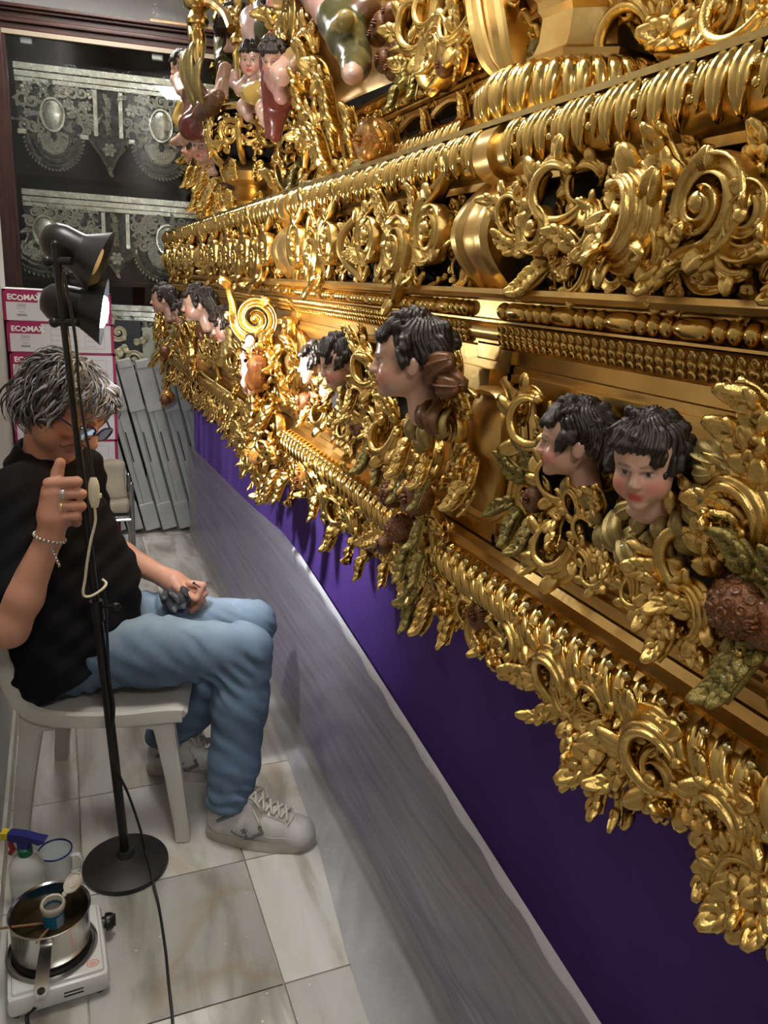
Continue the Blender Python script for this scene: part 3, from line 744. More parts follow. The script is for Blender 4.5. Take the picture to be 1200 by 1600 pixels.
# ------------------------------------------------------------------ grey boards leaning
GREYP = mat('grey_plastic', (0.43, 0.44, 0.435), 0, 0.45, col2=(0.37, 0.38, 0.375), cscale=10, bump=.1, bscale=50)
SLOT = mat('slot_shadow_plastic', (0.05, 0.05, 0.05), 0, 0.6)
blen, bwid, bth = 1.02, .092, .22
for i in range(8):
    bx = .125+i*.0975; by = 4.53; lean = math.radians(-13.0)
    t = empty('grey_board', (bx, by, 0.014), (math.radians(-3), lean, 0), label='long grey plastic board leaning in a row, %s the stacked cartons' % ('nearest', 'second from', 'third from', 'fourth from', 'fifth from', 'sixth from', 'seventh from', 'farthest from')[i], cat='board', group='grey plastic boards leaning in a row')
    wd = bwid-.012
    mb = MB().box((0, .008, .16), (wd*.30, .05, blen-.16), bev=.002).box((wd*.36, .008, .16), (wd, .05, blen-.16), bev=.002).box((0, .02, .02), (wd, .06, blen-.02))
    build('slat', mb, GREYP, t, False)
    build('end_cap', MB().box((-.003, 0, 0), (wd+.003, .062, .165), bev=.006), GREYP, t, False)
    build('end_cap', MB().box((-.003, 0, blen-.30), (wd+.003, .062, blen-.03), bev=.006).box((.002, -.004, blen-.05), (wd-.002, .058, blen), bev=.006), GREYP, t, False)
    build('hand_slot', MB().box((wd*.42, .0055, .42), (wd*.52, .0085, .60)), SLOT, t, False)

# ------------------------------------------------------------------ chrome trolley with a folded cloth
CHROME = mat('chrome', (0.62, 0.62, 0.63), 1.0, 0.12)
SHELFG = mat('smoked_shelf', (0.08, 0.075, 0.07), 0.2, 0.15, coat=.4)
T0 = onz(206, 928); TX, TY = float(T0[0]), 3.40
t = empty('trolley', (TX, TY, 0), label='chrome tube trolley with smoked shelves beside the grey boards', cat='trolley')
tw, td = .36, .17
for (x, y) in ((0, 0), (-tw, 0), (0, td), (-tw, td)): build('post', MB().tube([(x, y, 0.03), (x, y, .60)], .0095, 10).sphere((x, y, .60), .0095, 10, 6).sphere((x, y, .018), .017, 10, 6), CHROME, t)
for z in (.44, .10):
    for a, b in (((0, 0), (-tw, 0)), ((0, td), (-tw, td)), ((0, 0), (0, td)), ((-tw, 0), (-tw, td))): build('rail', MB().tube([(*a, z), (*b, z)], .007, 8), CHROME, t)
    build('shelf', MB().box((-tw+.01, .01, z+.004), (-.01, td-.01, z+.012), bev=.002), SHELFG, t, False)
CLOTH = mat('beige_cloth', (0.44, 0.385, 0.29), 0, 0.85, col2=(0.36, 0.31, 0.225), cscale=6, bump=.35, bscale=25, bdist=.01)
cl = empty('cloth_bundle', (TX-.07, TY+.09, .453), label='folded beige canvas bundle standing on the chrome trolley', cat='cloth bundle')
def pillow(lo, hi, name, par, m, seed=1, amp=.010, n=18):
    lo = np.array(lo); hi = np.array(hi); s = SDF(.007, lo-.035, hi+.035)
    c = (lo+hi)/2; hw = (hi-lo)/2
    sl, g = s._sub(s.lo, s.lo+s.n*s.h)
    q = [np.maximum(np.abs(g[i]-c[i])-hw[i]+.016, 0) for i in range(3)]
    s.D = (np.sqrt(q[0]**2+q[1]**2+q[2]**2)-.016+np.minimum(np.maximum(np.maximum(np.abs(g[0]-c[0])-hw[0]+.016, np.abs(g[1]-c[1])-hw[1]+.016), np.abs(g[2]-c[2])-hw[2]+.016), 0)).astype(np.float32)
    s.disp(lambda P: amp*(np.sin(P[:, 0]*38+seed)+np.sin(P[:, 1]*33+P[:, 2]*21+seed*2)+.6*np.sin(P[:, 2]*47+P[:, 0]*30))*.5, .05)
    V, F = s.mesh(); return put(name, mesh_np(name, V, F, True, m), par)
pillow((-.16, -.06, .0), (.06, .06, .060), 'lower_fold', cl, CLOTH, 2, .004)
pillow((-.16, -.005, .058), (.058, .05, .225), 'upper_fold', cl, CLOTH, 5, .009)
# ================================================================== THE GILDED FLOAT
X0 = 0.60            # plane of the carved side; outward is -x, so a depth d stands at x = X0-d
WM = {}
def base_empty(name, loc, **k):
    o = empty(name, loc, **k); WM[o.name] = Matrix.Translation(loc); return o
def putw(name, me, parent, M, **k):
    P = WM.get(parent.name, Matrix.Identity(4)) if parent is not None else Matrix.Identity(4)
    o = put(name, me, parent, P.inverted() @ M, **k); WM[o.name] = M; return o
def buildw(name, mb, m, parent, smooth=True, ang=35, **k):
    me = mb.mesh(name, m, smooth)
    if smooth and ang: smooth_by_angle(me, ang)
    return putw(name, me, parent, Matrix.Identity(4), **k)
def wp(y, z, d=0.0): return np.array([X0-d, y, z])
def OM(pos, size, rot=0.0, mir=1, wsc=1.0, yaw=0.0, pitch=0.0):
    """ornament frame on the side of the float: u towards the viewer's right (-y), v up, w out (-x)"""
    s = (size, size, size) if np.isscalar(size) else size
    B = Matrix(((0, 0, -1, pos[0]), (-1, 0, 0, pos[1]), (0, 1, 0, pos[2]), (0, 0, 0, 1)))
    return B @ Matrix.Rotation(yaw, 4, 'Y') @ Matrix.Rotation(pitch, 4, 'X') @ Matrix.Rotation(rot, 4, 'Z') @ Matrix.Diagonal((s[0]*mir, s[1], s[2]*wsc, 1))

FL = base_empty('processional_float', (1.4, 2.0, 0.0), label='long gilded carved processional float with cherub heads and scrollwork panels', cat='float')
# gold library
G = {}
G['volute'] = volute_mesh(GOLD, 1.6); G['volute_s'] = volute_mesh(GOLD, 1.15, w=.15, name='scroll'); G['volute_big'] = volute_mesh(GOLD, 2.0, w=.15, h=.34, name='scroll')
G['leaf'] = leaf_mesh(GOLD, .9, 4); G['leaf_s'] = leaf_mesh(GOLD, -.4, 5, .34, .5); G['leaf_b'] = leaf_mesh(GOLD, 1.7, 4, .28, .6); G['leaf_n'] = leaf_mesh(GOLD, .3, 3, .20, .3)
G['hook'] = hook_mesh(GOLD); G['hook_w'] = hook_mesh(GOLD, 5.2, .34, h=.4); G['hook_n'] = hook_mesh(GOLD, 3.6, .2)
G['flower'] = flower_mesh(GOLD, 6); G['flower5'] = flower_mesh(GOLD, 5)
G['cband'] = ribbon_mesh(GOLD, [(.35, .5), (-.1, .55), (-.42, .2), (-.42, -.2), (-.1, -.55), (.35, -.5)], .07, .14, SEC_ROUND, 'c_scroll')
G['sband'] = ribbon_mesh(GOLD, [(-.5, .35), (-.3, .5), (-.05, .3), (0, 0), (.05, -.3), (.3, -.5), (.5, -.35)], .07, .14, SEC_RIM, 's_scroll')
G['gleaf'] = leaf_mesh(GREENGLAZE, .5, 4, .30, .4, 'green_leaf'); G['gleaf_b'] = leaf_mesh(GREENGLAZE, -1.0, 5, .30, .5, 'green_leaf')
G['fruit'] = fruit_mesh(BROWNGLAZE, 'fruit'); G['apple'] = fruit_mesh(APPLE, 'apple'); G['pom'] = pine_mesh(BROWNGLAZE, 'pomegranate')
NM = dict(volute='scroll', volute_s='scroll', volute_big='scroll', leaf='acanthus_leaf', leaf_s='acanthus_leaf', leaf_b='acanthus_leaf', leaf_n='acanthus_leaf', hook='curled_leaf', hook_w='curled_leaf', hook_n='curled_leaf',
          flower='rosette', flower5='rosette', cband='c_scroll', sband='s_scroll', gleaf='green_leaf', gleaf_b='green_leaf', fruit='fruit', apple='apple', pom='pomegranate')
LABELS = {'green_leaf': 'olive glazed leaf', 'fruit': 'brown glazed fruit', 'apple': 'reddish apple', 'pomegranate': 'brown scaly pomegranate'}
def orn(kind, y, z, d, size, rot=0.0, mir=1, wsc=1.0, par=None, yaw=0.0, pitch=0.0):
    o = putw(NM[kind], G[kind], par, OM(wp(y, z, d), size, rot, mir, wsc, yaw, pitch))
    if NM[kind] in LABELS: o['label'] = LABELS[NM[kind]]
    return o
def ornp(kind, px, py, size, rot=0.0, mir=1, d=.03, wsc=1.0, par=None, yaw=0.0, pitch=0.0):
    p = onx(px, py, X0-d); return orn(kind, p[1], p[2], d, size, math.radians(rot), mir, wsc, par, yaw, pitch)
YN, YF = -0.75, 4.50
BRK = [(0.975, 1.085), (2.03, 2.26), (3.29, 3.44), (4.36, YF)]      # pilaster breaks along the side
def extrude(prof, y0, y1, name, m, par=FL, ang=28, **k):
    """profile [(d,z)] open polyline, closed at the back"""
    pr = [(-.06, prof[0][1])]+list(prof)+[(-.06, prof[-1][1])]; n = len(pr)
    V = [(X0-d, y0, z) for d, z in pr]+[(X0-d, y1, z) for d, z in pr]
    F = [(i, i+1, n+i+1, n+i) for i in range(n-1)]+[tuple(range(n))[::-1], tuple(range(n, 2*n))]
    return buildw(name, MB().add(V, F), m, par, True, ang, **k)
def arc(cd, cz, r, a0, a1, n=8): return [(cd+r*math.cos(math.radians(a)), cz+r*math.sin(math.radians(a))) for a in np.linspace(a0, a1, n)]

# dark core seen through the openwork
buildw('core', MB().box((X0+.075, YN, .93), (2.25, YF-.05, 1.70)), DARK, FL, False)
# ---- continuous mouldings, each with pieces of its own
frz = lambda z: .012+.050*math.sin(math.pi*min(1, max(0, (z-1.487)/.147)))
TC_D, TC_Z, TR = .028, 1.664, .033
torus = extrude([(.0, 1.628), (.012, 1.630)]+arc(TC_D, TC_Z, TR-.004, -80, 80, 10)+[(.03, 1.699), (.03, 1.706)], YN, YF, 'torus_moulding', GOLDFLAT)
fillet = extrude([(.048, 1.698), (.050, 1.7045), (.030, 1.708)], YN, YF, 'top_fillet', GOLDPALE)
ledge = extrude([(.020, 1.474), (.046, 1.476), (.052, 1.482), (.050, 1.4885), (.02, 1.490)], YN, YF, 'ledge', GOLDFLAT)
beadm = extrude([(.014, 1.442), (.026, 1.443), (.026, 1.446), (.012, 1.448), (.012, 1.472), (.03, 1.474)], YN, YF, 'bead_moulding', GOLDFLAT)
leafm = extrude([(.006, 1.412), (.010, 1.412)]+arc(.006, 1.427, .012, -70, 70, 6)+[(.020, 1.441)], YN, YF, 'leaf_moulding', GOLDFLAT)
band = extrude([(-.004, 1.385), (.003, 1.386), (.003, 1.405), (.010, 1.409), (.010, 1.412)], YN, YF, 'plain_band', GOLDFLAT)
lowl = extrude([(.012, 1.090), (.028, 1.091), (.030, 1.097), (.016, 1.104), (.010, 1.114), (-.002, 1.118)], YN, YF, 'lower_ledge', GOLDFLAT)
lowt = extrude([(.015, 1.030), (.03, 1.034)]+arc(.024, 1.062, .027, -65, 65, 8)+[(.028, 1.091)], YN, YF, 'lower_torus', GOLDFLAT)
# gadroons on the torus: leaf wraps from the top over the front, pointed below
def gad(wd, tip, name, rise=.008, a0=95, a1=-88):
    n = 15; t = np.linspace(0, 1, n); an = np.radians(a0+(a1-a0)*t); P = np.column_stack([.010*np.sin(t*2.2), TR*np.sin(an)*.93, TR*np.cos(an)*.93]); Nn = np.column_stack([np.zeros(n), np.sin(an), np.cos(an)])
    S = np.tile([1.0, 0, 0], (n, 1)); W = wd*np.clip(np.sin(np.pi*(.22+.76*t))**tip, .05, 1)
    return MB().sweep(P, S, Nn, W, rise*np.sin(np.pi*(.12+.83*t))**.4, [(-1, 0), (-.8, .75), (-.45, 1.0), (-.12, .72), (0, .5), (.12, .72), (.45, 1.0), (.8, .75), (1, 0)], .004).mesh(name, GOLD)
gA, gB = gad(.0135, .75, 'gadroon_leaf', .010, 95, -52), gad(.0085, .9, 'gadroon_leaf', .0065, 80, -30)
gbud = MB()
for i, (a, r) in enumerate(((50, .0048), (22, .0055), (-8, .0048))): gbud.sphere((.002*i, TR*math.sin(math.radians(a)), TR*math.cos(math.radians(a))+.002), (r, r, r*.9), 8, 6)
gbud = gbud.mesh('gadroon_bud', GOLD)
y = .12; i = 0
while y < YF-.02:
    if not any(a-.012 < y < b+.012 for a, b in ((.975, 1.02), (2.0, 2.07), (3.3, 3.37))):
        putw('gadroon_leaf', (gA, gA, gB)[i % 3], torus, OM(wp(y, TC_Z, TC_D), 1.0, 0))
        if i % 3 == 2: putw('gadroon_bud', gbud, torus, OM(wp(y, TC_Z, TC_D), 1.0, 0))
    y += .0265 if i % 3 != 1 else .0215; i += 1
for (a, b) in ((.978, 1.018), (2.01, 2.06), (3.31, 3.36)):
    buildw('torus_collar', MB().add(*(lambda pr: ([(X0-d, a, z) for d, z in pr]+[(X0-d, b, z) for d, z in pr], [(q, q+1, len(pr)+q+1, len(pr)+q) for q in range(len(pr)-1)]+[tuple(range(len(pr)))[::-1], tuple(range(len(pr), 2*len(pr)))]))([(-.02, 1.628)]+arc(TC_D, TC_Z, TR+.004, -85, 85, 12)+[(-.02, 1.70)])), GOLDFLAT, torus)
# beads and reels
bead = MB().sphere((0, 0, 0), (.0095, .0122, .0122), 12, 8).mesh('bead', GOLD)
reel = MB().lathe([(0, -.024), (.008, -.0235), (.0112, -.019), (.0122, -.008), (.0122, .008), (.0112, .019), (.008, .0235), (0, .024)], 12, Matrix.Rotation(math.pi/2, 4, 'Y')).mesh('reel', GOLD)
y = .2; i = 0
while y < YF-.03:
    if not any(a < y < b for a, b in ((.985, 1.075), (2.05, 2.09))):
        putw('reel' if i % 4 == 3 else 'bead', reel if i % 4 == 3 else bead, beadm, OM(wp(y, 1.459, .018), 1.0))
    y += (.0355, .0195, .0195, .0355)[(i+1) % 4]; i += 1
# small leaf row
lfm = leaf_mesh(GOLD, .5, 3, .36, .3)
y = .15
while y < YF-.02:
    if not any(a < y < b for a, b in ((.985, 1.075), (2.05, 2.09))): putw('acanthus_leaf', lfm, leafm, OM(wp(y, 1.413, .012), (.024, .026, .026), -.25))
    y += .0155 if y < 2.4 else .022
# lower torus: twisted acanthus and pearls
lt1 = leaf_mesh(GOLD, 1.3, 3, .34, .5)
n_ = 15; t_ = np.linspace(0, 1, n_); an_ = np.radians(85-170*t_); tw_ = .019*np.sin((t_-.5)*2.6)
twl = MB().sweep(np.column_stack([tw_, .027*np.sin(an_), .027*np.cos(an_)]), np.tile([1.0, 0, 0], (n_, 1)), np.column_stack([np.zeros(n_), np.sin(an_), np.cos(an_)]), .0115*np.sin(np.pi*(.12+.76*t_))**.6, .0105*np.sin(np.pi*(.12+.76*t_))**.5, [(-1, 0), (-.8, .8), (-.45, 1.0), (-.15, .55), (.1, .5), (.4, .95), (.75, .75), (1, 0)], .004).mesh('gadroon_leaf', GOLD)
pearl = MB().sphere((0, 0, 0), .0058, 8, 6).mesh('pearl', GOLDPALE)
y = .10; i = 0
while y < YF-.02:
    if not any(a < y < b for a, b in ((1.07, 1.10), (2.12, 2.2))):
        putw('gadroon_leaf', twl, lowt, OM(wp(y, 1.062, .024), 1.0)); putw('acanthus_leaf', lt1, lowt, OM(wp(y+.014, 1.058, .046), (.026, .030, .028), -.9 if i % 2 else 2.4, 1))
        putw('pearl', pearl, lowt, OM(wp(y+.006, 1.0895, .046), 1.0)); 
        if i % 2 == 0: putw('pearl', pearl, lowt, OM(wp(y+.004, 1.037, .048), 1.1))
    y += .0285; i += 1
# ---- frieze
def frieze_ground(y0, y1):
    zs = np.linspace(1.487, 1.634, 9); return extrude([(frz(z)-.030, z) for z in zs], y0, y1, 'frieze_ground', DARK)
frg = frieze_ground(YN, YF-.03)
frieze = extrude([(.0, 1.484), (.020, 1.486), (.020, 1.490), (.0, 1.494)], YN, YF, 'frieze', GOLDFLAT)
extrude([(.0, 1.622), (.024, 1.624), (.026, 1.634), (.0, 1.636)], YN, YF, 'frieze_cap', GOLDFLAT, frieze)
def sepband(y0, y1, extra=.012):
    zs = np.linspace(1.487, 1.634, 12); V = []; F = []
    steps = [(y0, .004), (y0+.08*(y1-y0), extra), (y0+.22*(y1-y0), extra), (y0+.28*(y1-y0), extra*.35), (y0+.5*(y1-y0), extra*.7), (y0+.72*(y1-y0), extra*.35), (y0+.78*(y1-y0), extra), (y0+.92*(y1-y0), extra), (y1, .004)]
    for yy, e in steps:
        for z in zs: V.append((X0-frz(z)-e, yy, z))
    n = len(zs)
    for a in range(len(steps)-1):
        for b in range(n-1): F.append((a*n+b, a*n+b+1, (a+1)*n+b+1, (a+1)*n+b))
    for a in (0, len(steps)-1):
        o = len(V); V += [(X0+.01, steps[a][0], z) for z in zs]
        for b in range(n-1): F.append((a*n+b, o+b, o+b+1, a*n+b+1))
    return buildw('frieze_band', MB().add(V, F), GOLDFLAT, frieze, True, 40)
for a, b in ((.955, 1.055), (1.95, 2.10), (3.27, 3.40), (4.36, 4.48)): sepband(a, b)
def frieze_arc(yc, hw, mir):
    """rounded rim closing a field"""
    pts = []
    for a in np.linspace(-85, 85, 17):
        z = 1.5605+.068*math.sin(math.radians(a)); yy = yc+mir*hw*math.cos(math.radians(a)); pts.append((X0-frz(z)-.004, yy, z))
    return buildw('frieze_arc', MB().tube(pts, .0085, 8), GOLDFLAT, frieze)
r1 = random.Random(11)
def frieze_fill(y0, y1, lam=.118):
    n = max(1, round((y1-y0)/lam)); st = (y1-y0)/n
    for i in range(n):
        yc = y0+st*(i+.5); s = 1 if i % 2 == 0 else -1; zc = 1.560+s*.012
        rot = 0.0 if s > 0 else math.pi
        orn('volute', yc, zc, frz(zc)-.012, .098*r1.uniform(.95, 1.1), rot+r1.uniform(-.2, .2), 1, .9, frieze)
        orn('flower5', yc, zc, frz(zc)+.004, .034, r1.uniform(0, 6), 1, 1, frieze)
        for k in range(4):
            a = r1.uniform(0, 6.28); yy = yc+st*.5+r1.uniform(-.03, .03); zz = 1.560+(.038 if k % 2 else -.040)+r1.uniform(-.012, .012)
            orn(('leaf_b', 'leaf', 'leaf_s', 'hook')[(k+i) % 4], yy, zz, frz(zz)-.010, .056*r1.uniform(.85, 1.25), a, r1.choice((1, -1)), .9, frieze)
        for k in range(3):
            yy = yc+r1.uniform(-.5, .5)*st; zz = r1.choice((1.505, 1.615))+r1.uniform(-.006, .006)
            orn(('hook_n', 'leaf_n', 'volute_s')[k], yy, zz, frz(zz)-.008, .040*r1.uniform(.85, 1.2), r1.uniform(0, 6.28), r1.choice((1, -1)), .9, frieze)
        orn('sband', yc+st*.5, 1.56, frz(1.56)-.012, (.085, .125, .08), r1.uniform(-.3, .3), s, 1, frieze)
frieze_arc(1.50, .055, 1); frieze_arc(1.33, -.05, -1) if False else None
frieze_fill(1.58, 1.93, .10); frieze_fill(1.07, 1.47, .115); frieze_fill(2.12, 3.25, .125); frieze_fill(3.42, 4.34, .13)
q3 = random.Random(77)
for i in range(230):
    yy = .12+2.5*q3.random()**1.1; zz = q3.uniform(1.500, 1.622)
    if any(a < yy < b for a, b in ((.955, 1.055), (1.95, 2.10))): continue
    orn(q3.choice(('leaf', 'leaf_b', 'leaf_s', 'hook_n', 'volute_s')), yy, zz, frz(zz)-.026, q3.uniform(.035, .06), q3.uniform(0, 6.28), q3.choice((1, -1)), .8, frieze)
frieze_arc(2.85, .06, 1); frieze_arc(3.93, .07, 1)
# the nearest bay is laid out piece by piece from what the photograph shows
for k in ((('hook_w', 880, 300, .085, 150, 1)), ('volute', 855, 355, .062, 20, 1), ('hook', 905, 290, .050, 30, -1), ('leaf_b', 985, 315, .085, 160, 1), ('hook_w', 1000, 335, .090, 200, -1),
          ('volute_s', 958, 415, .050, 80, 1), ('volute_s', 990, 410, .046, 200, -1), ('leaf', 905, 400, .055, 40, 1), ('hook', 885, 430, .050, 260, 1), ('leaf_s', 840, 415, .055, 140, 1), ('leaf', 820, 390, .050, 80, -1),
          ('hook', 815, 335, .060, 100, 1), ('volute', 1130, 320, .085, 150, 1), ('leaf_b', 1090, 290, .075, 60, -1), ('hook_w', 1030, 390, .065, 10, 1), ('leaf', 1085, 390, .060, 120, 1), ('leaf_s', 1140, 410, .065, 300, 1),
          ('hook', 1175, 390, .060, 40, -1), ('volute', 1190, 340, .065, 250, -1), ('leaf_b', 1165, 265, .060, 200, 1), ('leaf', 1060, 335, .055, 230, 1), ('flower5', 1145, 345, .034, 0, 1), ('flower5', 857, 372, .026, 0, 1),
          ('hook', 930, 360, .052, 300, 1), ('leaf_n', 955, 375, .050, 30, 1), ('leaf', 1110, 440, .050, 80, -1), ('hook_n', 1020, 440, .045, 100, 1), ('leaf_n', 930, 440, .045, 60, -1), ('leaf_b', 795, 350, .050, 10, 1), ('volute_s', 1195, 430, .05, 90, 1),
          ('cband', 845, 340, .070, 30, 1), ('cband', 975, 420, .060, 200, 1), ('sband', 1060, 420, .085, 40, 1), ('leaf_s', 1030, 300, .055, 330, -1), ('leaf', 950, 290, .050, 300, 1), ('hook', 850, 445, .042, 10, 1), ('leaf_n', 805, 440, .040, 320, 1)):
    p = onx(k[1], k[2], .55); orn(k[0], p[1], p[2], frz(p[2])-.006, k[3], math.radians(k[4]), k[5], 1.0, frieze)
frieze_fill(-.1, .42, .115)

# ---- lower field: panels with frames between the pilasters
ZB0, ZB1 = 1.118, 1.385
def panel(y0, y1, name='carved_panel', cut=None):
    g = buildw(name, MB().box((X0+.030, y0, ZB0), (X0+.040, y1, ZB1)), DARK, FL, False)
    f = MB()
    # stepped frame
    for i, (o, wd, dd) in enumerate(((0, .012, .010), (.010, .010, .018), (.020, .007, .008), (.026, .009, .002))):
        f.box((X0-dd, y0+o, ZB0+o), (X0+.03, y0+o+wd, ZB1-o)).box((X0-dd, y1-o-wd, ZB0+o), (X0+.03, y1-o, ZB1-o))
        f.box((X0-dd, y0+o, ZB0+o), (X0+.03, y1-o, ZB0+o+wd)).box((X0-dd, y0+o, ZB1-o-wd), (X0+.03, y1-o, ZB1-o))
    buildw('frame', f, GOLDFLAT, g, False)
    bk = MB().box((X0+.006, y0+.03, ZB1-.075), (X0+.030, y1-.03, ZB1-.03)).box((X0+.006, y0+.03, ZB0+.03), (X0+.030, y1-.03, ZB0+.055))
    buildw('ground_board', bk, GOLDFLAT, g, False)
    return g
pA = panel(.10, .955); pB = panel(1.16, 2.035); pC = panel(2.36, 3.30); pD = panel(3.44, 4.36)
pAn = panel(YN, .06, 'carved_panel')
# pilaster strips
def pilaster(y0, y1, d=.008):
    g = buildw('pilaster', MB().box((X0-d, y0, ZB0), (X0+.04, y1, ZB1+.02)).box((X0-d-.01, y0+.2*(y1-y0), ZB0+.02), (X0, y1-.2*(y1-y0), ZB1-.01)), GOLDFLAT, FL, False)
    return g
P1 = pilaster(.955, 1.16); P2 = pilaster(2.035, 2.36); P3 = pilaster(3.30, 3.44); P4 = pilaster(4.36, YF)
for (a, b, dz) in ((.985, 1.055, .012), (2.05, 2.10, .012), (3.30, 3.36, .012)):
    buildw('cornice_block', MB().box((X0-.010, a, 1.386), (X0+.02, b, 1.484), bev=.003), GOLDFLAT, FL, False)

def cartouche(yc, par, hw=.062, z0=1.150, z1=1.352):
    """swelling gold plate with raised rims beside the near panel"""
    n = 26; V = []; out = []
    for i in range(n):
        a = 2*math.pi*i/n; c, s = math.cos(a), math.sin(a)
        out.append((yc+hw*np.sign(c)*abs(c)**.7, (z0+z1)/2+(z1-z0)/2*np.sign(s)*abs(s)**.55))
    c0 = np.array([yc, (z0+z1)/2]); V = []; F = []
    rings = ((1.0, -.01), (1.0, .018), (.94, .026), (.87, .020), (.80, .022), (.5, .036), (.0, .042))
    for k, d in rings[:-1]:
        for q in out: p = c0+(np.array(q)-c0)*k; V.append((X0-d-.004, p[0], p[1]))
    V.append((X0-.046, *c0)); m = len(rings)-1
    for a in range(m-1):
        for i in range(n): F.append((a*n+i, a*n+(i+1) % n, (a+1)*n+(i+1) % n, (a+1)*n+i))
    for i in range(n): F.append(((m-1)*n+i, (m-1)*n+(i+1) % n, m*n))
    return buildw('cartouche', MB().add(V, F), GOLDFLAT, par, True, 50)
cartouche(.985, P1, .062); cartouche(2.07, P2, .05); cartouche(3.36, P3, .05)
# curved rim of the near panel round the cartouche
rim = MB()
for off, dd, rr in ((0, .016, .0075), (.014, .012, .0055), (.026, .006, .0065)):
    pts = [(X0-dd, .955-off*.3, ZB1-.02-off*.6), (X0-dd, .930-off, 1.345), (X0-dd, .905-off, 1.29), (X0-dd, .902-off, 1.24), (X0-dd, .915-off, 1.185), (X0-dd, .955-off, 1.158), (X0-dd, 1.0-off, 1.150+off)]
    rim.tube(cr(pts, 6), rr, 8)
buildw('curved_frame', rim, GOLDFLAT, pA)
rim = MB()
for off, dd, rr in ((0, .016, .0075), (.018, .012, .0055)):
    pts = [(X0-dd, 2.03-off*.3, ZB1-.02), (X0-dd, 1.995-off, 1.345), (X0-dd, 1.975-off, 1.29), (X0-dd, 1.972-off, 1.24), (X0-dd, 1.985-off, 1.185), (X0-dd, 2.03-off, 1.155)]
    rim.tube(cr(pts, 6), rr, 8)
buildw('curved_frame', rim, GOLDFLAT, pB)

# ------------------------------------------------------------------ cherub heads (unit head: face +y, up +z)
def head_sdf(h=.045, adult=0.0):
    s = SDF(h, (-1.35, -1.45, -1.65), (1.35, 1.45, 1.35))
    s.ell((0, -.12, .26), (.76, .90, .78), k=.1); s.ell((0, .22, -.22), (.60, .62, .70), k=.25); s.ell((0, .42, .36), (.56, .38, .42), k=.25)
    for q in (-1, 1):
        s.ell((q*.33, .52, -.34), (.28, .26, .28), k=.2); s.ell((q*.74, -.04, -.10), (.09, .17, .24), k=.06)
    s.ell((0, .66, -.78), (.21, .20, .16), k=.15); s.ell((0, .32, -.45), (.58, .46, .36), k=.2)
    for q in (-1, 1): s.ell((q*.28, .88, .03), (.20, .15, .105), k=.14, op='sub')
    s.cap((0, .80, .10), (0, .98, -.20), .070, .095, k=.12); 
    for q in (-1, 1): s.ell((q*.095, .93, -.24), (.07, .08, .06), k=.07)
    for q in (-1, 1): s.ell((q*.27, .695, .03), (.135, .11, .115), k=.03)
    for q in (-1, 1): s.cap((q*.12, .84, .17), (q*.42, .70, .18), .055, .04, k=.10)
    s.cap((-.10, .85, -.47), (.10, .85, -.47), .045, .045, k=.06); s.cap((-.11, .81, -.60), (.11, .81, -.60), .055, .055, k=.08)
    s.cap((-.15, .92, -.533), (.15, .92, -.533), .016, .016, k=.03, op='sub')
    s.cap((0, -.22, -.55), (0, -.34, -1.30), .38, .42, k=.12); s.ell((0, -.36, -1.45), (.62, .34, .26), k=.2)
    return s
SKIN = np.array((0.56, 0.335, 0.235))
def head_col(V, skin=SKIN, blush=.75):
    c = np.tile(skin, (len(V), 1)); x, y, z = V[:, 0], V[:, 1], V[:, 2]
    def blend(m, col): 
        nonlocal c
        m = np.clip(m, 0, 1)[:, None]; c = c*(1-m)+np.array(col)*m
    fr = (y > .2)
    for q in (-1, 1): blend(blush*np.exp(-(((x-q*.42)/.22)**2+((z+.32)/.20)**2))*fr, (.60, .16, .12))
    blend(1.2*np.exp(-((x/.19)**4+((z+.535)/.105)**4))*(y > .70), (.52, .09, .07))
    for q in (-1, 1):
        xx = q*x
        brow = np.exp(-(((z-(.235-.9*(xx-.27)**2))/.026)**2))*np.exp(-(((xx-.29)/.19)**6))*(y > .45); blend(brow, (.06, .03, .02))
        eye = np.exp(-((((xx-.27)/.145)**2+((z-.03)/.062)**2)**3))*(y > .60); blend(eye, (.55, .50, .44))
        lid = np.exp(-(((z-(.085-1.6*(xx-.27)**2))/.018)**2))*np.exp(-(((xx-.27)/.16)**6))*(y > .6); blend(lid, (.05, .025, .02))
        iris = np.exp(-((((xx-.27)/.062)**2+((z-.035)/.060)**2)**4))*(y > .70); blend(iris, (.035, .018, .012))
    return c
V_, F_ = head_sdf().mesh(); CH_ME = mesh_np('cherub_head', V_, F_, True, CHERUB, col=head_col(V_))
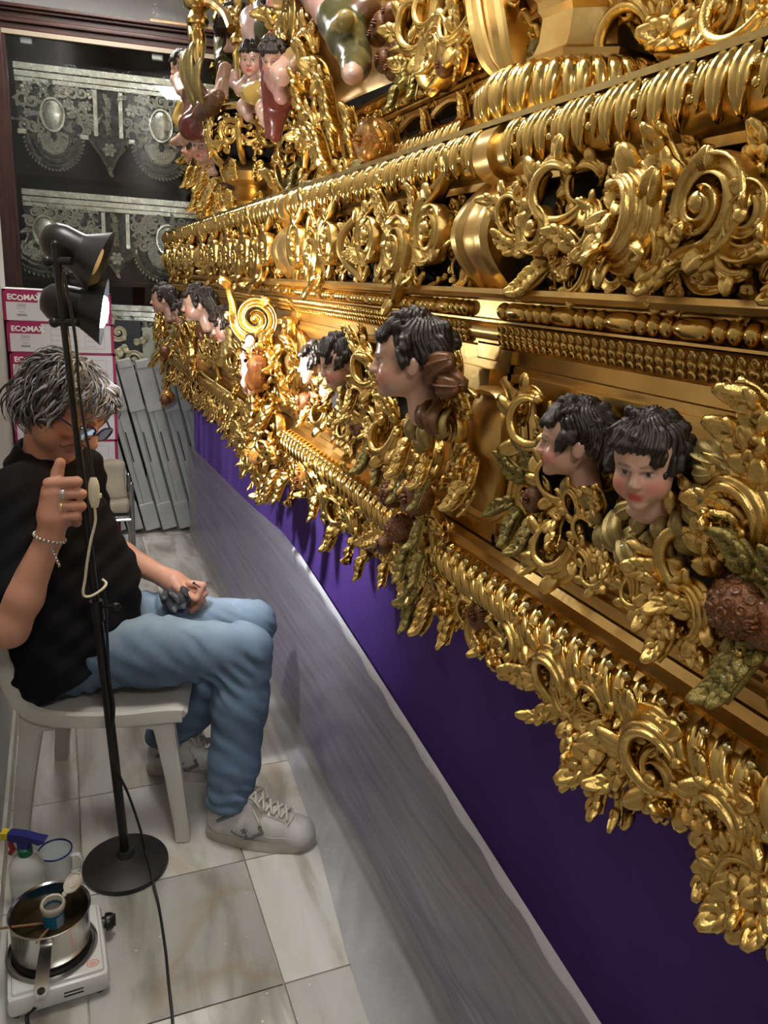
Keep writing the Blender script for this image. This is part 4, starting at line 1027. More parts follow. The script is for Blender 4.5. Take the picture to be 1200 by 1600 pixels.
def hair_me(seed, m, name='hair', h=.036, part=0.0, long=0.0):
    r = random.Random(seed); s = SDF(h, (-1.45, -1.6, -1.5), (1.45, 1.45, 1.55))
    s.ell((0, -.20, .34), (.84, .92, .80), k=.1)
    s.ell((0, .66, -.30), (.70, .80, .86), k=.08, op='sub')
    for i in range(46):
        a = r.uniform(0, 2*math.pi); e = r.uniform(-.55, 1.45)
        c = np.array([.82*math.cos(e)*math.cos(a), -.16+.94*math.cos(e)*math.sin(a), .30+.80*math.sin(e)])
        if c[1] > .45 and c[2] < .42: continue
        if c[1] > -.15 and c[2] < .12: continue
        out = unit(c-np.array([0, -.15, .3])); tg = unit(np.cross(out, [r.uniform(-.4, .4), .3, 1.0])); dn = unit(np.array([0, -.15, -1.0])-out*out@np.array([0, -.15, -1.0]))
        d1 = unit(dn+tg*r.uniform(-.9, .9)); L = r.uniform(.28, .50)
        p = [c, c+d1*L*.5+out*.08, c+d1*L*.9+tg*.12+out*.02]
        s.chain(p, [r.uniform(.13, .19), r.uniform(.11, .15), .05], k=.05)
    for i in range(9):   # fringe curling on the brow
        x = -.52+1.04*i/8; p = [np.array([x*.8, .45, .88]), np.array([x, .74-.25*x*x, .62]), np.array([x+.14*math.sin(i*2.3), .78-.45*x*x, .52+.09*math.sin(i*1.7)])]
        s.chain(p, [.16, .13, .05], k=.05)
    for q in (-1, 1):
        for i in range(3, 6): s.chain([np.array([q*.72, .25-.2*i, .35]), np.array([q*.84, .20-.24*i, -.05-.05*i-long*.2]), np.array([q*.78, .12-.24*i, -.38-.06*i-long*.5])], [.15, .14, .06], k=.05)
    for i in range(6): s.chain([np.array([-.6+.24*i, -.9, .1]), np.array([-.62+.25*i, -.98, -.35]), np.array([-.55+.22*i, -.80, -.75-long*.3])], [.18, .17, .08], k=.05)
    def comb(P):
        a = np.arctan2(P[:, 0], P[:, 1]+.2); e = np.arctan2(P[:, 2]-.2, np.hypot(P[:, 0], P[:, 1]+.2))
        return .028*np.sin(a*34+4*np.sin(e*4+seed)+3*np.sin(a*3))
    s.disp(comb, .12)
    V, F = s.mesh(); return mesh_np(name, V, F, True, m)
HAIRS = [hair_me(1, DKHAIR), hair_me(5, DKHAIR, long=.6), hair_me(9, DKHAIR, long=.3)]
def look(pos, size, fwd, up=(0, 0, 1)):
    f = unit(fwd); x = unit(np.cross(f, up)); z = np.cross(x, f); return frameM(pos, x, f, z, size)
feather = leaf_mesh(OLIVE, .15, 1, .42, .25, 'feather', 13, .0); featherb = leaf_mesh(WINGBROWN, .25, 1, .34, .25, 'feather', 13, .0)
def cherub(pos, size, fwd, hair=0, par=FL, up=(0, 0, 1), label=None):
    M = look(pos, size, fwd, up); o = putw('cherub_head', CH_ME, par, M)
    if label: o['label'] = label
    putw('hair', HAIRS[hair], o, M, label='dark brown painted curls'); return o
def feat(me, par, px, py, d, size, rot, wsc=1.3, mir=1, pitch=0.0):
    p = onx(px, py, X0-d); return putw('feather', me, par, OM(p, size, math.radians(rot), mir, wsc, 0, pitch))

# near panel: two heads
hA1 = cherub(onx(898, 690, .545), .042, (-.84, .52, -.10), 0, pA, label='cherub head in profile with black curls beside a second cherub head')
pa2 = onx(1012, 722, .515)
hA2 = cherub(pa2, .0410, (-.80, -.52, -.22), 1, pA, up=(.05, .1, 1), label='rosy cherub head with parted brown hair and a collar of feathers')
r2 = random.Random(3)
for row, (n, rad, s) in enumerate(((7, 70, .024), (9, 98, .027), (8, 120, .022))):
    for i in range(n):
        a = math.radians(-8+140*i/(n-1)) if row < 2 else math.radians(10+110*i/(n-1))
        feat(feather, hA2, 1030+rad*math.cos(a)*.85, 742+rad*math.sin(a)*.92, .062-.012*row, (s, s*1.05, s), math.degrees(-a)-90+r2.uniform(-12, 12), 1.4, 1, .25)
for (px, py, s, rt) in ((1095, 700, .050, -100), (1098, 722, .038, -80), (1120, 690, .040, -110), (1090, 745, .035, -70), (1125, 735, .034, -60), (1115, 765, .034, -80), (1135, 705, .036, -120), (905, 745, .030, 150), (925, 760, .028, 200), (935, 785, .030, 220), (945, 815, .034, 215), (965, 800, .05, 220), (985, 830, .05, 225)):
    feat(feather, hA2, px, py, .045, (s*.8, s, s), rt, 1.4)
A = [('hook_w', 850, 655, .085, 170, 1, .030), ('leaf_b', 868, 640, .055, 250, -1, .035), ('gleaf', 840, 740, .050, 20, 1, .035), ('gleaf_b', 820, 745, .050, 70, 1, .03), ('gleaf', 850, 720, .045, -30, 1, .035),
     ('fruit', 838, 780, .038, 100, 1, .036), ('gleaf', 812, 800, .050, 170, 1, .03), ('gleaf_b', 835, 815, .055, 185, 1, .032), ('gleaf', 850, 825, .050, 200, -1, .03), ('gleaf', 800, 785, .045, 120, 1, .028),
     ('hook', 878, 745, .060, 120, 1, .04), ('leaf', 895, 720, .050, 60, -1, .042), ('leaf_b', 880, 800, .060, 190, 1, .035), ('hook', 905, 790, .045, 30, 1, .045), ('hook_w', 880, 850, .075, 220, 1, .03), ('leaf', 868, 865, .055, 120, 1, .028),
     ('leaf_b', 930, 800, .055, 300, 1, .04), ('leaf', 945, 845, .050, 250, -1, .042), ('hook_n', 925, 830, .045, 60, 1, .045), ('flower5', 965, 835, .030, 0, 1, .05), ('leaf_s', 985, 845, .050, 260, 1, .04),
     ('hook', 925, 885, .050, 20, 1, .04), ('hook', 935, 893, .040, 200, 1, .045), ('leaf', 955, 890, .050, 280, 1, .035), ('hook', 990, 912, .055, 20, 1, .045), ('leaf_b', 1015, 905, .060, 270, 1, .038), ('hook', 1000, 922, .040, 210, 1, .05),
     ('sband', 1010, 865, (.05, .09, .06), 70, 1, .035), ('hook_w', 1118, 872, .100, 130, 1, .025), ('leaf_b', 1120, 885, .075, 10, -1, .04), ('leaf', 1058, 905, .062, 150, 1, .042), ('leaf_s', 1068, 890, .055, 110, 1, .044), ('leaf', 1040, 925, .060, 230, 1, .04),
     ('leaf_s', 1050, 945, .058, 200, 1, .042), ('hook', 1088, 960, .060, 330, 1, .045), ('leaf_b', 1105, 975, .060, 60, 1, .045), ('leaf', 1075, 990, .055, 250, 1, .04), ('leaf_n', 1120, 1000, .055, 280, 1, .035),
     ('pom', 1163, 948, .062, 0, 1, .055), ('fruit', 1200, 972, .050, 0, 1, .05), ('gleaf_b', 1160, 1005, .065, 190, 1, .045), ('gleaf', 1185, 1015, .060, 160, 1, .045), ('gleaf', 1185, 910, .055, 30, 1, .05), ('gleaf', 1200, 925, .050, -20, 1, .05),
     ('hook', 1135, 795, .060, 80, 1, .045), ('hook_w', 1165, 800, .075, 300, -1, .04), ('leaf_b', 1180, 720, .085, 330, 1, .045), ('leaf', 1195, 760, .070, 20, 1, .045), ('hook', 1190, 690, .060, 200, 1, .04), ('leaf_s', 1185, 835, .065, 60, -1, .04), ('leaf_b', 1150, 870, .060, 330, 1, .04),
     ('leaf_n', 845, 700, .05, 330, 1, .03), ('leaf', 825, 620, .045, 220, -1, .02), ('sband', 905, 860, (.06, .10, .06), 110, 1, .03), ('volute', 1160, 770, .05, 40, 1, .04)]
for k in A: ornp(k[0], k[1], k[2], k[3], k[4], k[5], k[6], 1.0, pA)
for (yy, zz) in [(.42-.06*i, 1.16+.09*j) for i in range(6) for j in range(3)]:
    orn(r2.choice(('hook', 'leaf_b', 'leaf', 'volute')), yy, zz, .03, .075, r2.uniform(0, 6.28), r2.choice((1, -1)), 1, pA)

# cartouche carvings and the pilaster head
for k in (('cband', 728, 660, .085, 0, 1, .055), ('volute', 712, 668, .060, 200, 1, .055), ('leaf', 735, 650, .05, 20, 1, .058), ('leaf_b', 730, 700, .060, 190, 1, .055), ('volute_s', 712, 738, .045, 150, 1, .05), ('leaf_s', 735, 745, .060, 170, 1, .05), ('leaf', 745, 720, .05, 200, -1, .05), ('hook', 718, 640, .045, 100, 1, .055), ('leaf_n', 742, 770, .04, 160, 1, .045)):
    ornp(k[0], k[1], k[2], k[3], k[4], k[5], k[6], 1.0, P1)
hp = onx(642, 562, .475)
hP1 = cherub(hp, .058, (-.90, .42, -.08), 2, P1, label='largest cherub head in profile with black hair on the pilaster')
for (px, py, s, rt, d) in ((690, 580, .075, -75, .09), (700, 595, .065, -95, .09), (680, 600, .055, -60, .10), (715, 578, .06, -110, .08), (672, 625, .05, -150, .10), (690, 630, .05, -170, .095), (660, 645, .045, 170, .10), (680, 650, .05, 185, .095), (668, 668, .042, 190, .09), (700, 640, .045, 200, .085)):
    feat(featherb if py < 640 else feather, hP1, px, py, d, (s*.85, s, s), rt, 1.4)
for k in (('leaf', 720, 595, .05, -30, 1, .06), ('leaf_s', 705, 615, .045, -70, 1, .06), ('hook_w', 610, 680, .075, 200, 1, .075), ('leaf_b', 600, 655, .060, 120, 1, .06), ('leaf', 622, 655, .055, 30, 1, .08), ('leaf_s', 640, 690, .060, 190, 1, .085), ('volute', 668, 678, .055, 10, 1, .085), ('leaf_n', 655, 715, .06, 170, 1, .08),
          ('leaf', 672, 715, .055, 190, -1, .08), ('gleaf', 668, 745, .055, 175, 1, .08), ('gleaf', 645, 740, .06, 150, 1, .08), ('fruit', 652, 778, .060, 60, 1, .085), ('pom', 614, 772, .050, 0, 1, .085), ('gleaf_b', 660, 815, .05, 200, 1, .08), ('pom', 626, 826, .052, 0, 1, .085), ('fruit', 600, 852, .034, 0, 1, .08),
          ('gleaf', 640, 855, .06, 190, 1, .075), ('gleaf_b', 660, 870, .06, 200, -1, .07), ('gleaf', 655, 890, .05, 170, 1, .065), ('leaf', 690, 830, .04, 60, 1, .06), ('volute_s', 660, 838, .04, 30, 1, .06), ('leaf_s', 630, 720, .055, 220, 1, .075), ('hook', 695, 640, .05, 60, 1, .06), ('leaf_b', 590, 690, .055, 230, 1, .06)):
    ornp(k[0], k[1], k[2], k[3], k[4], k[5], k[6], 1.0, P1)
# second panel
hB1 = cherub(onx(497, 570, .555), .046, (-.94, .30, -.12), 0, pB, label='cherub head half hidden behind its twin in the second panel')
hB2 = cherub(onx(535, 566, .535), .049, (-.93, .02, -.32), 1, pB, label='cherub head with long dark hair in the second panel')
B = [('leaf', 562, 545, .055, 20, 1, .05), ('gleaf', 545, 540, .05, 60, 1, .04), ('hook_w', 585, 572, .085, 150, 1, .05), ('leaf_b', 590, 600, .07, 330, 1, .05), ('leaf_s', 560, 600, .06, 200, 1, .055), ('hook', 572, 625, .07, 120, 1, .05), ('leaf', 540, 615, .055, 250, 1, .05), ('leaf_b', 520, 612, .06, 190, 1, .05), ('hook', 500, 605, .055, 60, 1, .045),
     ('fruit', 495, 622, .05, 90, 1, .035), ('leaf', 485, 640, .055, 140, 1, .03), ('hook_w', 508, 645, .07, 210, 1, .035), ('flower', 535, 640, .05, 0, 1, .05), ('hook', 525, 660, .055, 20, 1, .045), ('hook', 545, 668, .055, 200, 1, .045), ('leaf_b', 560, 650, .06, 90, 1, .05), ('volute', 588, 655, .07, 40, 1, .05), ('fruit', 562, 668, .042, 0, 1, .05), ('pom', 575, 672, .045, 0, 1, .05),
     ('gleaf', 590, 690, .06, 160, 1, .045), ('gleaf_b', 578, 700, .06, 190, 1, .04), ('gleaf', 600, 715, .06, 200, 1, .04), ('leaf', 558, 690, .05, 220, 1, .035), ('leaf_s', 610, 620, .06, 30, 1, .05), ('hook', 600, 640, .06, 250, -1, .05), ('leaf', 605, 560, .06, 320, 1, .04), ('leaf_n', 480, 600, .05, 30, 1, .03), ('leaf_s', 575, 540, .05, 340, 1, .03), ('hook_n', 470, 625, .05, 300, 1, .02)]
for k in B: ornp(k[0], k[1], k[2], k[3], k[4], k[5], k[6], 1.0, pB)
for i, (px, py) in enumerate(((540, 598), (528, 590), (552, 592), (560, 580), (512, 596), (505, 590))): feat(feather, hB2, px, py, .05, .032, 180+i*20, 1.4)
# second pilaster: large console scroll, small nude figure and leaves
ornp('volute_big', 400, 497, .125, 60, 1, .085, 1.0, P2, 1.25)
for k in (('leaf_b', 425, 520, .085, 210, 1, .06), ('leaf_b', 440, 545, .085, 170, 1, .05), ('hook_w', 428, 560, .085, 160, 1, .06), ('leaf', 440, 590, .10, 20, 1, .05), ('leaf_s', 418, 600, .11, 15, 1, .075), ('leaf', 408, 620, .09, 200, -1, .08), ('volute', 398, 625, .075, 190, 1, .09), ('leaf_s', 425, 640, .085, 160, 1, .07),
          ('volute_s', 455, 510, .07, 100, 1, .03), ('leaf', 465, 560, .07, 20, 1, .03), ('hook', 450, 610, .07, 60, 1, .04), ('leaf_b', 460, 580, .07, 200, 1, .04), ('fruit', 478, 628, .05, 80, 1, .03), ('hook', 395, 655, .06, 30, 1, .08), ('leaf', 412, 665, .07, 170, 1, .085), ('apple', 402, 707, .068, 0, 1, .10), ('pom', 407, 672, .055, 30, 1, .085), ('flower', 392, 668, .055, 0, 1, .09),
          ('hook', 420, 690, .075, 190, 1, .085), ('volute_s', 428, 705, .06, 60, 1, .08), ('leaf_s', 435, 740, .09, 180, 1, .08), ('leaf_b', 420, 745, .08, 200, -1, .08), ('leaf', 450, 745, .075, 160, 1, .075), ('leaf', 432, 720, .07, 30, 1, .08), ('hook_n', 412, 755, .06, 230, 1, .075), ('leaf_n', 400, 735, .06, 200, 1, .08), ('leaf_b', 375, 600, .075, 200, 1, .07), ('leaf', 372, 640, .07, 150, 1, .06)):
    ornp(k[0], k[1], k[2], k[3], k[4], k[5], k[6], 1.0, P2)
q0 = onx(405, 520, .53)
buildw('console_shaft', MB().tube(cr([onx(408, 500, .545), onx(412, 530, .53), onx(404, 565, .52), onx(400, 600, .525), onx(402, 625, .54)], 6), [.026]*6+[.034]*6+[.040]*6+[.034]*6+[.02], 12), GOLD, P2)
fig = SDF(.004, (.40, 2.08, 1.12), (.62, 2.48, 1.44))
def P_(px, py, X): return onx(px, py, X)
fig.chain([P_(390, 545, .49), P_(388, 562, .485), P_(386, 582, .49)], [.020, .017, .019], k=.012)
fig.ell(P_(391, 532, .485), (.014, .014, .017), k=.006)
fig.chain([P_(386, 585, .485), P_(384, 598, .470), P_(386, 612, .48)], [.014, .012, .008], k=.01); fig.chain([P_(391, 585, .49), P_(394, 600, .475), P_(392, 614, .485)], [.014, .012, .008], k=.01)
fig.chain([P_(388, 548, .48), P_(380, 558, .465), P_(386, 566, .46)], [.009, .008, .006], k=.008); fig.chain([P_(394, 546, .49), P_(402, 552, .48), P_(400, 565, .475)], [.009, .008, .006], k=.008)
Vf, Ff = fig.mesh(); putw('small_figure', mesh_np('small_figure', Vf, Ff, True, CHERUB, col=np.tile((.56, .33, .27), (len(Vf), 1))), P2, Matrix.Identity(4), label='pale nude carved figure on the console')
buildw('figure_hair', MB().sphere(tuple(P_(391.5, 529, .487)), (.0165, .0165, .015), 12, 8), DKHAIR, P2, label='dark hair of the small figure')
buildw('drapery', MB().tube(cr([P_(396, 540, .50), P_(402, 565, .49), P_(400, 590, .49), P_(394, 606, .495)], 5), [.012]*5+[.026]*5+[.030]*5+[.018], 10), BROWNGLAZE, P2, label='brown drapery of the small figure')
# third panel, third pilaster and the far ones
hC = cherub(onx(352, 508, .530), .052, (-.93, -.10, -.38), 1, pC, label='cherub head looking down in the third panel')
hC2 = cherub(onx(340, 508, .56), .045, (-.94, .25, -.2), 0, pC, label='cherub head turned away in the third panel')
hP3 = cherub(onx(310, 476, .475), .060, (-.96, .15, -.15), 2, P3, label='cherub head with a brown wing on the third pilaster')
hD1 = cherub(onx(286, 490, .545), .052, (-.95, .0, -.3), 0, pD, label='cherub head looking down in the farthest panel')
hP4 = cherub(onx(256, 468, .47), .062, (-.95, .25, -.1), 2, P4, label='cherub head at the far corner of the float')
for (h_, px, py, d) in ((hP3, 322, 490, .09), (hP3, 318, 500, .09), (hP4, 268, 480, .08), (hC, 365, 520, .05), (hC, 358, 528, .05)):
    for i in range(3): feat(featherb if h_ is not hC else feather, h_, px+i*2-2, py+i*5, d, .06, -90-30*i, 1.4)
def fill(par, y0, y1, z0, z1, n, s0, s1, d0, d1, seed, kinds=('hook', 'leaf_b', 'leaf', 'leaf_s', 'volute', 'hook_w')):
    q = random.Random(seed)
    for i in range(n): orn(q.choice(kinds), q.uniform(y0, y1), q.uniform(z0, z1), q.uniform(d0, d1), q.uniform(s0, s1), q.uniform(0, 6.28), q.choice((1, -1)), 1, par)
fill(pC, 2.42, 3.24, 1.16, 1.26, 26, .06, .09, .03, .06, 5); fill(pC, 2.42, 3.24, 1.26, 1.34, 8, .05, .07, .02, .04, 6)
fill(P3, 3.30, 3.46, 1.12, 1.33, 12, .06, .10, .05, .10, 7); fill(pD, 3.5, 4.3, 1.15, 1.33, 22, .06, .09, .03, .06, 8); fill(P4, 4.36, 4.48, 1.0, 1.34, 16, .06, .11, .04, .10, 9)
for (px, py, s, k, p, d) in ((258, 550, .07, 'fruit', P4, .09), (318, 564, .075, 'apple', pD, .06), (262, 620, .08, 'apple', P4, .07), (258, 625, .06, 'fruit', P4, .09), (300, 560, .05, 'fruit', pD, .05)):
    ornp(k, px, py, s, 0, 1, d, 1, p)
# ---- hanging fringe of scrolls under the lower torus
fringe = extrude([(.010, 1.022), (.022, 1.022), (.024, 1.030), (.016, 1.032)], YN, YF, 'fringe_rail', GOLDFLAT)
FR = [('leaf_b', 705, 905, .060, 200, 1), ('hook', 700, 930, .055, 30, 1), ('leaf_s', 680, 930, .060, 190, 1), ('leaf', 720, 945, .06, 170, 1), ('volute_s', 735, 920, .05, 80, 1), ('leaf', 672, 905, .05, 140, 1), ('fruit', 758, 962, .045, 80, 1), ('fruit', 772, 955, .04, 10, 1), ('gleaf', 790, 972, .04, 240, 1), ('hook_w', 815, 1005, .062, 10, 1), ('leaf_b', 780, 1000, .055, 230, 1), ('volute', 800, 1020, .05, 300, -1), ('leaf', 750, 985, .05, 250, 1), ('hook', 835, 1020, .05, 180, -1),
      ('hook_w', 885, 1060, .070, 80, 1), ('leaf_s', 858, 1058, .055, 110, 1), ('volute_s', 900, 1085, .05, 20, 1), ('leaf_b', 905, 1110, .060, 200, 1), ('leaf', 925, 1130, .060, 190, 1), ('leaf_s', 960, 1140, .070, 170, 1), ('leaf', 960, 1190, .055, 175, 1), ('leaf_b', 985, 1160, .060, 200, -1), ('hook', 945, 1100, .055, 60, 1), ('leaf', 930, 1175, .05, 150, 1), ('leaf_n', 975, 1205, .05, 200, 1),
      ('hook_w', 1050, 1180, .078, 130, 1), ('volute', 1040, 1210, .060, 60, 1), ('leaf_b', 1020, 1220, .055, 250, 1), ('leaf', 1080, 1235, .055, 260, 1), ('leaf_s', 1010, 1180, .05, 90, -1), ('sband', 1110, 1245, (.05, .08, .06), 80, 1), ('hook', 1100, 1255, .05, 330, 1), ('hook_w', 1150, 1280, .065, 60, 1), ('volute', 1165, 1300, .055, 10, 1), ('leaf_b', 1160, 1330, .06, 200, 1), ('leaf_s', 1180, 1350, .06, 180, 1), ('leaf', 1195, 1300, .06, 60, 1), ('hook', 1190, 1375, .055, 120, 1), ('leaf', 1145, 1320, .05, 160, 1),
      ('gleaf', 655, 925, .06, 185, 1), ('gleaf_b', 665, 905, .06, 170, 1), ('leaf', 640, 900, .05, 200, 1), ('fruit', 585, 845, .04, 40, 1), ('flower', 575, 838, .045, 0, 1), ('hook', 560, 820, .06, 30, 1), ('leaf_b', 555, 845, .055, 200, 1), ('hook_w', 535, 795, .065, 150, 1), ('leaf_s', 530, 815, .06, 190, 1), ('leaf', 575, 865, .05, 170, 1), ('volute', 545, 780, .06, 20, 1), ('apple', 482, 735, .055, 0, 1), ('fruit', 478, 750, .05, 60, 1), ('leaf', 505, 770, .06, 170, 1), ('hook', 500, 755, .065, 60, 1), ('hook_w', 515, 775, .07, 250, -1), ('leaf_b', 465, 760, .06, 200, 1), ('leaf', 610, 872, .05, 190, 1), ('leaf_s', 600, 835, .055, 130, 1)]
for k in FR: ornp(k[0], k[1], k[2], (k[3]*1.2 if np.isscalar(k[3]) else k[3]), k[4], k[5], .035, 1.0, fringe)
q = random.Random(21)
y = 2.42
while y < YF-.04:
    ph = math.sin((y-2.4)*6.3)
    for zz, s in ((1.005, .07), (.985-.02*ph, .065)):
        orn(q.choice(('leaf_s', 'hook', 'leaf_b', 'leaf', 'volute')), y+q.uniform(-.02, .02), zz+q.uniform(-.01, .01), .035, s, math.pi+q.uniform(-.8, .8), q.choice((1, -1)), 1, fringe)
    y += .062
y = -.1
while y < .40:
    for zz, s in ((1.005, .07), (.97, .065)): orn(q.choice(('leaf_s', 'hook', 'leaf_b', 'volute')), y, zz, .035, s, math.pi+q.uniform(-.8, .8), q.choice((1, -1)), 1, fringe)
    y += .055
for i in range(5): orn('leaf_s', 4.46+.01*(i % 2), .97-.035*i, .04, .07, math.pi+.2*(i % 3-1), 1, 1, fringe)
fill(fringe, .45, 2.40, .985, 1.02, 70, .05, .07, .022, .034, 31, ('hook', 'volute', 'hook_w', 'volute_s', 'leaf_b'))
fill(P2, 2.10, 2.42, .93, 1.05, 26, .06, .085, .04, .08, 33, ('hook', 'leaf_b', 'leaf_s', 'volute', 'hook_w'))
fill(P2, 2.06, 2.36, 1.06, 1.30, 16, .06, .09, .03, .06, 34); fill(P1, 1.09, 1.20, 1.0, 1.22, 18, .05, .07, .02, .05, 35)
fill(pB, 1.22, 2.0, 1.15, 1.30, 18, .05, .07, .01, .03, 36); fill(pA, .45, .86, 1.15, 1.30, 10, .04, .06, .0, .015, 37, ('hook', 'hook_w', 'volute'))
# ground behind the fringe openwork
y = .10
while y < 4.4:
    orn('leaf_n' if int(y*50) % 2 else 'leaf', y, 1.028, .024, (.045, .052, .04), math.pi+.35*math.sin(y*31), 1 if int(y*37) % 2 else -1, 1, fringe); y += .042 if y < 2.4 else .07
# ================================================================== VELVET SKIRT AND PLASTIC SHEET
VELVET = mat('purple_velvet', (0.060, 0.020, 0.190), 0, 0.8, col2=(0.044, 0.014, 0.145), cscale=5, cdetail=6, sheen=0.7, sheen_tint=(0.34, 0.18, 0.78), bump=.15, bscale=220, bdist=.001)
XV = 0.690
def vel(y, z):
    k = max(0, min(1, (y-2.0)/2.4))
    return XV+.004*math.sin(y*9.0+.6*math.sin(z*5))*(.4+k)+.006*math.sin(y*31+z*2)*k*k*(1.05-z)
ys = np.linspace(-.7, 4.48, 190); zs = np.linspace(.03, 1.04, 18)
V = [(vel(a, b), a, b) for b in zs for a in ys]; n = len(ys)
F = [(j*n+i, j*n+i+1, (j+1)*n+i+1, (j+1)*n+i) for j in range(len(zs)-1) for i in range(n-1)]
sk = base_empty('velvet_skirt', (XV, 2.0, 0.03), label='purple velvet skirt hanging below the gilded float', cat='skirt')
putw('side_cloth', mesh_np('side_cloth', V, F, True, VELVET), sk, Matrix.Identity(4))
xs = np.linspace(0, 1, 60); V = [(XV+.004+1.55*a, 4.48+.010*math.sin(a*60), b) for b in zs for a in xs]; n = 60
putw('end_cloth', mesh_np('end_cloth', V, [(j*n+i, j*n+i+1, (j+1)*n+i+1, (j+1)*n+i) for j in range(len(zs)-1) for i in range(n-1)], True, VELVET), sk, Matrix.Identity(4))
hem = MB().tube([(vel(a, .03), a, .03) for a in ys[::3]], .005, 6); buildw('hem', hem, VELVET, sk)

def film_mat():
    m = bpy.data.materials.new('thin_plastic_sheet'); m.use_nodes = True; nt = m.node_tree; N = nt.nodes; L = nt.links
    b = N['Principled BSDF']; b.inputs['Base Color'].default_value = (0.46, 0.46, 0.475, 1); b.inputs['Roughness'].default_value = 0.30
    out = N['Material Output']; tr = N.new('ShaderNodeBsdfTransparent'); tr.inputs[0].default_value = (0.95, 0.95, 0.97, 1)
    tl = N.new('ShaderNodeBsdfTranslucent'); tl.inputs[0].default_value = (0.6, 0.6, 0.62, 1)
    tc = N.new('ShaderNodeTexCoord'); mp = N.new('ShaderNodeMapping'); mp.inputs['Scale'].default_value = (1, 1.0, 26); mp.inputs['Rotation'].default_value = (-.28, 0, 0)
    L.new(tc.outputs['Object'], mp.inputs['Vector']); no = N.new('ShaderNodeTexNoise'); no.inputs['Scale'].default_value = 1.6; no.inputs['Detail'].default_value = 5; no.inputs['Roughness'].default_value = .7; L.new(mp.outputs[0], no.inputs['Vector'])
    bp = N.new('ShaderNodeBump'); bp.inputs['Strength'].default_value = 0.16; bp.inputs['Distance'].default_value = 0.010; L.new(no.outputs['Fac'], bp.inputs['Height']); L.new(bp.outputs[0], b.inputs['Normal'])
    rg = N.new('ShaderNodeMapRange'); rg.inputs[1].default_value = .3; rg.inputs[2].default_value = .75; rg.inputs[3].default_value = 0.42; rg.inputs[4].default_value = 0.72; L.new(no.outputs['Fac'], rg.inputs[0])
    mx = N.new('ShaderNodeMixShader'); L.new(rg.outputs[0], mx.inputs[0]); L.new(tr.outputs[0], mx.inputs[1]); L.new(b.outputs[0], mx.inputs[2]); L.new(mx.outputs[0], out.inputs[0])
    return m
FILMS = film_mat()
XF = .645
tops = [onx(*p, XF) for p in ((285, 685), (320, 718), (360, 758), (400, 796), (440, 830), (470, 868), (500, 913), (560, 1006), (620, 1100), (700, 1225), (844, 1450), (940, 1600))]
ty = [p[1] for p in tops][::-1]+[]; tz = [p[2] for p in tops][::-1]
ty = [-.6]+ty; tz = [tz[0]]+tz
def top_z(y): return float(np.interp(y, ty, tz))
spread = ([-.6, 1.0, 1.3, 1.7, 2.1, 2.6, 3.2, 4.4], [.13, .14, .120, .070, .045, .025, .012, .0])
ys = np.linspace(-.55, 4.42, 260); K = 34; V = []
rr = random.Random(8)
for j in range(K):
    for y in ys:
        k = j/(K-1); zt = top_z(y); near = max(0, min(1, (2.5-y)/1.4))
        if k < .72:
            q = k/.72; z = zt+(.012-zt)*q; x = XF+.008*q-.020*math.sin(math.pi*q)*near
            x += (.004*math.sin(y*17+q*11)*q+.0022*math.sin(y*31-q*34+2*math.sin(y*7)))*math.sin(math.pi*min(1, q*1.1))*(.4+near)
        else:
            q = (k-.72)/.28; sp = float(np.interp(y, *spread)); x = XF+.008-sp*q; z = .012*(1-q)**2+.004+.010*abs(math.sin(y*37+q*5+1.7*math.sin(y*11)))*math.sin(math.pi*q)*min(1, sp*12)+.004*q
            x += .004*math.sin(y*23)*1.0*(1-q)
        V.append((x, y+.02*math.sin(k*3)*near, max(z, .003)))
n = len(ys)
fs = base_empty('plastic_sheet', (XF, 2.0, 0), label='translucent plastic sheet draped over the lower purple velvet', cat='plastic sheet')
putw('sheet', mesh_np('sheet', V, [(j*n+i, j*n+i+1, (j+1)*n+i+1, (j+1)*n+i) for j in range(K-1) for i in range(n-1)], True, FILMS), fs, Matrix.Identity(4))
TAPE = mat('clear_tape', (0.80, 0.80, 0.85), 0, 0.16, alpha=.85)
V = []; yt = np.linspace(-.55, 2.20, 120)
for y in yt:
    zt = top_z(y); wv = .004*math.sin(y*40)
    V += [(XF-.002, y, zt+.003), (XF-.008-wv*.4, y, zt-.008), (XF-.004, y, zt-.022+wv), (XF+.002, y, zt-.040+wv)]
put_t = putw('taped_edge', mesh_np('taped_edge', V, [(i*4+j, i*4+j+1, (i+1)*4+j+1, (i+1)*4+j) for i in range(119) for j in range(3)], True, TAPE), fs, Matrix.Identity(4))
# ================================================================== UPPER TIER ON THE FLOAT
UT = base_empty('upper_gallery', (0.95, 1.2, 1.708), label='gilded upper tier with pierced lattice, octagonal pedestal and volutes on the float', cat='carved gallery')
DK = 1.709
buildw('deck', MB().box((X0-.02, -.7, 1.7075), (2.2, YF-.06, DK)), GOLDFLAT, UT, False)
def uext(prof, y0, y1, X, name, m, par=UT, ang=28):
    pr = [(-.05, prof[0][1])]+list(prof)+[(-.05, prof[-1][1])]; n = len(pr)
    V = [(X-d, y0, z) for d, z in pr]+[(X-d, y1, z) for d, z in pr]
    return buildw(name, MB().add(V, [(i, i+1, n+i+1, n+i) for i in range(n-1)]+[tuple(range(n))[::-1], tuple(range(n, 2*n))]), m, par, True, ang)
def uorn(kind, px, py, X, size, rot=0, mir=1, par=UT, yaw=0.0, wsc=1.0):
    o = putw(NM[kind], G[kind], par, OM(onx(px, py, X), size, math.radians(rot), mir, wsc, yaw))
    if NM[kind] in LABELS: o['label'] = LABELS[NM[kind]]
    return o
XU = .70
core_u = buildw('core', MB().box((XU+.09, -.6, DK), (1.9, 2.50, 2.33)), DARK, UT, False)
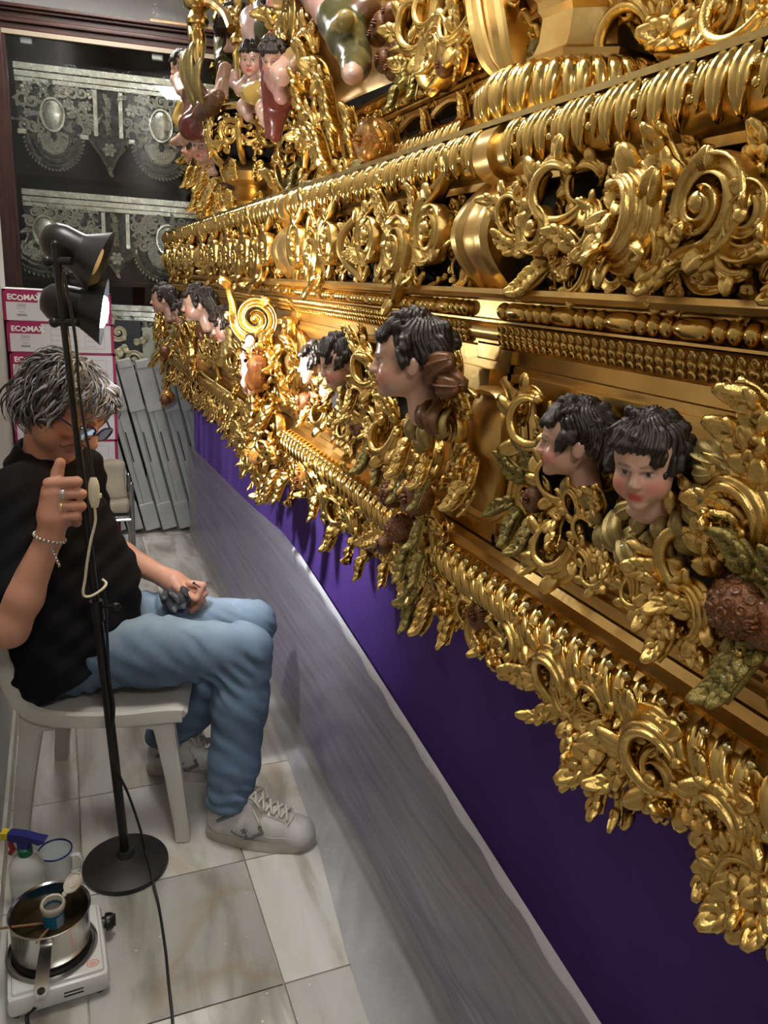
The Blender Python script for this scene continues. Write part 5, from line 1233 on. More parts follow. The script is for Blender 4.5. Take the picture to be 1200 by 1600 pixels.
# leaf-wrapped base torus between urn and pedestal
bt = uext([(.0, DK), (.02, DK+.002)]+arc(.02, DK+.030, .028, -70, 80, 8), 1.30, 2.12, XU, 'base_torus', GOLDFLAT)
gU = gad(.017, .75, 'gadroon_leaf', .010, 110, -60)
y = 1.32
while y < 2.1: putw('gadroon_leaf', gU, bt, OM((XU-.02, y, DK+.030), .9)); y += .031
# pierced lattice of crossing straps
lat = uext([(.0, 1.762), (.012, 1.763), (.012, 1.772), (.0, 1.773)], 1.22, 2.05, XU+.01, 'lattice', GOLDFLAT)
uext([(.0, 1.822), (.016, 1.823), (.016, 1.832), (.0, 1.833)], 1.10, 2.12, XU+.01, 'upper_rail', GOLDFLAT, lat)
for i in range(5):
    y0 = 1.27+.155*i
    for s in (-1, 1):
        pts = [(XU-.002-.006*s*math.sin(k*math.pi), y0+.155*k, 1.798+s*.026*math.cos(k*math.pi)) for k in np.linspace(0, 1, 13)]
        buildw('strap', MB().tube(pts, .0068, 8), GOLDFLAT, lat)
    putw('acanthus_leaf', G['leaf_s'], lat, OM((XU-.004, y0+.0775, 1.773), .048)); 
    for s in (-1, 1): putw('scroll', G['volute_s'], lat, OM((XU-.004, y0+.0775+s*.014, 1.813), .026, 0, s))
# bead course over the lattice, then the ledge
bc2 = uext([(.0, 1.834), (.02, 1.835), (.02, 1.838), (.006, 1.840), (.006, 1.866), (.02, 1.868), (.030, 1.872), (.030, 1.880), (.0, 1.882)], 1.10, 2.12, XU, 'bead_course', GOLDFLAT)
y = 1.12; i = 0
while y < 2.1: putw('reel' if i % 3 == 2 else 'bead', reel if i % 3 == 2 else bead, bc2, OM((XU-.012, y, 1.853), .95)); y += (.034, .021, .034)[i % 3]; i += 1
# smooth bell-shaped body behind the seated figure and its leaf flares
n = 22; V = []; ny = 20
prof = [(.02, 1.882), (.012, 1.90), (-.005, 1.93), (-.02, 1.97), (-.025, 2.02), (-.015, 2.08), (.01, 2.14), (.04, 2.20), (.07, 2.26), (.09, 2.34)]
for j in range(ny):
    f = j/(ny-1); yy = 1.42+1.10*f; b = .05*math.sin(math.pi*f)
    for d, z in prof: V.append((XU-d-b, yy, z))
k = len(prof)
buildw('bell_body', MB().add(V, [(j*k+i, j*k+i+1, (j+1)*k+i+1, (j+1)*k+i) for j in range(ny-1) for i in range(k-1)]), GOLDFLAT, UT)
for q in (('leaf_s', 520, 268, .64, .11, 10, 1), ('leaf_b', 500, 240, .64, .11, 30, 1), ('hook_w', 505, 205, .64, .10, 60, 1), ('leaf', 485, 180, .64, .11, 20, -1), ('volute_big', 470, 30, .64, .13, 100, 1), ('hook_w', 455, 80, .64, .11, 10, 1), ('leaf_b', 490, 110, .64, .11, 200, 1), ('hook', 500, 60, .64, .11, 60, 1), ('leaf_s', 500, 140, .64, .11, 0, 1), ('volute', 480, 215, .64, .09, 200, 1), ('leaf_b', 520, 165, .63, .12, 340, 1), ('leaf_s', 530, 200, .63, .11, 350, 1), ('hook_w', 500, 85, .63, .12, 100, 1), ('leaf_b', 505, 20, .63, .12, 10, 1), ('leaf', 530, 235, .64, .09, 330, 1), ('leaf', 560, 240, .64, .10, 330, 1), ('leaf_n', 600, 250, .64, .08, 300, 1), ('volute_s', 545, 265, .63, .07, 90, 1)):
    uorn(q[0], q[1], q[2], q[3], q[4], q[5], q[6])
# big glazed fruit with dark leaves at the corner of the lattice
uorn('apple', 586, 222, .62, .092, 0); uorn('gleaf', 570, 262, .62, .11, 160); uorn('gleaf_b', 548, 285, .62, .10, 140); uorn('gleaf', 608, 255, .63, .09, 200); uorn('gleaf_b', 520, 285, .62, .08, 110)
for (px, py, s) in ((603, 95, .050), (625, 78, .04), (617, 108, .045), (600, 40, .055), (590, 55, .045), (610, 20, .04), (680, 95, .04), (695, 105, .036)): uorn('fruit', px, py, .64, s, 40)
for (px, py, s, rt) in ((640, 108, .07, 220), (655, 118, .06, 200), (630, 125, .06, 170)): uorn('gleaf', px, py, .645, s, rt)
# pierced volutes beside the bell
vols = [('volute_big', 702, 80, .12, 30, 1), ('hook_w', 668, 40, .11, 150, 1), ('hook', 690, 10, .10, 60, -1), ('leaf_b', 640, 60, .10, 320, 1), ('leaf', 645, 90, .09, 30, 1), ('leaf_s', 665, 110, .08, 80, 1), ('hook', 730, 30, .10, 200, 1), ('leaf', 720, 115, .07, 280, 1), ('leaf_b', 735, 70, .10, 10, -1), ('volute', 650, 15, .09, 200, 1), ('leaf_n', 685, 120, .06, 60, 1), ('hook', 655, 75, .07, 250, 1), ('leaf_s', 700, 45, .09, 190, 1), ('leaf', 625, 30, .09, 10, 1)]
for q in vols: uorn(q[0], q[1], q[2], .665, q[3], q[4], q[5])
# swelling strips that frame the volutes
strip = MB()
for a, b, wd in ((0, 0, .024), (20, 0, .010), (36, 0, .022)):
    pts = cr([onx(748+a*.9, -60, .655), onx(752+a, 0, .652), onx(760+a, 50, .652), onx(774+a*.8, 95, .660), onx(796+a*.5, 122, .672)], 8)
    k = len(pts); S = np.tile([0, -1.0, 0], (k, 1)); Nn = np.tile([-1.0, 0, 0], (k, 1)); strip.sweep(pts, S, Nn, wd, .02, SEC_RIM if wd > .015 else SEC_ROUND, .03)
buildw('swelling_strip', strip, GOLDFLAT, UT)
# octagonal pedestal on a leaf torus
pc_ = onx(905, 150, .72); py_, px_ = float(pc_[1]), .735
ped = buildw('pedestal', MB().lathe([(.0, DK), (.150, DK), (.152, DK+.004), (.10, DK+.074), (.112, DK+.078), (.112, DK+.084), (.096, DK+.090), (.098, DK+.098), (.088, DK+.104), (.082, DK+.120), (.080, DK+.150), (.088, DK+.158), (.09, DK+.168), (.105, DK+.18), (.135, DK+.22), (.150, DK+.27), (.14, DK+.33)], 8, Matrix.Translation((px_, py_, 0)) @ Matrix.Rotation(math.radians(22.5+8), 4, 'Z')), GOLDFLAT, UT, True, 20)
pt = buildw('leaf_torus', MB().lathe([(.118, DK)]+[(.118+.040*math.cos(a), DK+.036+.034*math.sin(a)) for a in np.linspace(-1.4, 1.5, 10)]+[(.10, DK+.072)], 40, Matrix.Translation((px_, py_, 0))), GOLDFLAT, ped, True, 60)
gP = gad(.020, .75, 'gadroon_leaf', .010, 110, -70)
for i in range(24):
    a = math.pi*.5+2*math.pi*i/24; M = Matrix.Translation((px_, py_, DK+.036)) @ Matrix.Rotation(a, 4, 'Z') @ Matrix.Translation((0, -.121, 0)) @ Matrix(((1, 0, 0, 0), (0, 0, -1, 0), (0, 1, 0, 0), (0, 0, 0, 1))) @ Matrix.Scale(1.12, 4)
    putw('gadroon_leaf', gP, pt, M)
for i in range(8):
    a = 2*math.pi*i/8+.14; M = Matrix.Translation((px_, py_, DK+.19)) @ Matrix.Rotation(a, 4, 'Z') @ Matrix.Translation((0, -.112, 0)) @ Matrix(((1, 0, 0, 0), (0, 0, -1, 0), (0, 1, 0, 0), (0, 0, 0, 1)))
    putw('acanthus_leaf', G['leaf_s'], ped, M @ Matrix.Rotation(-.5, 4, 'X') @ Matrix.Scale(.11, 4)); putw('rosette', G['flower5'], ped, M @ Matrix.Translation((0, .05, .045)) @ Matrix.Scale(.05, 4))
# straight wing of the gallery on the near side
ng = uext([(.0, 1.745), (.02, 1.746), (.02, 1.756), (.010, 1.758), (.010, 1.772), (.022, 1.774), (.024, 1.784), (.010, 1.788), (.006, 1.814), (.018, 1.816), (.030, 1.822), (.032, 1.830), (.0, 1.834)], -.6, .93, .76, 'near_moulding', GOLDFLAT)
y = .2; i = 0
while y < .92: putw('reel' if i % 3 == 2 else 'bead', reel if i % 3 == 2 else bead, ng, OM((.76-.016, y, 1.801), .95)); y += (.034, .021, .034)[i % 3]; i += 1
uext([(.0, 1.709), (.012, 1.711), (.012, 1.742), (.0, 1.745)], -.6, .93, .78, 'near_plinth', GOLDFLAT)
for q in (('hook_w', 1010, 70, .12, 120, 1), ('leaf_b', 1040, 55, .11, 280, 1), ('leaf', 1075, 50, .10, 260, -1), ('hook', 1100, 15, .10, 30, 1), ('volute', 1150, 15, .11, 200, 1), ('leaf_s', 1130, 30, .09, 100, 1), ('hook_w', 1185, 20, .11, 60, -1), ('leaf', 1010, 30, .09, 30, 1), ('volute_s', 1040, 15, .08, 0, 1), ('leaf', 1110, 45, .08, 280, 1), ('leaf_b', 1165, 45, .08, 270, 1), ('leaf', 845, 60, .08, 40, 1), ('hook', 830, 30, .09, 120, 1), ('leaf_b', 870, 20, .08, 300, 1), ('fruit', 818, 42, .045, 0, 1), ('gleaf', 850, 75, .08, 160, 1), ('gleaf', 838, 85, .07, 200, 1), ('hook', 980, 0, .1, 0, 1), ('leaf', 810, 20, .09, 10, 1)):
    uorn(q[0], q[1], q[2], .74 if q[1] > 960 else .69, q[3], q[4], q[5])

# ------------------------------------------------------------------ urn
UX, UYp = .745, 3.22
U0 = DK
urn = base_empty('gilded_urn', (UX, UYp, U0), label='openwork gilded urn with ribs on a moulded foot, crowned by painted figures', cat='urn')
zc = lambda py: float(onx(398, py, UX)[2])
zb0, zb1 = zc(262), zc(182)      # body
MU = Matrix.Translation((UX, UYp, 0))
hb = zb1-zb0; zmid = (zb0+zb1)/2
buildw('foot', MB().lathe([(.0, U0), (.150, U0), (.155, U0+.02), (.13, U0+.045), (.135, U0+.06), (.105, U0+.075), (.085, U0+.10), (.070, U0+.13), (.068, zb0-.09), (.080, zb0-.075), (.12, zb0-.06), (.135, zb0-.03), (.120, zb0-.006), (.10, zb0+.01)], 24, MU), GOLDFLAT, urn, True, 40)
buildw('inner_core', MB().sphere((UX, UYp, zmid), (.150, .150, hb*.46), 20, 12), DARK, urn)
def body_r(t): return .135+.055*math.sin(math.pi*t)**.7
for i in range(8):
    a = 2*math.pi*(i+.3)/8
    pts = [(UX+body_r(t)*math.cos(a), UYp+body_r(t)*math.sin(a), zb0+hb*t) for t in np.linspace(0, 1, 12)]
    buildw('rib', MB().tube(pts, .013, 8), GOLD, urn)
    a2 = a+math.pi/8
    for (t, s, kd, rt) in ((.18, .075, 'leaf', 0), (.5, .085, 'volute', i*1.3), (.5, .08, 'hook', i*2+1), (.82, .075, 'leaf', math.pi), (.35, .06, 'volute_s', 2.0*i), (.65, .06, 'hook_n', i)):
        off = 0 if kd == 'leaf' else (.035 if kd in ('volute', 'hook_n') else -.035); aa = a2+off/.19
        rr_ = body_r(t)-.015; M = Matrix.Translation((UX+rr_*math.cos(aa), UYp+rr_*math.sin(aa), zb0+hb*t)) @ Matrix.Rotation(aa+math.pi/2, 4, 'Z') @ Matrix(((1, 0, 0, 0), (0, 0, -1, 0), (0, 1, 0, 0), (0, 0, 0, 1))) @ Matrix.Rotation(rt, 4, 'Z') @ Matrix.Diagonal((s, s, s*.7, 1))
        putw(NM[kd], G[kd], urn, M)
    for zz, r_, s in ((zb0-.055, .115, .07), (U0+.03, .135, .07)):
        M = Matrix.Translation((UX+r_*math.cos(a2), UYp+r_*math.sin(a2), zz)) @ Matrix.Rotation(a2+math.pi/2, 4, 'Z') @ Matrix(((1, 0, 0, 0), (0, 0, -1, 0), (0, 1, 0, 0), (0, 0, 0, 1))); putw('acanthus_leaf', G['leaf_s'], urn, M @ Matrix.Diagonal((s*1.2, s, s*.7, 1)))
buildw('rim', MB().lathe([(.12, zb1-.01), (.15, zb1-.008), (.155, zb1+.006), (.13, zb1+.02), (.10, zb1+.03), (.0, zb1+.032)], 24, MU), GOLD, urn, True, 40)

# ------------------------------------------------------------------ painted carved figures
class Fig:
    def __init__(s, h, k=.012): s.c = []; s.h = h; s.k = k
    def cap(s, a, b, ra, rb, col): s.c.append((np.asarray(a, float), np.asarray(b, float), ra, rb, col)); return s
    def chain(s, P, R, col):
        for i in range(len(P)-1): s.cap(P[i], P[i+1], R[i], R[i+1], col)
        return s
    def mesh(s, name, fold=0.0):
        A = np.array([c[0] for c in s.c]+[c[1] for c in s.c]); m = max(max(c[2], c[3]) for c in s.c)+.03
        d = SDF(s.h, A.min(0)-m, A.max(0)+m)
        for a, b, ra, rb, col in s.c: d.cap(a, b, ra, rb, s.k)
        if fold: d.disp(lambda P: fold*np.sin(P[:, 1]*160+P[:, 2]*40+np.sin(P[:, 2]*60)), .03)
        V, F = d.mesh(); best = np.full(len(V), 1e9); col = np.zeros((len(V), 3))
        for a, b, ra, rb, c in s.c:
            ab = b-a; t = np.clip(((V-a)@ab)/(ab@ab+1e-12), 0, 1); q = np.linalg.norm(V-a-t[:, None]*ab, axis=1)-(ra+(rb-ra)*t)
            w_ = q < best; best[w_] = q[w_]; col[w_] = c
        return mesh_np(name, V, F, True, CHERUB, col=col)
FLESH = (.55, .34, .26); RED = (.14, .028, .018); GRN = (.055, .052, .014); BRN = (.13, .055, .02); GLD = (.55, .36, .08)
def statue(name, lab, X, fig, head=None, hsz=.045, fwd=(-.7, -.5, -.2), hair=0, fold=.0):
    A = np.array([c[0] for c in fig.c]); b0 = A[np.argmin(A[:, 2])]
    t = base_empty(name, tuple(b0), label=lab, cat='statue', group='painted figures round the urn')
    putw('body', fig.mesh('body', fold), t, Matrix.Identity(4))
    if head is not None:
        M = look(head, hsz, fwd); o = putw('head', CH_ME, t, M); putw('hair', HAIRS[hair], o, M)
    return t
def Q(px, py, X): return onx(px, py, X)
# kneeling angel with gilded wing, brown and gold drapery
X = .60
f = Fig(.007, .02).chain([Q(296, 118, X), Q(305, 150, X-.01), Q(312, 178, X)], [.036, .048, .058], BRN).chain([Q(312, 178, X), Q(300, 198, X-.04), Q(318, 205, X)], [.058, .048, .04], RED).chain([Q(290, 118, X-.02), Q(275, 125, X-.05), Q(282, 143, X-.07)], [.026, .020, .016], FLESH).chain([Q(318, 180, X), Q(330, 165, X-.03), Q(342, 150, X-.03)], [.04, .03, .02], BRN).chain([Q(300, 205, X), Q(285, 217, X-.02), Q(272, 222, X-.03)], [.03, .022, .016], FLESH).chain([Q(288, 165, X-.03), Q(284, 185, X-.04), Q(292, 205, X-.03)], [.03, .035, .03], GLD)
an = statue('angel_statue', 'kneeling painted angel in red-brown and gold drapery with a gilded wing', X, f, Q(286, 106, X-.02), .058, (-.8, -.1, -.25), 1, .004)
for (px, py, s, rt) in ((300, 118, .16, 10), (310, 122, .18, -8), (318, 132, .15, -25), (305, 135, .14, 5)): putw('feather', feather, an, OM(Q(px, py+28, X-.06), (s*.6, s, s*.7), math.radians(rt)))
# cherub heads under it
chs = base_empty('cherub_bracket', tuple(Q(310, 250, .66)), label='pair of dark-haired cherub heads on a gilded bracket below the kneeling angel', cat='carving')
for (px, py, X, s, fw, hr) in ((320, 230, .63, .070, (-.6, -.75, -.1), 2), (303, 232, .66, .060, (-.9, .2, -.1), 0)):
    M = look(Q(px, py, X), s, fw); o = putw('cherub_head', CH_ME, chs, M); putw('hair', HAIRS[hr], o, M)
for (px, py, s, rt) in ((318, 255, .12, 170), (305, 258, .12, 190), (330, 262, .12, 160), (345, 285, .14, 150), (322, 285, .14, 180), (298, 240, .10, 120)): putw('acanthus_leaf', G['leaf_s'], chs, OM(Q(px, py, .66), s, math.radians(rt)))
for (px, py, s, rt) in ((330, 318, .11, 20), (350, 310, .10, 200), (322, 335, .10, 100), (345, 335, .12, 10)): putw('scroll', G['volute'], chs, OM(Q(px, py, .66), s, math.radians(rt)))
buildw('bracket_stem', MB().tube(cr([Q(318, 248, .68), Q(310, 270, .68), Q(322, 300, .68), Q(340, 320, .68), Q(345, 345, .70)], 5), [.05]*5+[.035]*5+[.03]*5+[.04]*5+[.05], 10), GOLD, chs)
# standing figure seen from behind in green
X = .80
f = Fig(.007, .02).chain([Q(364, 55, X), Q(360, 80, X), Q(362, 120, X), Q(355, 165, X)], [.050, .060, .062, .055], GRN).chain([Q(346, 65, X-.02), Q(348, 100, X-.05), Q(352, 128, X-.06)], [.035, .03, .024], GRN).chain([Q(352, 110, X-.08), Q(345, 150, X-.1), Q(330, 150, X-.1)], [.03, .028, .024], FLESH).chain([Q(355, 165, X), Q(350, 185, X-.04)], [.06, .05], GRN).chain([Q(345, 155, X-.09), Q(346, 178, X-.09)], [.026, .022], FLESH)
statue('saint_statue', 'painted figure in dark green cloth with black hair, seen from behind', X, f, Q(366, 38, X), .072, (.5, .8, .1), 2, .004)
# naked putto with raised hand
X = .70
f = Fig(.006, .018).chain([Q(398, 120, X), Q(402, 138, X-.01), Q(404, 158, X)], [.034, .036, .038], FLESH).chain([Q(392, 120, X-.02), Q(376, 140, X-.05), Q(366, 130, X-.06), Q(367, 115, X-.06)], [.022, .020, .016, .016], FLESH).chain([Q(410, 118, X), Q(420, 130, X-.03), Q(412, 145, X-.05)], [.022, .02, .016], FLESH).chain([Q(398, 160, X-.01), Q(382, 168, X-.06), Q(388, 182, X-.06)], [.028, .024, .018], FLESH).chain([Q(410, 160, X), Q(416, 180, X-.03), Q(420, 194, X-.03)], [.028, .022, .016], FLESH).chain([Q(384, 142, X-.06), Q(396, 146, X-.06), Q(404, 140, X-.05)], [.022, .03, .026], GLD)
statue('putto_statue', 'pale naked putto with a gold sash sitting on the urn', X, f, Q(395, 98, X-.02), .055, (-.45, -.8, -.1), 0)
# stooping figure with pale back
X = .72
f = Fig(.007, .02).chain([Q(398, 35, X), Q(402, 50, X), Q(408, 70, X)], [.055, .052, .04], (.60, .38, .32)).chain([Q(418, 20, X), Q(424, 45, X), Q(415, 68, X)], [.05, .055, .04], GRN).chain([Q(430, 10, X), Q(432, 30, X)], [.05, .05], GRN)
statue('stooping_statue', 'stooping figure with a bare pale back and green cloth', X, f, Q(436, 4, X), .06, (-.3, -.8, .1), 1)
# red-robed figure hanging over the rim
X = .64
f = Fig(.006, .018).chain([Q(428, 75, X), Q(436, 100, X-.02), Q(440, 130, X-.03), Q(432, 158, X-.03)], [.040, .050, .050, .04], RED).chain([Q(424, 105, X-.05), Q(430, 125, X-.06), Q(440, 150, X-.06)], [.016, .020, .018], (.42, .22, .18)).chain([Q(445, 105, X-.05), Q(440, 118, X-.07), Q(430, 112, X-.07)], [.02, .018, .016], FLESH).chain([Q(456, 75, X), Q(466, 105, X-.01), Q(470, 135, X)], [.032, .042, .032], (.36, .22, .09)).chain([Q(428, 158, X-.02), Q(430, 185, X-.03), Q(428, 208, X-.03)], [.03, .026, .024], RED).chain([Q(414, 170, X-.02), Q(420, 190, X-.03)], [.028, .022], FLESH)
statue('robed_statue', 'figure in a glossy red robe leaning over the rim of the urn', X, f, Q(428, 92, X-.07), .042, (-.5, -.7, -.5), 2, .004)
# booted leg of the large angel seated on the bell
X = .62
f = Fig(.006, .018).chain([Q(500, -120, X+.10), Q(512, -60, X+.06), Q(512, -25, X)], [.13, .11, .07], RED).chain([Q(512, -20, X), Q(522, 5, X-.02), Q(530, 28, X-.02)], [.062, .052, .045], (.60, .34, .28)).chain([Q(532, 34, X-.02), Q(543, 60, X-.03), Q(554, 85, X-.03)], [.048, .040, .032], GRN).chain([Q(554, 85, X-.03), Q(556, 100, X-.06), Q(551, 112, X-.09)], [.032, .027, .018], GRN).chain([Q(552, 108, X-.08), Q(550, 120, X-.10)], [.020, .014], FLESH).chain([Q(570, -20, X+.04), Q(572, 20, X+.02), Q(566, 48, X+.02)], [.04, .032, .015], BRN).chain([Q(545, 36, X-.03), Q(540, 30, X-.06), Q(528, 36, X-.06)], [.012, .014, .012], (.30, .22, .06)).chain([Q(500, -120, X+.1), Q(520, -230, X+.12)], [.14, .11], RED)
big = base_empty('seated_angel', tuple(Q(551, 112, X)), label='large seated angel with a bare knee and a green and gold boot', cat='statue')
putw('body', f.mesh('body', .0), big, Matrix.Identity(4)); M = look(Q(528, -300, X+.1), .10, (-.8, -.5, -.2)); o = putw('head', CH_ME, big, M); putw('hair', HAIRS[1], o, M)
# ------------------------------------------------------------------ branching candle holders
CUP = [(.0, -.14), (.012, -.14), (.020, -.11), (.034, -.05), (.036, -.02), (.026, -.008), (.030, .004), (.046, .010), (.050, .024), (.040, .034), (.034, .05), (.056, .062), (.060, .072), (.048, .076), (.0, .07)]
for (px, py, X, sc_, arm, lab) in ((309, 45, .64, .9, [(309, 105), (300, 60), (300, 25), (325, 5), (350, 20), (362, 45)], 'gilded candle holder with a long tapered cup beside the kneeling angel'), (345, 40, .80, .8, [(345, 70), (352, 100), (362, 130)], 'smaller gilded candle holder behind the green figure'), (376, 75, .76, .8, [(376, 100), (390, 100), (402, 70), (400, 30)], 'gilded candle holder between the green figure and the putto')):
    t = base_empty('candle_holder', tuple(Q(px, py, X)), label=lab, cat='candle holder', group='gilded candle holders round the urn')
    p0 = Q(px, py, X); buildw('cup', MB().lathe([(r_*sc_*1.15, z_*sc_*1.5) for r_, z_ in CUP], 16, Matrix.Translation(tuple(p0))), GOLD, t, True, 50)
    buildw('arm', MB().tube(cr([Q(a, b, X+.03) for a, b in arm], 6), .020*sc_, 8), GOLD, t)
for (px, py, s, k, rt) in ((360, 12, .12, 'leaf', 30), (380, 10, .12, 'hook', 0), (400, 5, .13, 'leaf_b', 0), (415, 15, .12, 'volute', 40), (375, 25, .1, 'leaf', 60), (440, 60, .12, 'leaf_b', 10), (460, 95, .12, 'hook', 200), (455, 70, .13, 'volute', 60)): uorn(k, px, py, .80 if px < 430 else .66, s, rt, 1, urn)
for (px, py, s, k, rt) in ((352, 192, .10, 'volute', 0), (370, 182, .09, 'leaf', 80), (470, 185, .12, 'leaf_b', 300), (470, 210, .11, 'leaf', 200), (490, 200, .12, 'hook', 20), (478, 290, .11, 'leaf', 200), (500, 255, .12, 'leaf_b', 160), (470, 260, .10, 'gleaf', 200), (450, 275, .1, 'hook', 60), (505, 290, .10, 'leaf_s', 120), (440, 300, .10, 'leaf', 30)): uorn(k, px, py, .69, s, rt, 1, urn)
# ================================================================== THE SEATED MAN
mf = unit((.966, -.26, 0)); ml = unit((.26, .966, 0)); UZ = np.array([0, 0, 1.0])
MSKIN = mat('skin', (0.45, 0.22, 0.14), 0, 0.42, attr='Col', sss=.12, bump=.25, bscale=170, bdist=.0015)
pel = np.array([-.005, 2.09, .505]); nhip = pel-ml*.092; fhip = pel+ml*.092
nkn = ony(384, 1012, 1.855); fkn = ony(394, 972, 2.09)
SHOES = []
for (h_, t_) in ((onz(318, 1318), onz(482, 1338)), (onz(226, 1216), onz(332, 1222))):
    d_ = t_-h_; a_ = math.atan2(d_[1], d_[0]); SHOES.append((h_+np.array([-math.sin(a_), math.cos(a_), 0])*.043, a_))
nan_, fan_ = (s_[0]+np.array([math.cos(s_[1]), math.sin(s_[1]), 0])*.060+UZ*.095 for s_ in SHOES)
nkb = ony(72, 722, 2.085); chest = pel+(nkb-pel)*.66+mf*(-.035)
nsh = nkb-ml*.175+np.array([-.01, 0, -.055]); fsh = nkb+ml*.165+np.array([.02, 0, -.06])
nel = np.array([-.140, 1.775, .695]); nwr = ony(78, 838, 1.770)
fel = np.array([.075, 2.315, .70]); fwr = ony(258, 902, 2.145)
hc = ony(104, 632, 2.035); hf = unit((.58, -.60, -.58)); hup = unit(np.array([.42, -.12, .90])); hx = unit(np.cross(hf, hup)); hz = np.cross(hx, hf); hs = .1085
HM = np.array([hx, hf, hz]).T*hs
def hp_(v): return hc+HM@np.asarray(v, float)
HR = np.array([hx, hf, hz]).T
b = SDF(.0036, (-.215, 1.60, .0), (.60, 2.42, 1.32))
def he(c, r, k=.1, op='add'): b.ell(hp_(c), np.asarray((r, r, r) if np.isscalar(r) else r)*hs, HR, k*hs, op)
def hcap(a, c, ra, rb, k=.1, op='add'): b.cap(hp_(a), hp_(c), ra*hs, rb*hs, k*hs, op)
# torso, limbs
b.chain([pel, pel+(chest-pel)*.5, chest, nkb-UZ*.05], [.125, .115, .125, .085], k=.06)
b.chain([chest+ml*.06, fsh], [.09, .055], k=.05); b.chain([chest-ml*.06, nsh], [.09, .055], k=.05)
b.chain([nkb-UZ*.03, hp_((0, -.1, -.5))], [.062, .058], k=.03)
b.chain([nsh, nsh+(nel-nsh)*.5, nel, nel+(nwr-nel)*.35, nwr], [.052, .046, .040, .041, .027], k=.02)
b.chain([fsh, fsh+(fel-fsh)*.5, fel, fel+(fwr-fel)*.35, fwr], [.052, .046, .040, .040, .027], k=.02)
b.chain([nhip, nkn-UZ*.02, nan_], [.080, .055, .038], k=.03); b.chain([fhip, fkn-UZ*.02, fan_], [.080, .055, .038], k=.03)
for s_ in SHOES: b.chain([s_[0]+np.array([math.cos(s_[1]), math.sin(s_[1]), 0])*q+UZ*z_ for q, z_ in ((.06, .08), (.12, .060), (.20, .048))], [.032, .026, .022], k=.02)
# head (units of the head frame)
he((0, -.14, .26), (.74, .90, .80)); he((0, .22, -.20), (.58, .62, .74), .25); he((0, .44, .36), (.54, .36, .44), .25)
he((0, .36, -.78), (.44, .36, .26), .25); he((0, .66, -.93), (.20, .18, .16), .18)
for q in (-1, 1):
    he((q*.40, .56, -.22), (.20, .20, .18), .2); he((q*.74, -.06, -.10), (.08, .18, .27), .05); he((q*.47, .30, -.60), (.18, .30, .26), .2)
    he((q*.29, .90, .04), (.19, .15, .11), .12, 'sub'); he((q*.28, .715, .03), (.13, .10, .11), .03)
    hcap((q*.12, .87, .18), (q*.46, .72, .20), .07, .05, .10); he((q*.11, .98, -.29), (.085, .10, .075), .06)
    hcap((q*.18, .82, -.34), (q*.30, .72, -.58), .03, .03, .10)
hcap((0, .82, .12), (0, 1.10, -.24), .075, .115, .10)
hcap((-.16, .84, -.56), (.16, .84, -.56), .045, .045, .06); hcap((-.15, .82, -.66), (.15, .82, -.66), .055, .055, .07); hcap((-.2, .93, -.607), (.2, .93, -.607), .016, .016, .03, 'sub')
# raised right hand: a loose fist, thumb up
def hq(px, py, y): return ony(px, py, y)
Y0 = 1.765
b.chain([nwr, hq(84, 812, Y0)], [.027, .030], k=.015); b.cap(hq(82, 802, Y0), hq(86, 768, Y0), .031, .029, k=.018); b.cap(hq(98, 806, Y0+.012), hq(102, 775, Y0+.012), .024, .022, k=.015)
FK = []
for i, (m, p, d, t, r) in enumerate((((76, 755), (121, 752), (124, 770), (104, 772), .0112), ((74, 772), (127, 771), (128, 788), (106, 788), .0116), ((75, 791), (127, 790), (126, 804), (106, 804), .0110), ((80, 808), (120, 806), (120, 817), (104, 816), .0098))):
    b.chain([hq(*m, Y0-.012), hq(*p, Y0-.022), hq(*d, Y0+.008), hq(*t, Y0+.018)], [r*1.12, r, r*.92, r*.85], k=.0035); FK.append((hq(*m, Y0-.012), hq(*p, Y0-.022)))
b.chain([hq(86, 790, Y0+.006), hq(86, 758, Y0+.006), hq(90, 738, Y0+.004), hq(94, 723, Y0+.002)], [.016, .0145, .0125, .0115], k=.006)
# left hand resting on the thigh, closed round the rag
hl = [ony(272, 910, 2.125), ony(296, 922, 2.10)]
b.chain([fwr, hl[0]], [.027, .031], k=.015); b.cap(hl[0], hl[1], .031, .027, k=.015)
for i, (a_, c_, e_) in enumerate((((296, 912), (317, 915), (309, 932)), ((300, 922), (319, 927), (309, 941)), ((298, 933), (316, 939), (305, 950)), ((292, 941), (309, 948), (299, 955)))):
    b.chain([ony(*a_, 2.085), ony(*c_, 2.065), ony(*e_, 2.055)], [.0118, .0108, .0092], k=.004)
b.chain([ony(277, 917, 2.09), ony(294, 930, 2.055), ony(306, 936, 2.043)], [.0150, .0125, .0108], k=.005)
V, F = b.mesh()
Lh = (V-hc)@HR/hs
col = np.tile((.47, .235, .155), (len(V), 1)); hm = np.linalg.norm(Lh-np.array([0, .2, -.1]), axis=1) < 1.35
cf = head_col(Lh, np.array((.47, .215, .135)), .35); lips = np.exp(-((Lh[:, 0]/.22)**4+((Lh[:, 2]+.61)/.09)**4))*(Lh[:, 1] > .7)
cb = np.tile((.47, .215, .135), (len(V), 1))
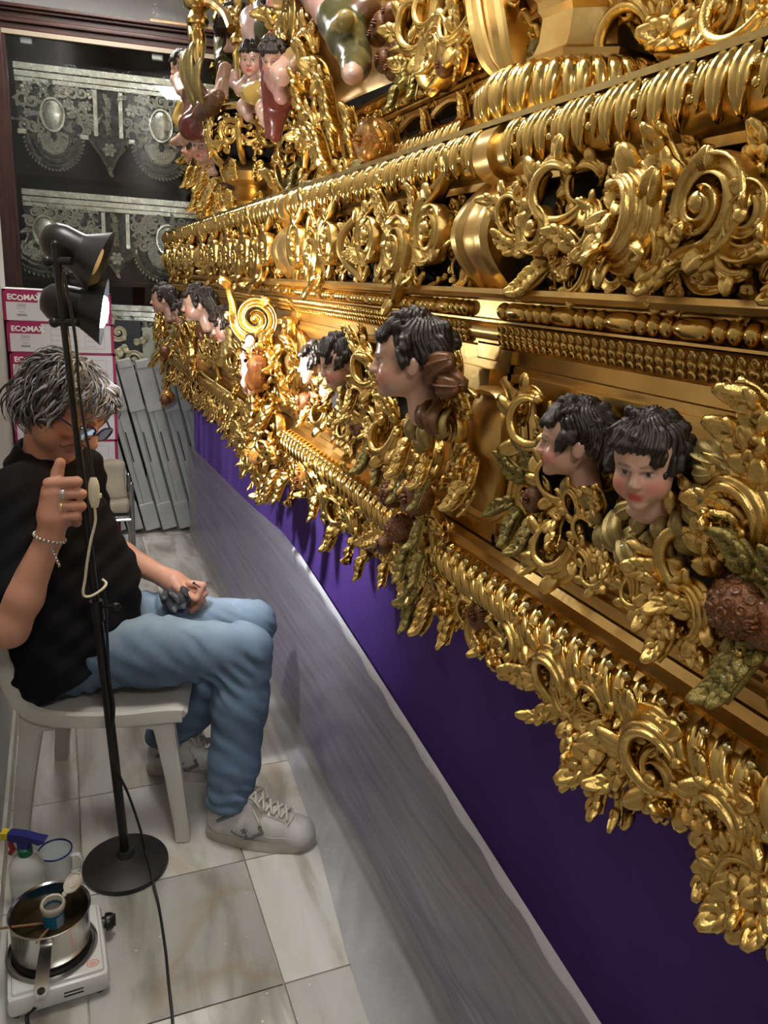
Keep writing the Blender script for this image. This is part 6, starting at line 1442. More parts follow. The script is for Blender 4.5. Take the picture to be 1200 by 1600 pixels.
for q in (-1, 1):
    bl = np.exp(-(((Lh[:, 0]-q*.42)/.25)**2+((Lh[:, 2]+.25)/.25)**2))*(Lh[:, 1] > .3)*.5; cb = cb*(1-bl[:, None])+np.array((.50, .15, .10))*bl[:, None]
    xx = q*Lh[:, 0]; brow = np.exp(-(((Lh[:, 2]-(.24-.5*(xx-.3)**2))/.05)**2))*np.exp(-(((xx-.30)/.20)**6))*(Lh[:, 1] > .5); cb = cb*(1-brow[:, None])+np.array((.07, .05, .045))*brow[:, None]
    ey = np.exp(-((((xx-.28)/.14)**2+((Lh[:, 2]-.02)/.05)**2)**3))*(Lh[:, 1] > .62); cb = cb*(1-ey[:, None])+np.array((.16, .08, .06))*ey[:, None]
cb = cb*(1-lips[:, None])+np.array((.40, .13, .10))*lips[:, None]
# stubble
stb = np.clip(np.exp(-(((Lh[:, 2]+.75)/.30)**2))*(Lh[:, 1] > .1)*.35, 0, 1); cb = cb*(1-stb[:, None])+np.array((.26, .15, .12))*stb[:, None]
col[hm] = cb[hm]
man = put('person', mesh_np('person', V, F, True, MSKIN, col=col), None, None, label='man in black polo and jeans seated on the white chair, thumb raised', cat='person')
WM['person'] = Matrix.Identity(4)
# ---- nails, rings, bracelet
GOLDR = mat('ring_gold', (0.85, 0.65, 0.30), 1, .2); STEEL = mat('steel_links', (0.55, 0.55, 0.54), 1, .25); NAIL = mat('fingernail', (0.60, 0.36, 0.29), 0, .3)
def ring_at(c, ax, r, w_, name, m, lab=None):
    Mz = Vector(tuple(ax)).to_track_quat('Z', 'Y').to_matrix().to_4x4()
    o = build(name, MB().lathe([(r, -w_), (r+.0022, -w_), (r+.0026, 0), (r+.0022, w_), (r, w_), (r, -w_)], 20), m, man, True, 40); o.matrix_local = Matrix.Translation(tuple(c)) @ Mz
    if lab: o['label'] = lab
for i, (f, w_, m) in enumerate(((.45, .0042, STEEL), (.40, .0028, GOLDR))):
    a_, c_ = FK[i+1]; ring_at(a_+(c_-a_)*f, unit(c_-a_), .0122, w_, 'ring', m, ('broad silver ring', 'thin gold ring')[i])
ax = unit(nwr-nel); bc0 = nwr+ax*(-.002); u1 = unit(np.cross(ax, UZ)); u2 = np.cross(ax, u1)
mb = MB()
for i in range(22):
    a_ = 2*math.pi*i/22; c_ = bc0+(u1*math.cos(a_)+u2*math.sin(a_))*.0325+ax*.004*math.sin(a_)
    mb.sphere(tuple(c_), (.0046, .0046, .0046), 8, 6)
dn = bc0+np.array([.004, -.030, -.018])
for i in range(6): mb.sphere((dn[0]+.0025*i, dn[1]-.001*i, dn[2]-.0075*i), (.0035, .0035, .0048), 8, 6)
build('bracelet', mb, STEEL, man, label='steel link bracelet with a dangling end')
# ---- hair: many tapered wavy locks over the skull
HAIRM = bpy.data.materials.new('grey_hair'); HAIRM.use_nodes = True
nt = HAIRM.node_tree; bb = nt.nodes['Principled BSDF']; at_ = nt.nodes.new('ShaderNodeAttribute'); at_.attribute_name = 'Col'; nt.links.new(at_.outputs['Color'], bb.inputs['Base Color']); bb.inputs['Roughness'].default_value = .42; bb.inputs['Specular IOR Level'].default_value = .6
r = random.Random(12); Vs = []; Fs = []; Cs = []; nv = 0
def lock(c, d, out, L, rad, colr, seed):
    global nv
    k = 8; q = random.Random(seed); P = []
    side = unit(np.cross(d, out)); ph = q.uniform(0, 6.3); am = q.uniform(.05, .16)*L; p = c.copy(); dd = d.copy()
    for i in range(k):
        t = i/(k-1); P.append(c+dd*L*t+side*am*math.sin(ph+t*q.uniform(4, 6))*t+out*L*(.32*math.sin(t*2.6)-.22*t*t)-UZ*.0)
    P = np.array(P); T = np.gradient(P, axis=0); T /= np.linalg.norm(T, axis=1)[:, None]; U = unit(np.cross(T[0], out+1e-3))
    for i in range(k):
        U = unit(U-T[i]*(U@T[i])); W_ = np.cross(T[i], U); rr_ = rad*(1-.85*(i/(k-1))**1.6)
        for j in range(5):
            a_ = 2*math.pi*j/5; Vs.append(P[i]+rr_*(math.cos(a_)*U*1.5+math.sin(a_)*W_*.7)); Cs.append(np.array(colr)*(.85+.3*q.random()*i/k))
    for i in range(k-1):
        for j in range(5): Fs.append((nv+i*5+j, nv+i*5+(j+1) % 5, nv+(i+1)*5+(j+1) % 5, nv+(i+1)*5+j))
    nv += k*5
cnt = 0
while cnt < 2600:
    a_ = r.uniform(0, 2*math.pi); e = math.asin(r.uniform(-.55, 1.0)); l_ = np.array([.76*math.cos(e)*math.cos(a_), -.14+.92*math.cos(e)*math.sin(a_), .26+.82*math.sin(e)])
    if l_[1] > .38 and l_[2] < .62: continue
    if l_[1] > .02 and l_[2] < .02: continue
    if l_[2] < -.42 and l_[1] > -.35: continue
    o_ = unit(l_-np.array([0, -.14, .2])); crown = np.array([.05, -.45, 1.05]); d_ = l_-crown; d_ = d_-o_*(d_@o_); d_ = unit(d_+np.array([r.uniform(-.35, .35), r.uniform(-.35, .35), -.25]))
    if l_[1] > .25: d_ = unit(d_+np.array([r.choice((-.8, .5)), -.1, .25]))
    fr = l_[1] > .1
    L = r.uniform(.38, .66)*hs*(1.0 if l_[2] > .1 else 1.1); g_ = r.random()
    cl_ = (.25, .245, .255) if (g_ < (.55 if fr else .22)) else ((.10, .09, .082) if g_ < (.85 if fr else .6) else (.030, .025, .022))  # fewer grey locks at the back: shade on that side put into the colour
    if l_[1] < -.25 and l_[2] < .15: L *= 1.45
    lock(hc+HR@l_*hs*.98, HR@d_, HR@o_, L, .0026*r.uniform(.7, 1.5), cl_, cnt); cnt += 1
hme = mesh_np('hair', Vs, Fs, True, HAIRM, col=np.array(Cs)); put('hair', hme, man, label='wavy grey hair swept back')
# ---- glasses
FRAME = mat('dark_blue_frame', (0.012, 0.016, 0.07), 0, .2, coat=.5); LENS = bpy.data.materials.new('lens_glass'); LENS.use_nodes = True; _glass(LENS, (.99, .99, 1.0), .03, .02)
fr = MB()
for q in (-1, 1):
    pts = []
    for i in range(21):
        a_ = 2*math.pi*i/20; c, s_ = math.cos(a_), math.sin(a_); pts.append(hp_((q*.33+.27*np.sign(c)*abs(c)**.75, 1.02-.10*abs(q*.33+.27*c), -.03+.19*np.sign(s_)*abs(s_)**.8)))
    fr.tube(pts, .0026, 6, False)
    fr.tube([hp_((q*.60, .96, .04)), hp_((q*.80, .60, .05)), hp_((q*.84, .1, .03)), hp_((q*.80, -.12, -.08))], .0022, 6)
fr.tube([hp_((-.08, 1.03, .0)), hp_((0, 1.06, .03)), hp_((.08, 1.03, .0))], .0024, 6)
gl = build('glasses', fr, FRAME, man, label='dark blue framed spectacles')
for q in (-1, 1):
    V = [hp_((q*.33, 1.0-.10*.33, -.03))]+[hp_((q*.33+.26*np.sign(math.cos(a_))*abs(math.cos(a_))**.75, 1.02-.10*abs(q*.33+.27*math.cos(a_)), -.03+.18*np.sign(math.sin(a_))*abs(math.sin(a_))**.8)) for a_ in np.linspace(0, 2*math.pi, 20, endpoint=False)]
    put('lens', mesh_np('lens', V, [(0, 1+i, 1+(i+1) % 20) for i in range(20)], True, LENS), gl)
# ---- polo shirt
BLACK = mat('black_pique', (0.0030, 0.0030, 0.0042), 0, 0.8, col2=(0.0050, 0.0050, 0.0065), cscale=4, bump=.2, bscale=420, bdist=.0006, spec=.25)
p = SDF(.0055, (-.207, 1.62, .40), (.40, 2.55, 1.15))
back = -mf
p.chain([pel-UZ*.015+mf*.01, pel+(chest-pel)*.5+mf*.035, chest+mf*.012, nkb-UZ*.075], [.165, .158, .150, .090], k=.06)
p.chain([pel-ml*.075-mf*.02, chest-ml*.06], [.158, .125], k=.05); p.chain([pel+ml*.07, chest+ml*.06], [.140, .125], k=.05)
p.chain([nkb-ml*.05-UZ*.045, nsh, nsh+(nel-nsh)*.70], [.070, .075, .068], k=.04); p.chain([nkb+ml*.05-UZ*.045, fsh, fsh+(fel-fsh)*.70], [.070, .075, .066], k=.04)
p.chain([nkb-UZ*.03, nkb+UZ*.012+mf*.006], [.074, .066], k=.02)
p.disp(lambda P: .0045*np.sin(P[:, 2]*52+P[:, 0]*34+2.2*np.sin(P[:, 1]*13+P[:, 0]*9))*np.clip((1.0-P[:, 2])*2.4, .15, 1)+.003*np.sin(P[:, 2]*95-P[:, 0]*70+P[:, 1]*25), .05)
hd = unit(nkb-pel)
p.half(pel-UZ*.060, np.array([.60*mf[0], .60*mf[1], -1.0]))
V, F = p.mesh(); shirt = put('polo_shirt', mesh_np('polo_shirt', V, F, True, BLACK), man, label='plain black polo shirt')
cax = unit(hp_((0, -.1, -.5))-nkb+mf*.01); c1 = unit(np.cross(cax, ml)); c2 = np.cross(cax, c1); mb = MB(); V = []; m = 40
for i in range(m):
    a_ = 2*math.pi*i/m; o_ = c1*math.cos(a_)+c2*math.sin(a_)*1.02
    for k_, (rr_, zz) in enumerate(((.064, .046), (.070, .050), (.078, .044), (.086, .010), (.096, -.012), (.090, -.014), (.070, .005))): V.append(nkb-cax*.012+o_*rr_+cax*zz)
k_ = 7; F = [(i*k_+j, ((i+1) % m)*k_+j, ((i+1) % m)*k_+(j+1) % k_, i*k_+(j+1) % k_) for i in range(m) for j in range(k_)]
put('collar', smooth_by_angle(mesh_np('collar', V, F, True, BLACK), 50), shirt)
# ---- jeans
DENIM = bpy.data.materials.new('washed_denim'); DENIM.use_nodes = True; nt = DENIM.node_tree; N = nt.nodes; L = nt.links; bb = N['Principled BSDF']; bb.inputs['Roughness'].default_value = .85
tc = N.new('ShaderNodeTexCoord'); n1 = N.new('ShaderNodeTexNoise'); n1.inputs['Scale'].default_value = 7; n1.inputs['Detail'].default_value = 6; L.new(tc.outputs['Object'], n1.inputs['Vector'])
at_ = N.new('ShaderNodeAttribute'); at_.attribute_name = 'Col'; mr = N.new('ShaderNodeMapRange'); mr.inputs[3].default_value = .75; mr.inputs[4].default_value = 1.25; mr.inputs[1].default_value = .3; mr.inputs[2].default_value = .7; L.new(n1.outputs['Fac'], mr.inputs[0])
sc_ = N.new('ShaderNodeVectorMath'); sc_.operation = 'SCALE'; L.new(at_.outputs['Color'], sc_.inputs[0]); L.new(mr.outputs[0], sc_.inputs['Scale']); L.new(sc_.outputs[0], bb.inputs['Base Color'])
n2 = N.new('ShaderNodeTexNoise'); n2.inputs['Scale'].default_value = 260; L.new(tc.outputs['Object'], n2.inputs['Vector']); bp = N.new('ShaderNodeBump'); bp.inputs['Strength'].default_value = .25; bp.inputs['Distance'].default_value = .0012; L.new(n2.outputs['Fac'], bp.inputs['Height']); L.new(bp.outputs[0], bb.inputs['Normal'])
j = SDF(.005, (-.20, 1.66, .06), (.64, 2.42, .68))
def legc(hip, kn, an, s_):
    mid = hip+(kn-hip)*.5
    j.chain([hip, mid, kn+(hip-kn)*.10-UZ*.008], [.094, .089, .077], k=.03)
    j.chain([kn-UZ*.008, kn+(an-kn)*.35, kn+(an-kn)*.72, an+UZ*.035], [.074, .073, .066, .062], k=.025)
legc(nhip, nkn, nan_, 1); legc(fhip, fkn, fan_, 1); j.chain([nhip, pel+UZ*.01, fhip], [.098, .115, .098], k=.04)
def folds(P):
    d = np.zeros(len(P))
    for hip, kn, an in ((nhip, nkn, nan_), (fhip, fkn, fan_)):
        w1 = np.exp(-(np.linalg.norm(P-(kn-UZ*.05-mf*.05), axis=1)/.11)**2); w2 = np.exp(-(np.linalg.norm(P-(hip+mf*.09+UZ*.02), axis=1)/.15)**2); w3 = np.exp(-(np.linalg.norm(P-(an+UZ*.05), axis=1)/.09)**2)
        d += w1*.009*np.sin((P[:, 0]*.8+P[:, 2]*.9)*150+P[:, 1]*20+2*np.sin(P[:, 1]*40))+w2*.010*np.sin((P[:, 0]*.9+P[:, 2]*.5-P[:, 1]*.3)*100+2*np.sin(P[:, 0]*25))+w3*.007*np.sin(P[:, 2]*170+3*np.sin(P[:, 0]*30+P[:, 1]*22))
    return d*(.55+.6*np.sin(P[:, 0]*37+P[:, 1]*29-P[:, 2]*41))+.0016*np.sin(P[:, 0]*75+P[:, 2]*95+2.5*np.sin(P[:, 1]*30+P[:, 0]*12))
j.disp(folds, .06)
j.half(np.array([0, 0, .108]), (0, 0, -1.0))
V, F = j.mesh(); base = np.array((.085, .135, .205)); col = np.tile(base, (len(V), 1))
for hip, kn in ((nhip, nkn), (fhip, fkn)):
    t_ = np.clip(((V-hip)@(kn-hip))/((kn-hip)@(kn-hip)), 0, 1); dd = np.linalg.norm(V-hip-t_[:, None]*(kn-hip)-UZ*.08, axis=1); w_ = np.exp(-(dd/.075)**2)*np.clip(t_*3, 0, 1)*.75; col = col*(1-w_[:, None])+np.array((.26, .345, .43))*w_[:, None]  # upper thighs lighter: denim wash plus light highlights put into the colour
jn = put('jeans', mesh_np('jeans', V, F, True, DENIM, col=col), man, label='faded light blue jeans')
# stitched side seam
seam = [nhip-ml*.105+mf*.02-UZ*.01, nhip+(nkn-nhip)*.35-ml*.096-UZ*.015, nhip+(nkn-nhip)*.7-ml*.088-UZ*.015]
# ---- shoes
WLEATH = mat('white_leather', (0.52, 0.51, 0.49), 0, .42, col2=(0.40, 0.39, 0.365), cscale=14, bump=.2, bscale=60, bdist=.002); SOLE = mat('worn_sole', (0.56, 0.54, 0.50), 0, .6, col2=(0.36, 0.33, 0.28), cscale=12); GREYT = mat('grey_trim', (0.14, 0.14, 0.145), 0, .5); LACE = mat('cream_lace', (0.55, 0.51, 0.43), 0, .8); LINING = mat('shoe_lining', (0.10, 0.095, 0.09), 0, .8)
def shoe_parts():
    """shoe along +x from the heel at 0, left side of the picture is +y; length 1 = .30 m"""
    s = SDF(.0045, (-.03, -.075, -.01), (.335, .075, .17))
    s.chain([(.045, 0, .058), (.11, 0, .060), (.19, 0, .050), (.255, 0, .042)], [.044, .046, .045, .040], k=.03)
    s.ell((.255, 0, .040), (.048, .046, .034), k=.02); s.chain([(.045, 0, .07), (.05, 0, .115)], [.042, .038], k=.02); s.chain([(.10, 0, .075), (.115, 0, .118)], [.040, .034], k=.03); s.chain([(.12, 0, .098), (.20, 0, .062)], [.030, .026], k=.025)
    s.cap((.066, 0, .13), (.072, 0, .175), .035, .037, k=.005, op='sub'); s.half((0, 0, .022), (0, 0, -1)); 
    V, F = s.mesh(); up = mesh_np('upper', V, F, True, WLEATH); SV_ = np.asarray(V)
    def ys_(x, z): d_ = np.hypot(SV_[:, 0]-x, SV_[:, 2]-z); return float(SV_[d_ < .008][:, 1].max()) if (d_ < .008).any() else .04
    def zs_(x, y): d_ = np.hypot(SV_[:, 0]-x, SV_[:, 1]-y); return float(SV_[d_ < .008][:, 2].max()) if (d_ < .008).any() else .06
    out = []
    for i in range(40):
        a = 2*math.pi*i/40; c, q = math.cos(a), math.sin(a); x = .150+.156*c; w_ = .044+.008*math.cos((x-.235)*9) if x > .1 else .043
        out.append((x, w_*np.sign(q)*abs(q)**.62*1.02))
    V = []; 
    for z, k in ((.0, .955), (.004, .985), (.014, 1.0), (.017, .992), (.020, 1.0), (.030, .985), (.033, .95)):
        V += [((x-.15)*k+.15, y*k, z+.006*max(0, (x-.24)/.06)**2) for x, y in out]
    n = 40; F = [(a*n+i, a*n+(i+1) % n, (a+1)*n+(i+1) % n, (a+1)*n+i) for a in range(6) for i in range(n)]+[tuple(range(n))[::-1], tuple(range(6*n, 7*n))]
    so = smooth_by_angle(mesh_np('sole', V, F, True, SOLE), 40)
    la = MB()
    for i in range(5):
        x = .125+.022*i; z = .126-.0150*i; la.tube([(x+.018*(q_+1)/2, q_*.027, zs_(x+.018*(q_+1)/2, q_*.027)+.003) for q_ in np.linspace(-1, 1, 9)], .0040, 6); la.tube([(x+.018*(1-q_)/2, q_*.027, zs_(x+.018*(1-q_)/2, q_*.027)+.004) for q_ in np.linspace(-1, 1, 9)], .0040, 6)
    for q in (-1, 1):
        la.tube(cr([(.118, 0, .134), (.125, q*.020, .150), (.150, q*.036, .138), (.160, q*.030, .112), (.135, q*.012, .130), (.118, 0, .134)], 5), .0032, 6); la.tube(cr([(.118, 0, .134), (.135, q*.030, .118), (.160, q*.047, .085)], 5), .0032, 6)
    la = la.mesh('laces', LACE)
    se = MB()
    se.tube([(.232+.012*(1-(q_/.9)**2), q_*.038, zs_(.232+.012*(1-(q_/.9)**2), q_*.038)+.0004) for q_ in np.linspace(-.9, .9, 13)], .0014, 6)
    for q in (-1, 1): se.tube([(x_, q*(ys_(x_, .052)+.0002), .052) for x_ in np.linspace(.175, .235, 7)], .0012, 6); se.tube([(x_, q*.030, zs_(x_, q*.030)+.0004) for x_ in np.linspace(.120, .225, 12)], .0012, 6)
    se = se.mesh('seam', LACE)
    tr = MB()
    def side(P3, w_, q, y=.047): 
        pts = cr(P3, 5); pts = np.array([(x_, q*(ys_(x_, z_)+.0005), z_) for x_, y_, z_ in pts]); k = len(pts); Sd = np.gradient(pts, axis=0); Sd /= np.linalg.norm(Sd, axis=1)[:, None]; Nn = np.tile([0, q*1.0, 0], (k, 1)); S = np.cross(Sd, Nn); tr.sweep(pts, S, Nn, w_, .0022, [(-1, 0), (-.8, 1), (.8, 1), (1, 0)], .012)
    for q in (-1, 1):
        side([(.040, q*.0455, .080), (.085, q*.0455, .104)], .0048, q); side([(.118, q*.0475, .045), (.145, q*.0475, .044)], .0055, q); side([(.142, q*.047, .046), (.168, q*.0475, .062)], .0055, q); side([(.168, q*.047, .060), (.158, q*.047, .078)], .0050, q); side([(.080, q*.046, .060), (.115, q*.047, .044)], .0024, q)
        st = [(.0105*(1 if i % 2 == 0 else .42)*math.sin(2*math.pi*i/10), .0105*(1 if i % 2 == 0 else .42)*math.cos(2*math.pi*i/10)) for i in range(10)]
        M = Matrix(((1, 0, 0, .118), (0, 0, q, q*(ys_(.118, .066)+.0003)), (0, 1, 0, .066), (0, 0, 0, 1))); tr.prism(st[::-1] if q < 0 else st, -.004, .0035, M)
    tr = tr.mesh('trim', GREYT, False)
    return up, so, la, tr, se
UPm, SOm, LAm, TRm, SEm = shoe_parts()
for (pos_, a), lab in zip(SHOES, ('white leather trainer with grey star and chevron', 'white leather trainer tucked back under the chair')):
    M = Matrix.Translation(tuple(pos_)) @ Matrix.Rotation(a, 4, 'Z') @ Matrix.Diagonal((.98, 1, 1, 1))
    s_ = put('shoe', UPm, man, M, label=lab); put('sole', SOm, s_); put('laces', LAm, s_); put('seam', SEm, s_); put('trim', TRm, s_, label='grey star, chevron and side stripes')
# ---- rag in the left hand
RAG = mat('grey_rag', (0.03, 0.032, 0.036), 0, .7, col2=(0.20, 0.21, 0.22), cscale=28, clo=.5, chi=.62, bump=.5, bscale=40, bdist=.006)
rg = SDF(.0045, (.13, 1.95, .52), (.36, 2.16, .72))
rc = ony(274, 938, 2.05)
for (px, py, y, rr_) in ((262, 932, 2.05, .020), (274, 940, 2.045, .024), (284, 936, 2.05, .022), (256, 942, 2.05, .012), (290, 928, 2.06, .018), (270, 948, 2.04, .016)): rg.ell(ony(px, py, y), rr_, k=.008)
rg.disp(lambda P: .005*np.sin(P[:, 0]*190+P[:, 2]*120)+.004*np.sin(P[:, 1]*210-P[:, 2]*160), .03)
V, F = rg.mesh(); put('rag', mesh_np('rag', V, F, True, RAG), None, None, label='crumpled dark grey rag in the seated man\'s left hand', cat='rag')
tw = build('swab_stick', MB().tube([ony(304, 912, 2.05), ony(313, 918, 2.03)], .0018, 6).sphere(tuple(ony(303, 911, 2.05)), .004, 8, 6), INK, None, label='thin dark stick between the fingers of the resting hand', cat='stick')
# ================================================================== CHAIR, LAMP, HOT PLATE AND SMALL THINGS
CHW = mat('white_chair_plastic', (0.60, 0.585, 0.535), 0, .42, col2=(0.52, 0.50, 0.45), cscale=5, bump=.12, bscale=90)
cc = np.array([.088, 2.063, 0.0]); CHM = Matrix(((mf[0], ml[0], 0, cc[0]), (mf[1], ml[1], 0, cc[1]), (0, 0, 1, 0), (0, 0, 0, 1)))
ch = empty('plastic_chair', (0, 0, 0), label='white moulded plastic chair that the man sits on', cat='chair'); ch.matrix_world = CHM
def sheet(profile, hw, th, name, n=9, rimw=None, hollow=0.0):
    """side profile (x,z) swept across y, thick, with dished middle"""
    P = cr(profile, 6); k = len(P); T = np.gradient(P, axis=0); T /= np.linalg.norm(T, axis=1)[:, None]; Nn = np.column_stack([-T[:, 1], T[:, 0]])
    V = []; hwv = np.interp(np.linspace(0, 1, k), np.linspace(0, 1, len(hw)), hw)
    for s_ in (1, -1):
        for i in range(k):
            for jx in range(n):
                y = -1+2*jx/(n-1); o = (th*.5*s_)-hollow*(1-y*y); V.append((P[i][0]+Nn[i][0]*o, y*hwv[i], P[i][1]+Nn[i][1]*o))
    o = k*n; F = []
    for i in range(k-1):
        for jx in range(n-1): F += [(i*n+jx, i*n+jx+1, (i+1)*n+jx+1, (i+1)*n+jx), (o+i*n+jx, o+(i+1)*n+jx, o+(i+1)*n+jx+1, o+i*n+jx+1)]
        F += [(i*n, (i+1)*n, o+(i+1)*n, o+i*n), (i*n+n-1, o+i*n+n-1, o+(i+1)*n+n-1, (i+1)*n+n-1)]
    for i in (0, k-1): F += [(i*n+jx, o+i*n+jx, o+i*n+jx+1, i*n+jx+1) for jx in range(n-1)]
    return mesh_np(name, V, F, True, CHW)
put('backrest', smooth_by_angle(sheet([(-.226, .80), (-.222, .70), (-.215, .58), (-.198, .48), (-.165, .415)], [.17, .19, .20, .205, .205], .016, 'backrest', 9, None, .02), 50), ch)
put('seat', smooth_by_angle(sheet([(-.175, .418), (-.10, .396), (0, .390), (.10, .394), (.19, .402), (.222, .385)], [.20, .205, .21, .21, .208, .20], .018, 'seat', 9, None, .010), 50), ch)
rimb = MB()
for q in (-1, 1):
    pts = cr([(-.228, q*.165, .80), (-.225, q*.190, .70), (-.218, q*.203, .58), (-.200, q*.210, .48), (-.160, q*.213, .408), (-.08, q*.215, .385), (.05, q*.216, .382), (.16, q*.214, .392), (.215, q*.205, .388)], 6); k = len(pts)
    T = np.gradient(pts, axis=0); T /= np.linalg.norm(T, axis=1)[:, None]; S = np.tile([0, float(q), 0], (k, 1)); Nn = np.cross(T, S)*q; rimb.sweep2(pts, S, Nn, .006, .022, [(-1, -1), (1, -.8), (1.2, 0), (1, .8), (-1, 1)])
rimb.tube(cr([(-.228, -.165, .80), (-.240, -.08, .815), (-.243, 0, .82), (-.240, .08, .815), (-.228, .165, .80)], 5), .014, 8)
build('edge_rim', rimb, CHW, ch)
for sx in (-1, 1):
    for sy in (-1, 1):
        mb = MB(); V = []
        for (z, t_, wd) in ((.395, 0, .052), (.33, .10, .034), (.20, .50, .026), (.04, .95, .021), (0.0, 1, .021)):
            x = sx*(.172+.040*t_); y = sy*(.188+.016*t_); x0, x1 = (x-wd if sx > 0 else x-.018), (x+.018 if sx > 0 else x+wd)
            V += [(x0, y-sy*.024, z), (x1, y-sy*.024, z), (x1, y+sy*.012, z), (x0, y+sy*.012, z)]
        F = [(a*4+i, a*4+(i+1) % 4, (a+1)*4+(i+1) % 4, (a+1)*4+i) for a in range(4) for i in range(4)]+[(3, 2, 1, 0), (16, 17, 18, 19)]
        bm = bmesh.new(); vs = [bm.verts.new(v) for v in V]; [bm.faces.new([vs[i] for i in f]) for f in F]; bmesh.ops.recalc_face_normals(bm, faces=bm.faces); bmesh.ops.bevel(bm, geom=[e for e in bm.edges], offset=.004, segments=2, affect='EDGES'); mb.bm(bm)
        build('leg', mb, CHW, ch, True, 45)
for q in (-1, 1):
    pts = cr([(-.170, q*.196, .36), (-.10, q*.196, .372), (0, q*.198, .374), (.10, q*.198, .372), (.17, q*.196, .36)], 5); k = len(pts); T = np.gradient(pts, axis=0); T /= np.linalg.norm(T, axis=1)[:, None]; S = np.tile([0, 1.0, 0], (k, 1))
    build('apron', MB().sweep2(pts, S, np.cross(T, S)*-1, .006, .020, [(-1, -1), (1, -1), (1, 1), (-1, 1)]), CHW, ch)

# ------------------------------------------------------------------ lamp stand with two reflector heads
BLK = mat('black_enamel', (0.0045, 0.0045, 0.005), 0, .32, bump=.05, bscale=60); BLKM = mat('black_matt', (0.013, 0.013, 0.014), 0, .5, col2=(0.022, 0.022, 0.022), cscale=12); DKGREY = mat('dark_grey_shade', (0.014, 0.015, 0.017), 0.0, .36)
lb = np.array([.086, 1.762, 0.0]); ltop = ony(86, 382, 1.74)
ls = base_empty('lamp_stand', tuple(lb), label='black floor stand with round base carrying two reflector lamps', cat='lamp')
buildw('base', MB().lathe([(0, .0), (.104, .0), (.107, .006), (.106, .014), (.098, .019), (.05, .027), (.022, .034), (.018, .050), (.0, .050)], 40, Matrix.Translation(tuple(lb))), BLKM, ls, True, 35)
pd = unit(ltop-lb); mid = lb+pd*.74
buildw('lower_pole', MB().tube([lb+UZ*.03, mid], .0115, 12), BLK, ls); buildw('upper_pole', MB().tube([mid-pd*.02, ltop], .0080, 12).sphere(tuple(ltop), .008, 8, 6), BLK, ls)
buildw('clamp', MB().tube([mid-pd*.035, mid+pd*.015], .0155, 12).tube([mid+np.array([0, 0, 0]), mid+RT*.035], .005, 8).sphere(tuple(mid+RT*.045), (.013, .006, .010), 10, 6), BLK, ls)
def lamp_head(base_px, tip_px, Y, lit, dz, lab):
    """can from its rounded back to the flared shade"""
    a = ony(*base_px, Y); c_ = ony(*tip_px, Y+dz); ax = unit(c_-a); L = np.linalg.norm(c_-a); Mz = Matrix.Translation(tuple(a)) @ Vector(tuple(ax)).to_track_quat('Z', 'Y').to_matrix().to_4x4()
    hd = putw('lamp_head', smooth_by_angle(MB().lathe([(.0, -.040), (.022, -.036), (.036, -.020), (.0405, .0), (.0405, L*.50), (.0415, L*.52), (.037, L*.52), (.037, .01), (.0, .0)], 24).mesh('lamp_head', BLK), 40), ls, Mz, label=lab)
    putw('shade', smooth_by_angle(MB().lathe([(.0415, L*.44), (.042, L*.48), (.069, L*.98), (.0705, L*1.0), (.0685, L*1.0), (.0405, L*.52)], 28).mesh('shade', DKGREY), 40), hd, Mz)
    return hd, Mz, a, ax, L
h1, M1, a1, x1, L1_ = lamp_head((95, 381), (158, 412), 1.805, False, -.015, 'upper lamp head, switched off')
h2, M2, a2, x2, L2_ = lamp_head((94, 474), (163, 488), 1.805, True, -.012, 'lower lamp head, switched on')
BULB = mat('lit_bulb', (1, 1, 1), emit=(0.93, 0.96, 1.0), estr=70.0); BULBO = mat('unlit_bulb', (0.7, 0.7, 0.7), 0, .3)
bulb = MB().lathe([(.0, L1_*.55), (.016, L1_*.55), (.022, L1_*.7), (.030, L1_*.88), (.028, L1_*.93), (.0, L1_*.96)], 20)
putw('bulb', bulb.mesh('bulb', BULBO), h1, M1); putw('bulb', MB().lathe([(.0, L2_*.55), (.016, L2_*.55), (.024, L2_*.74), (.034, L2_*.94), (.032, L2_*1.02), (.018, L2_*1.08), (.0, L2_*1.10)], 20).mesh('bulb', BULB), h2, M2)
for a in (a1, a2):
    k_ = lb+pd*((a[2]-.035-lb[2])/pd[2]); buildw('bracket', MB().tube([k_+pd*.0, a-UZ*.036+RT*.01], .005, 8).tube([k_-RT*.016, k_+RT*.030], .008, 10).sphere(tuple(k_-RT*.020), .011, 10, 6).tube([a-UZ*.036+RT*.01, a-UZ*.02+RT*.012], .006, 8), BLK, ls)
sp = bpy.data.lights.new('reflector_bulb_light', 'SPOT'); sp.energy = LAMP_POWER; sp.color = (0.96, 0.97, 1.0); sp.spot_size = math.radians(135); sp.spot_blend = .8; sp.shadow_soft_size = .028
so_ = bpy.data.objects.new('reflector_bulb_light', sp); COL.objects.link(so_); so_.parent = ls; pos = a2+x2*(L2_*1.16); so_.matrix_local = WM[ls.name].inverted() @ (Matrix.Translation(tuple(pos)) @ Vector(tuple(unit(x2+np.array([.0, .75, -.10])))).to_track_quat('-Z', 'Y').to_matrix().to_4x4())
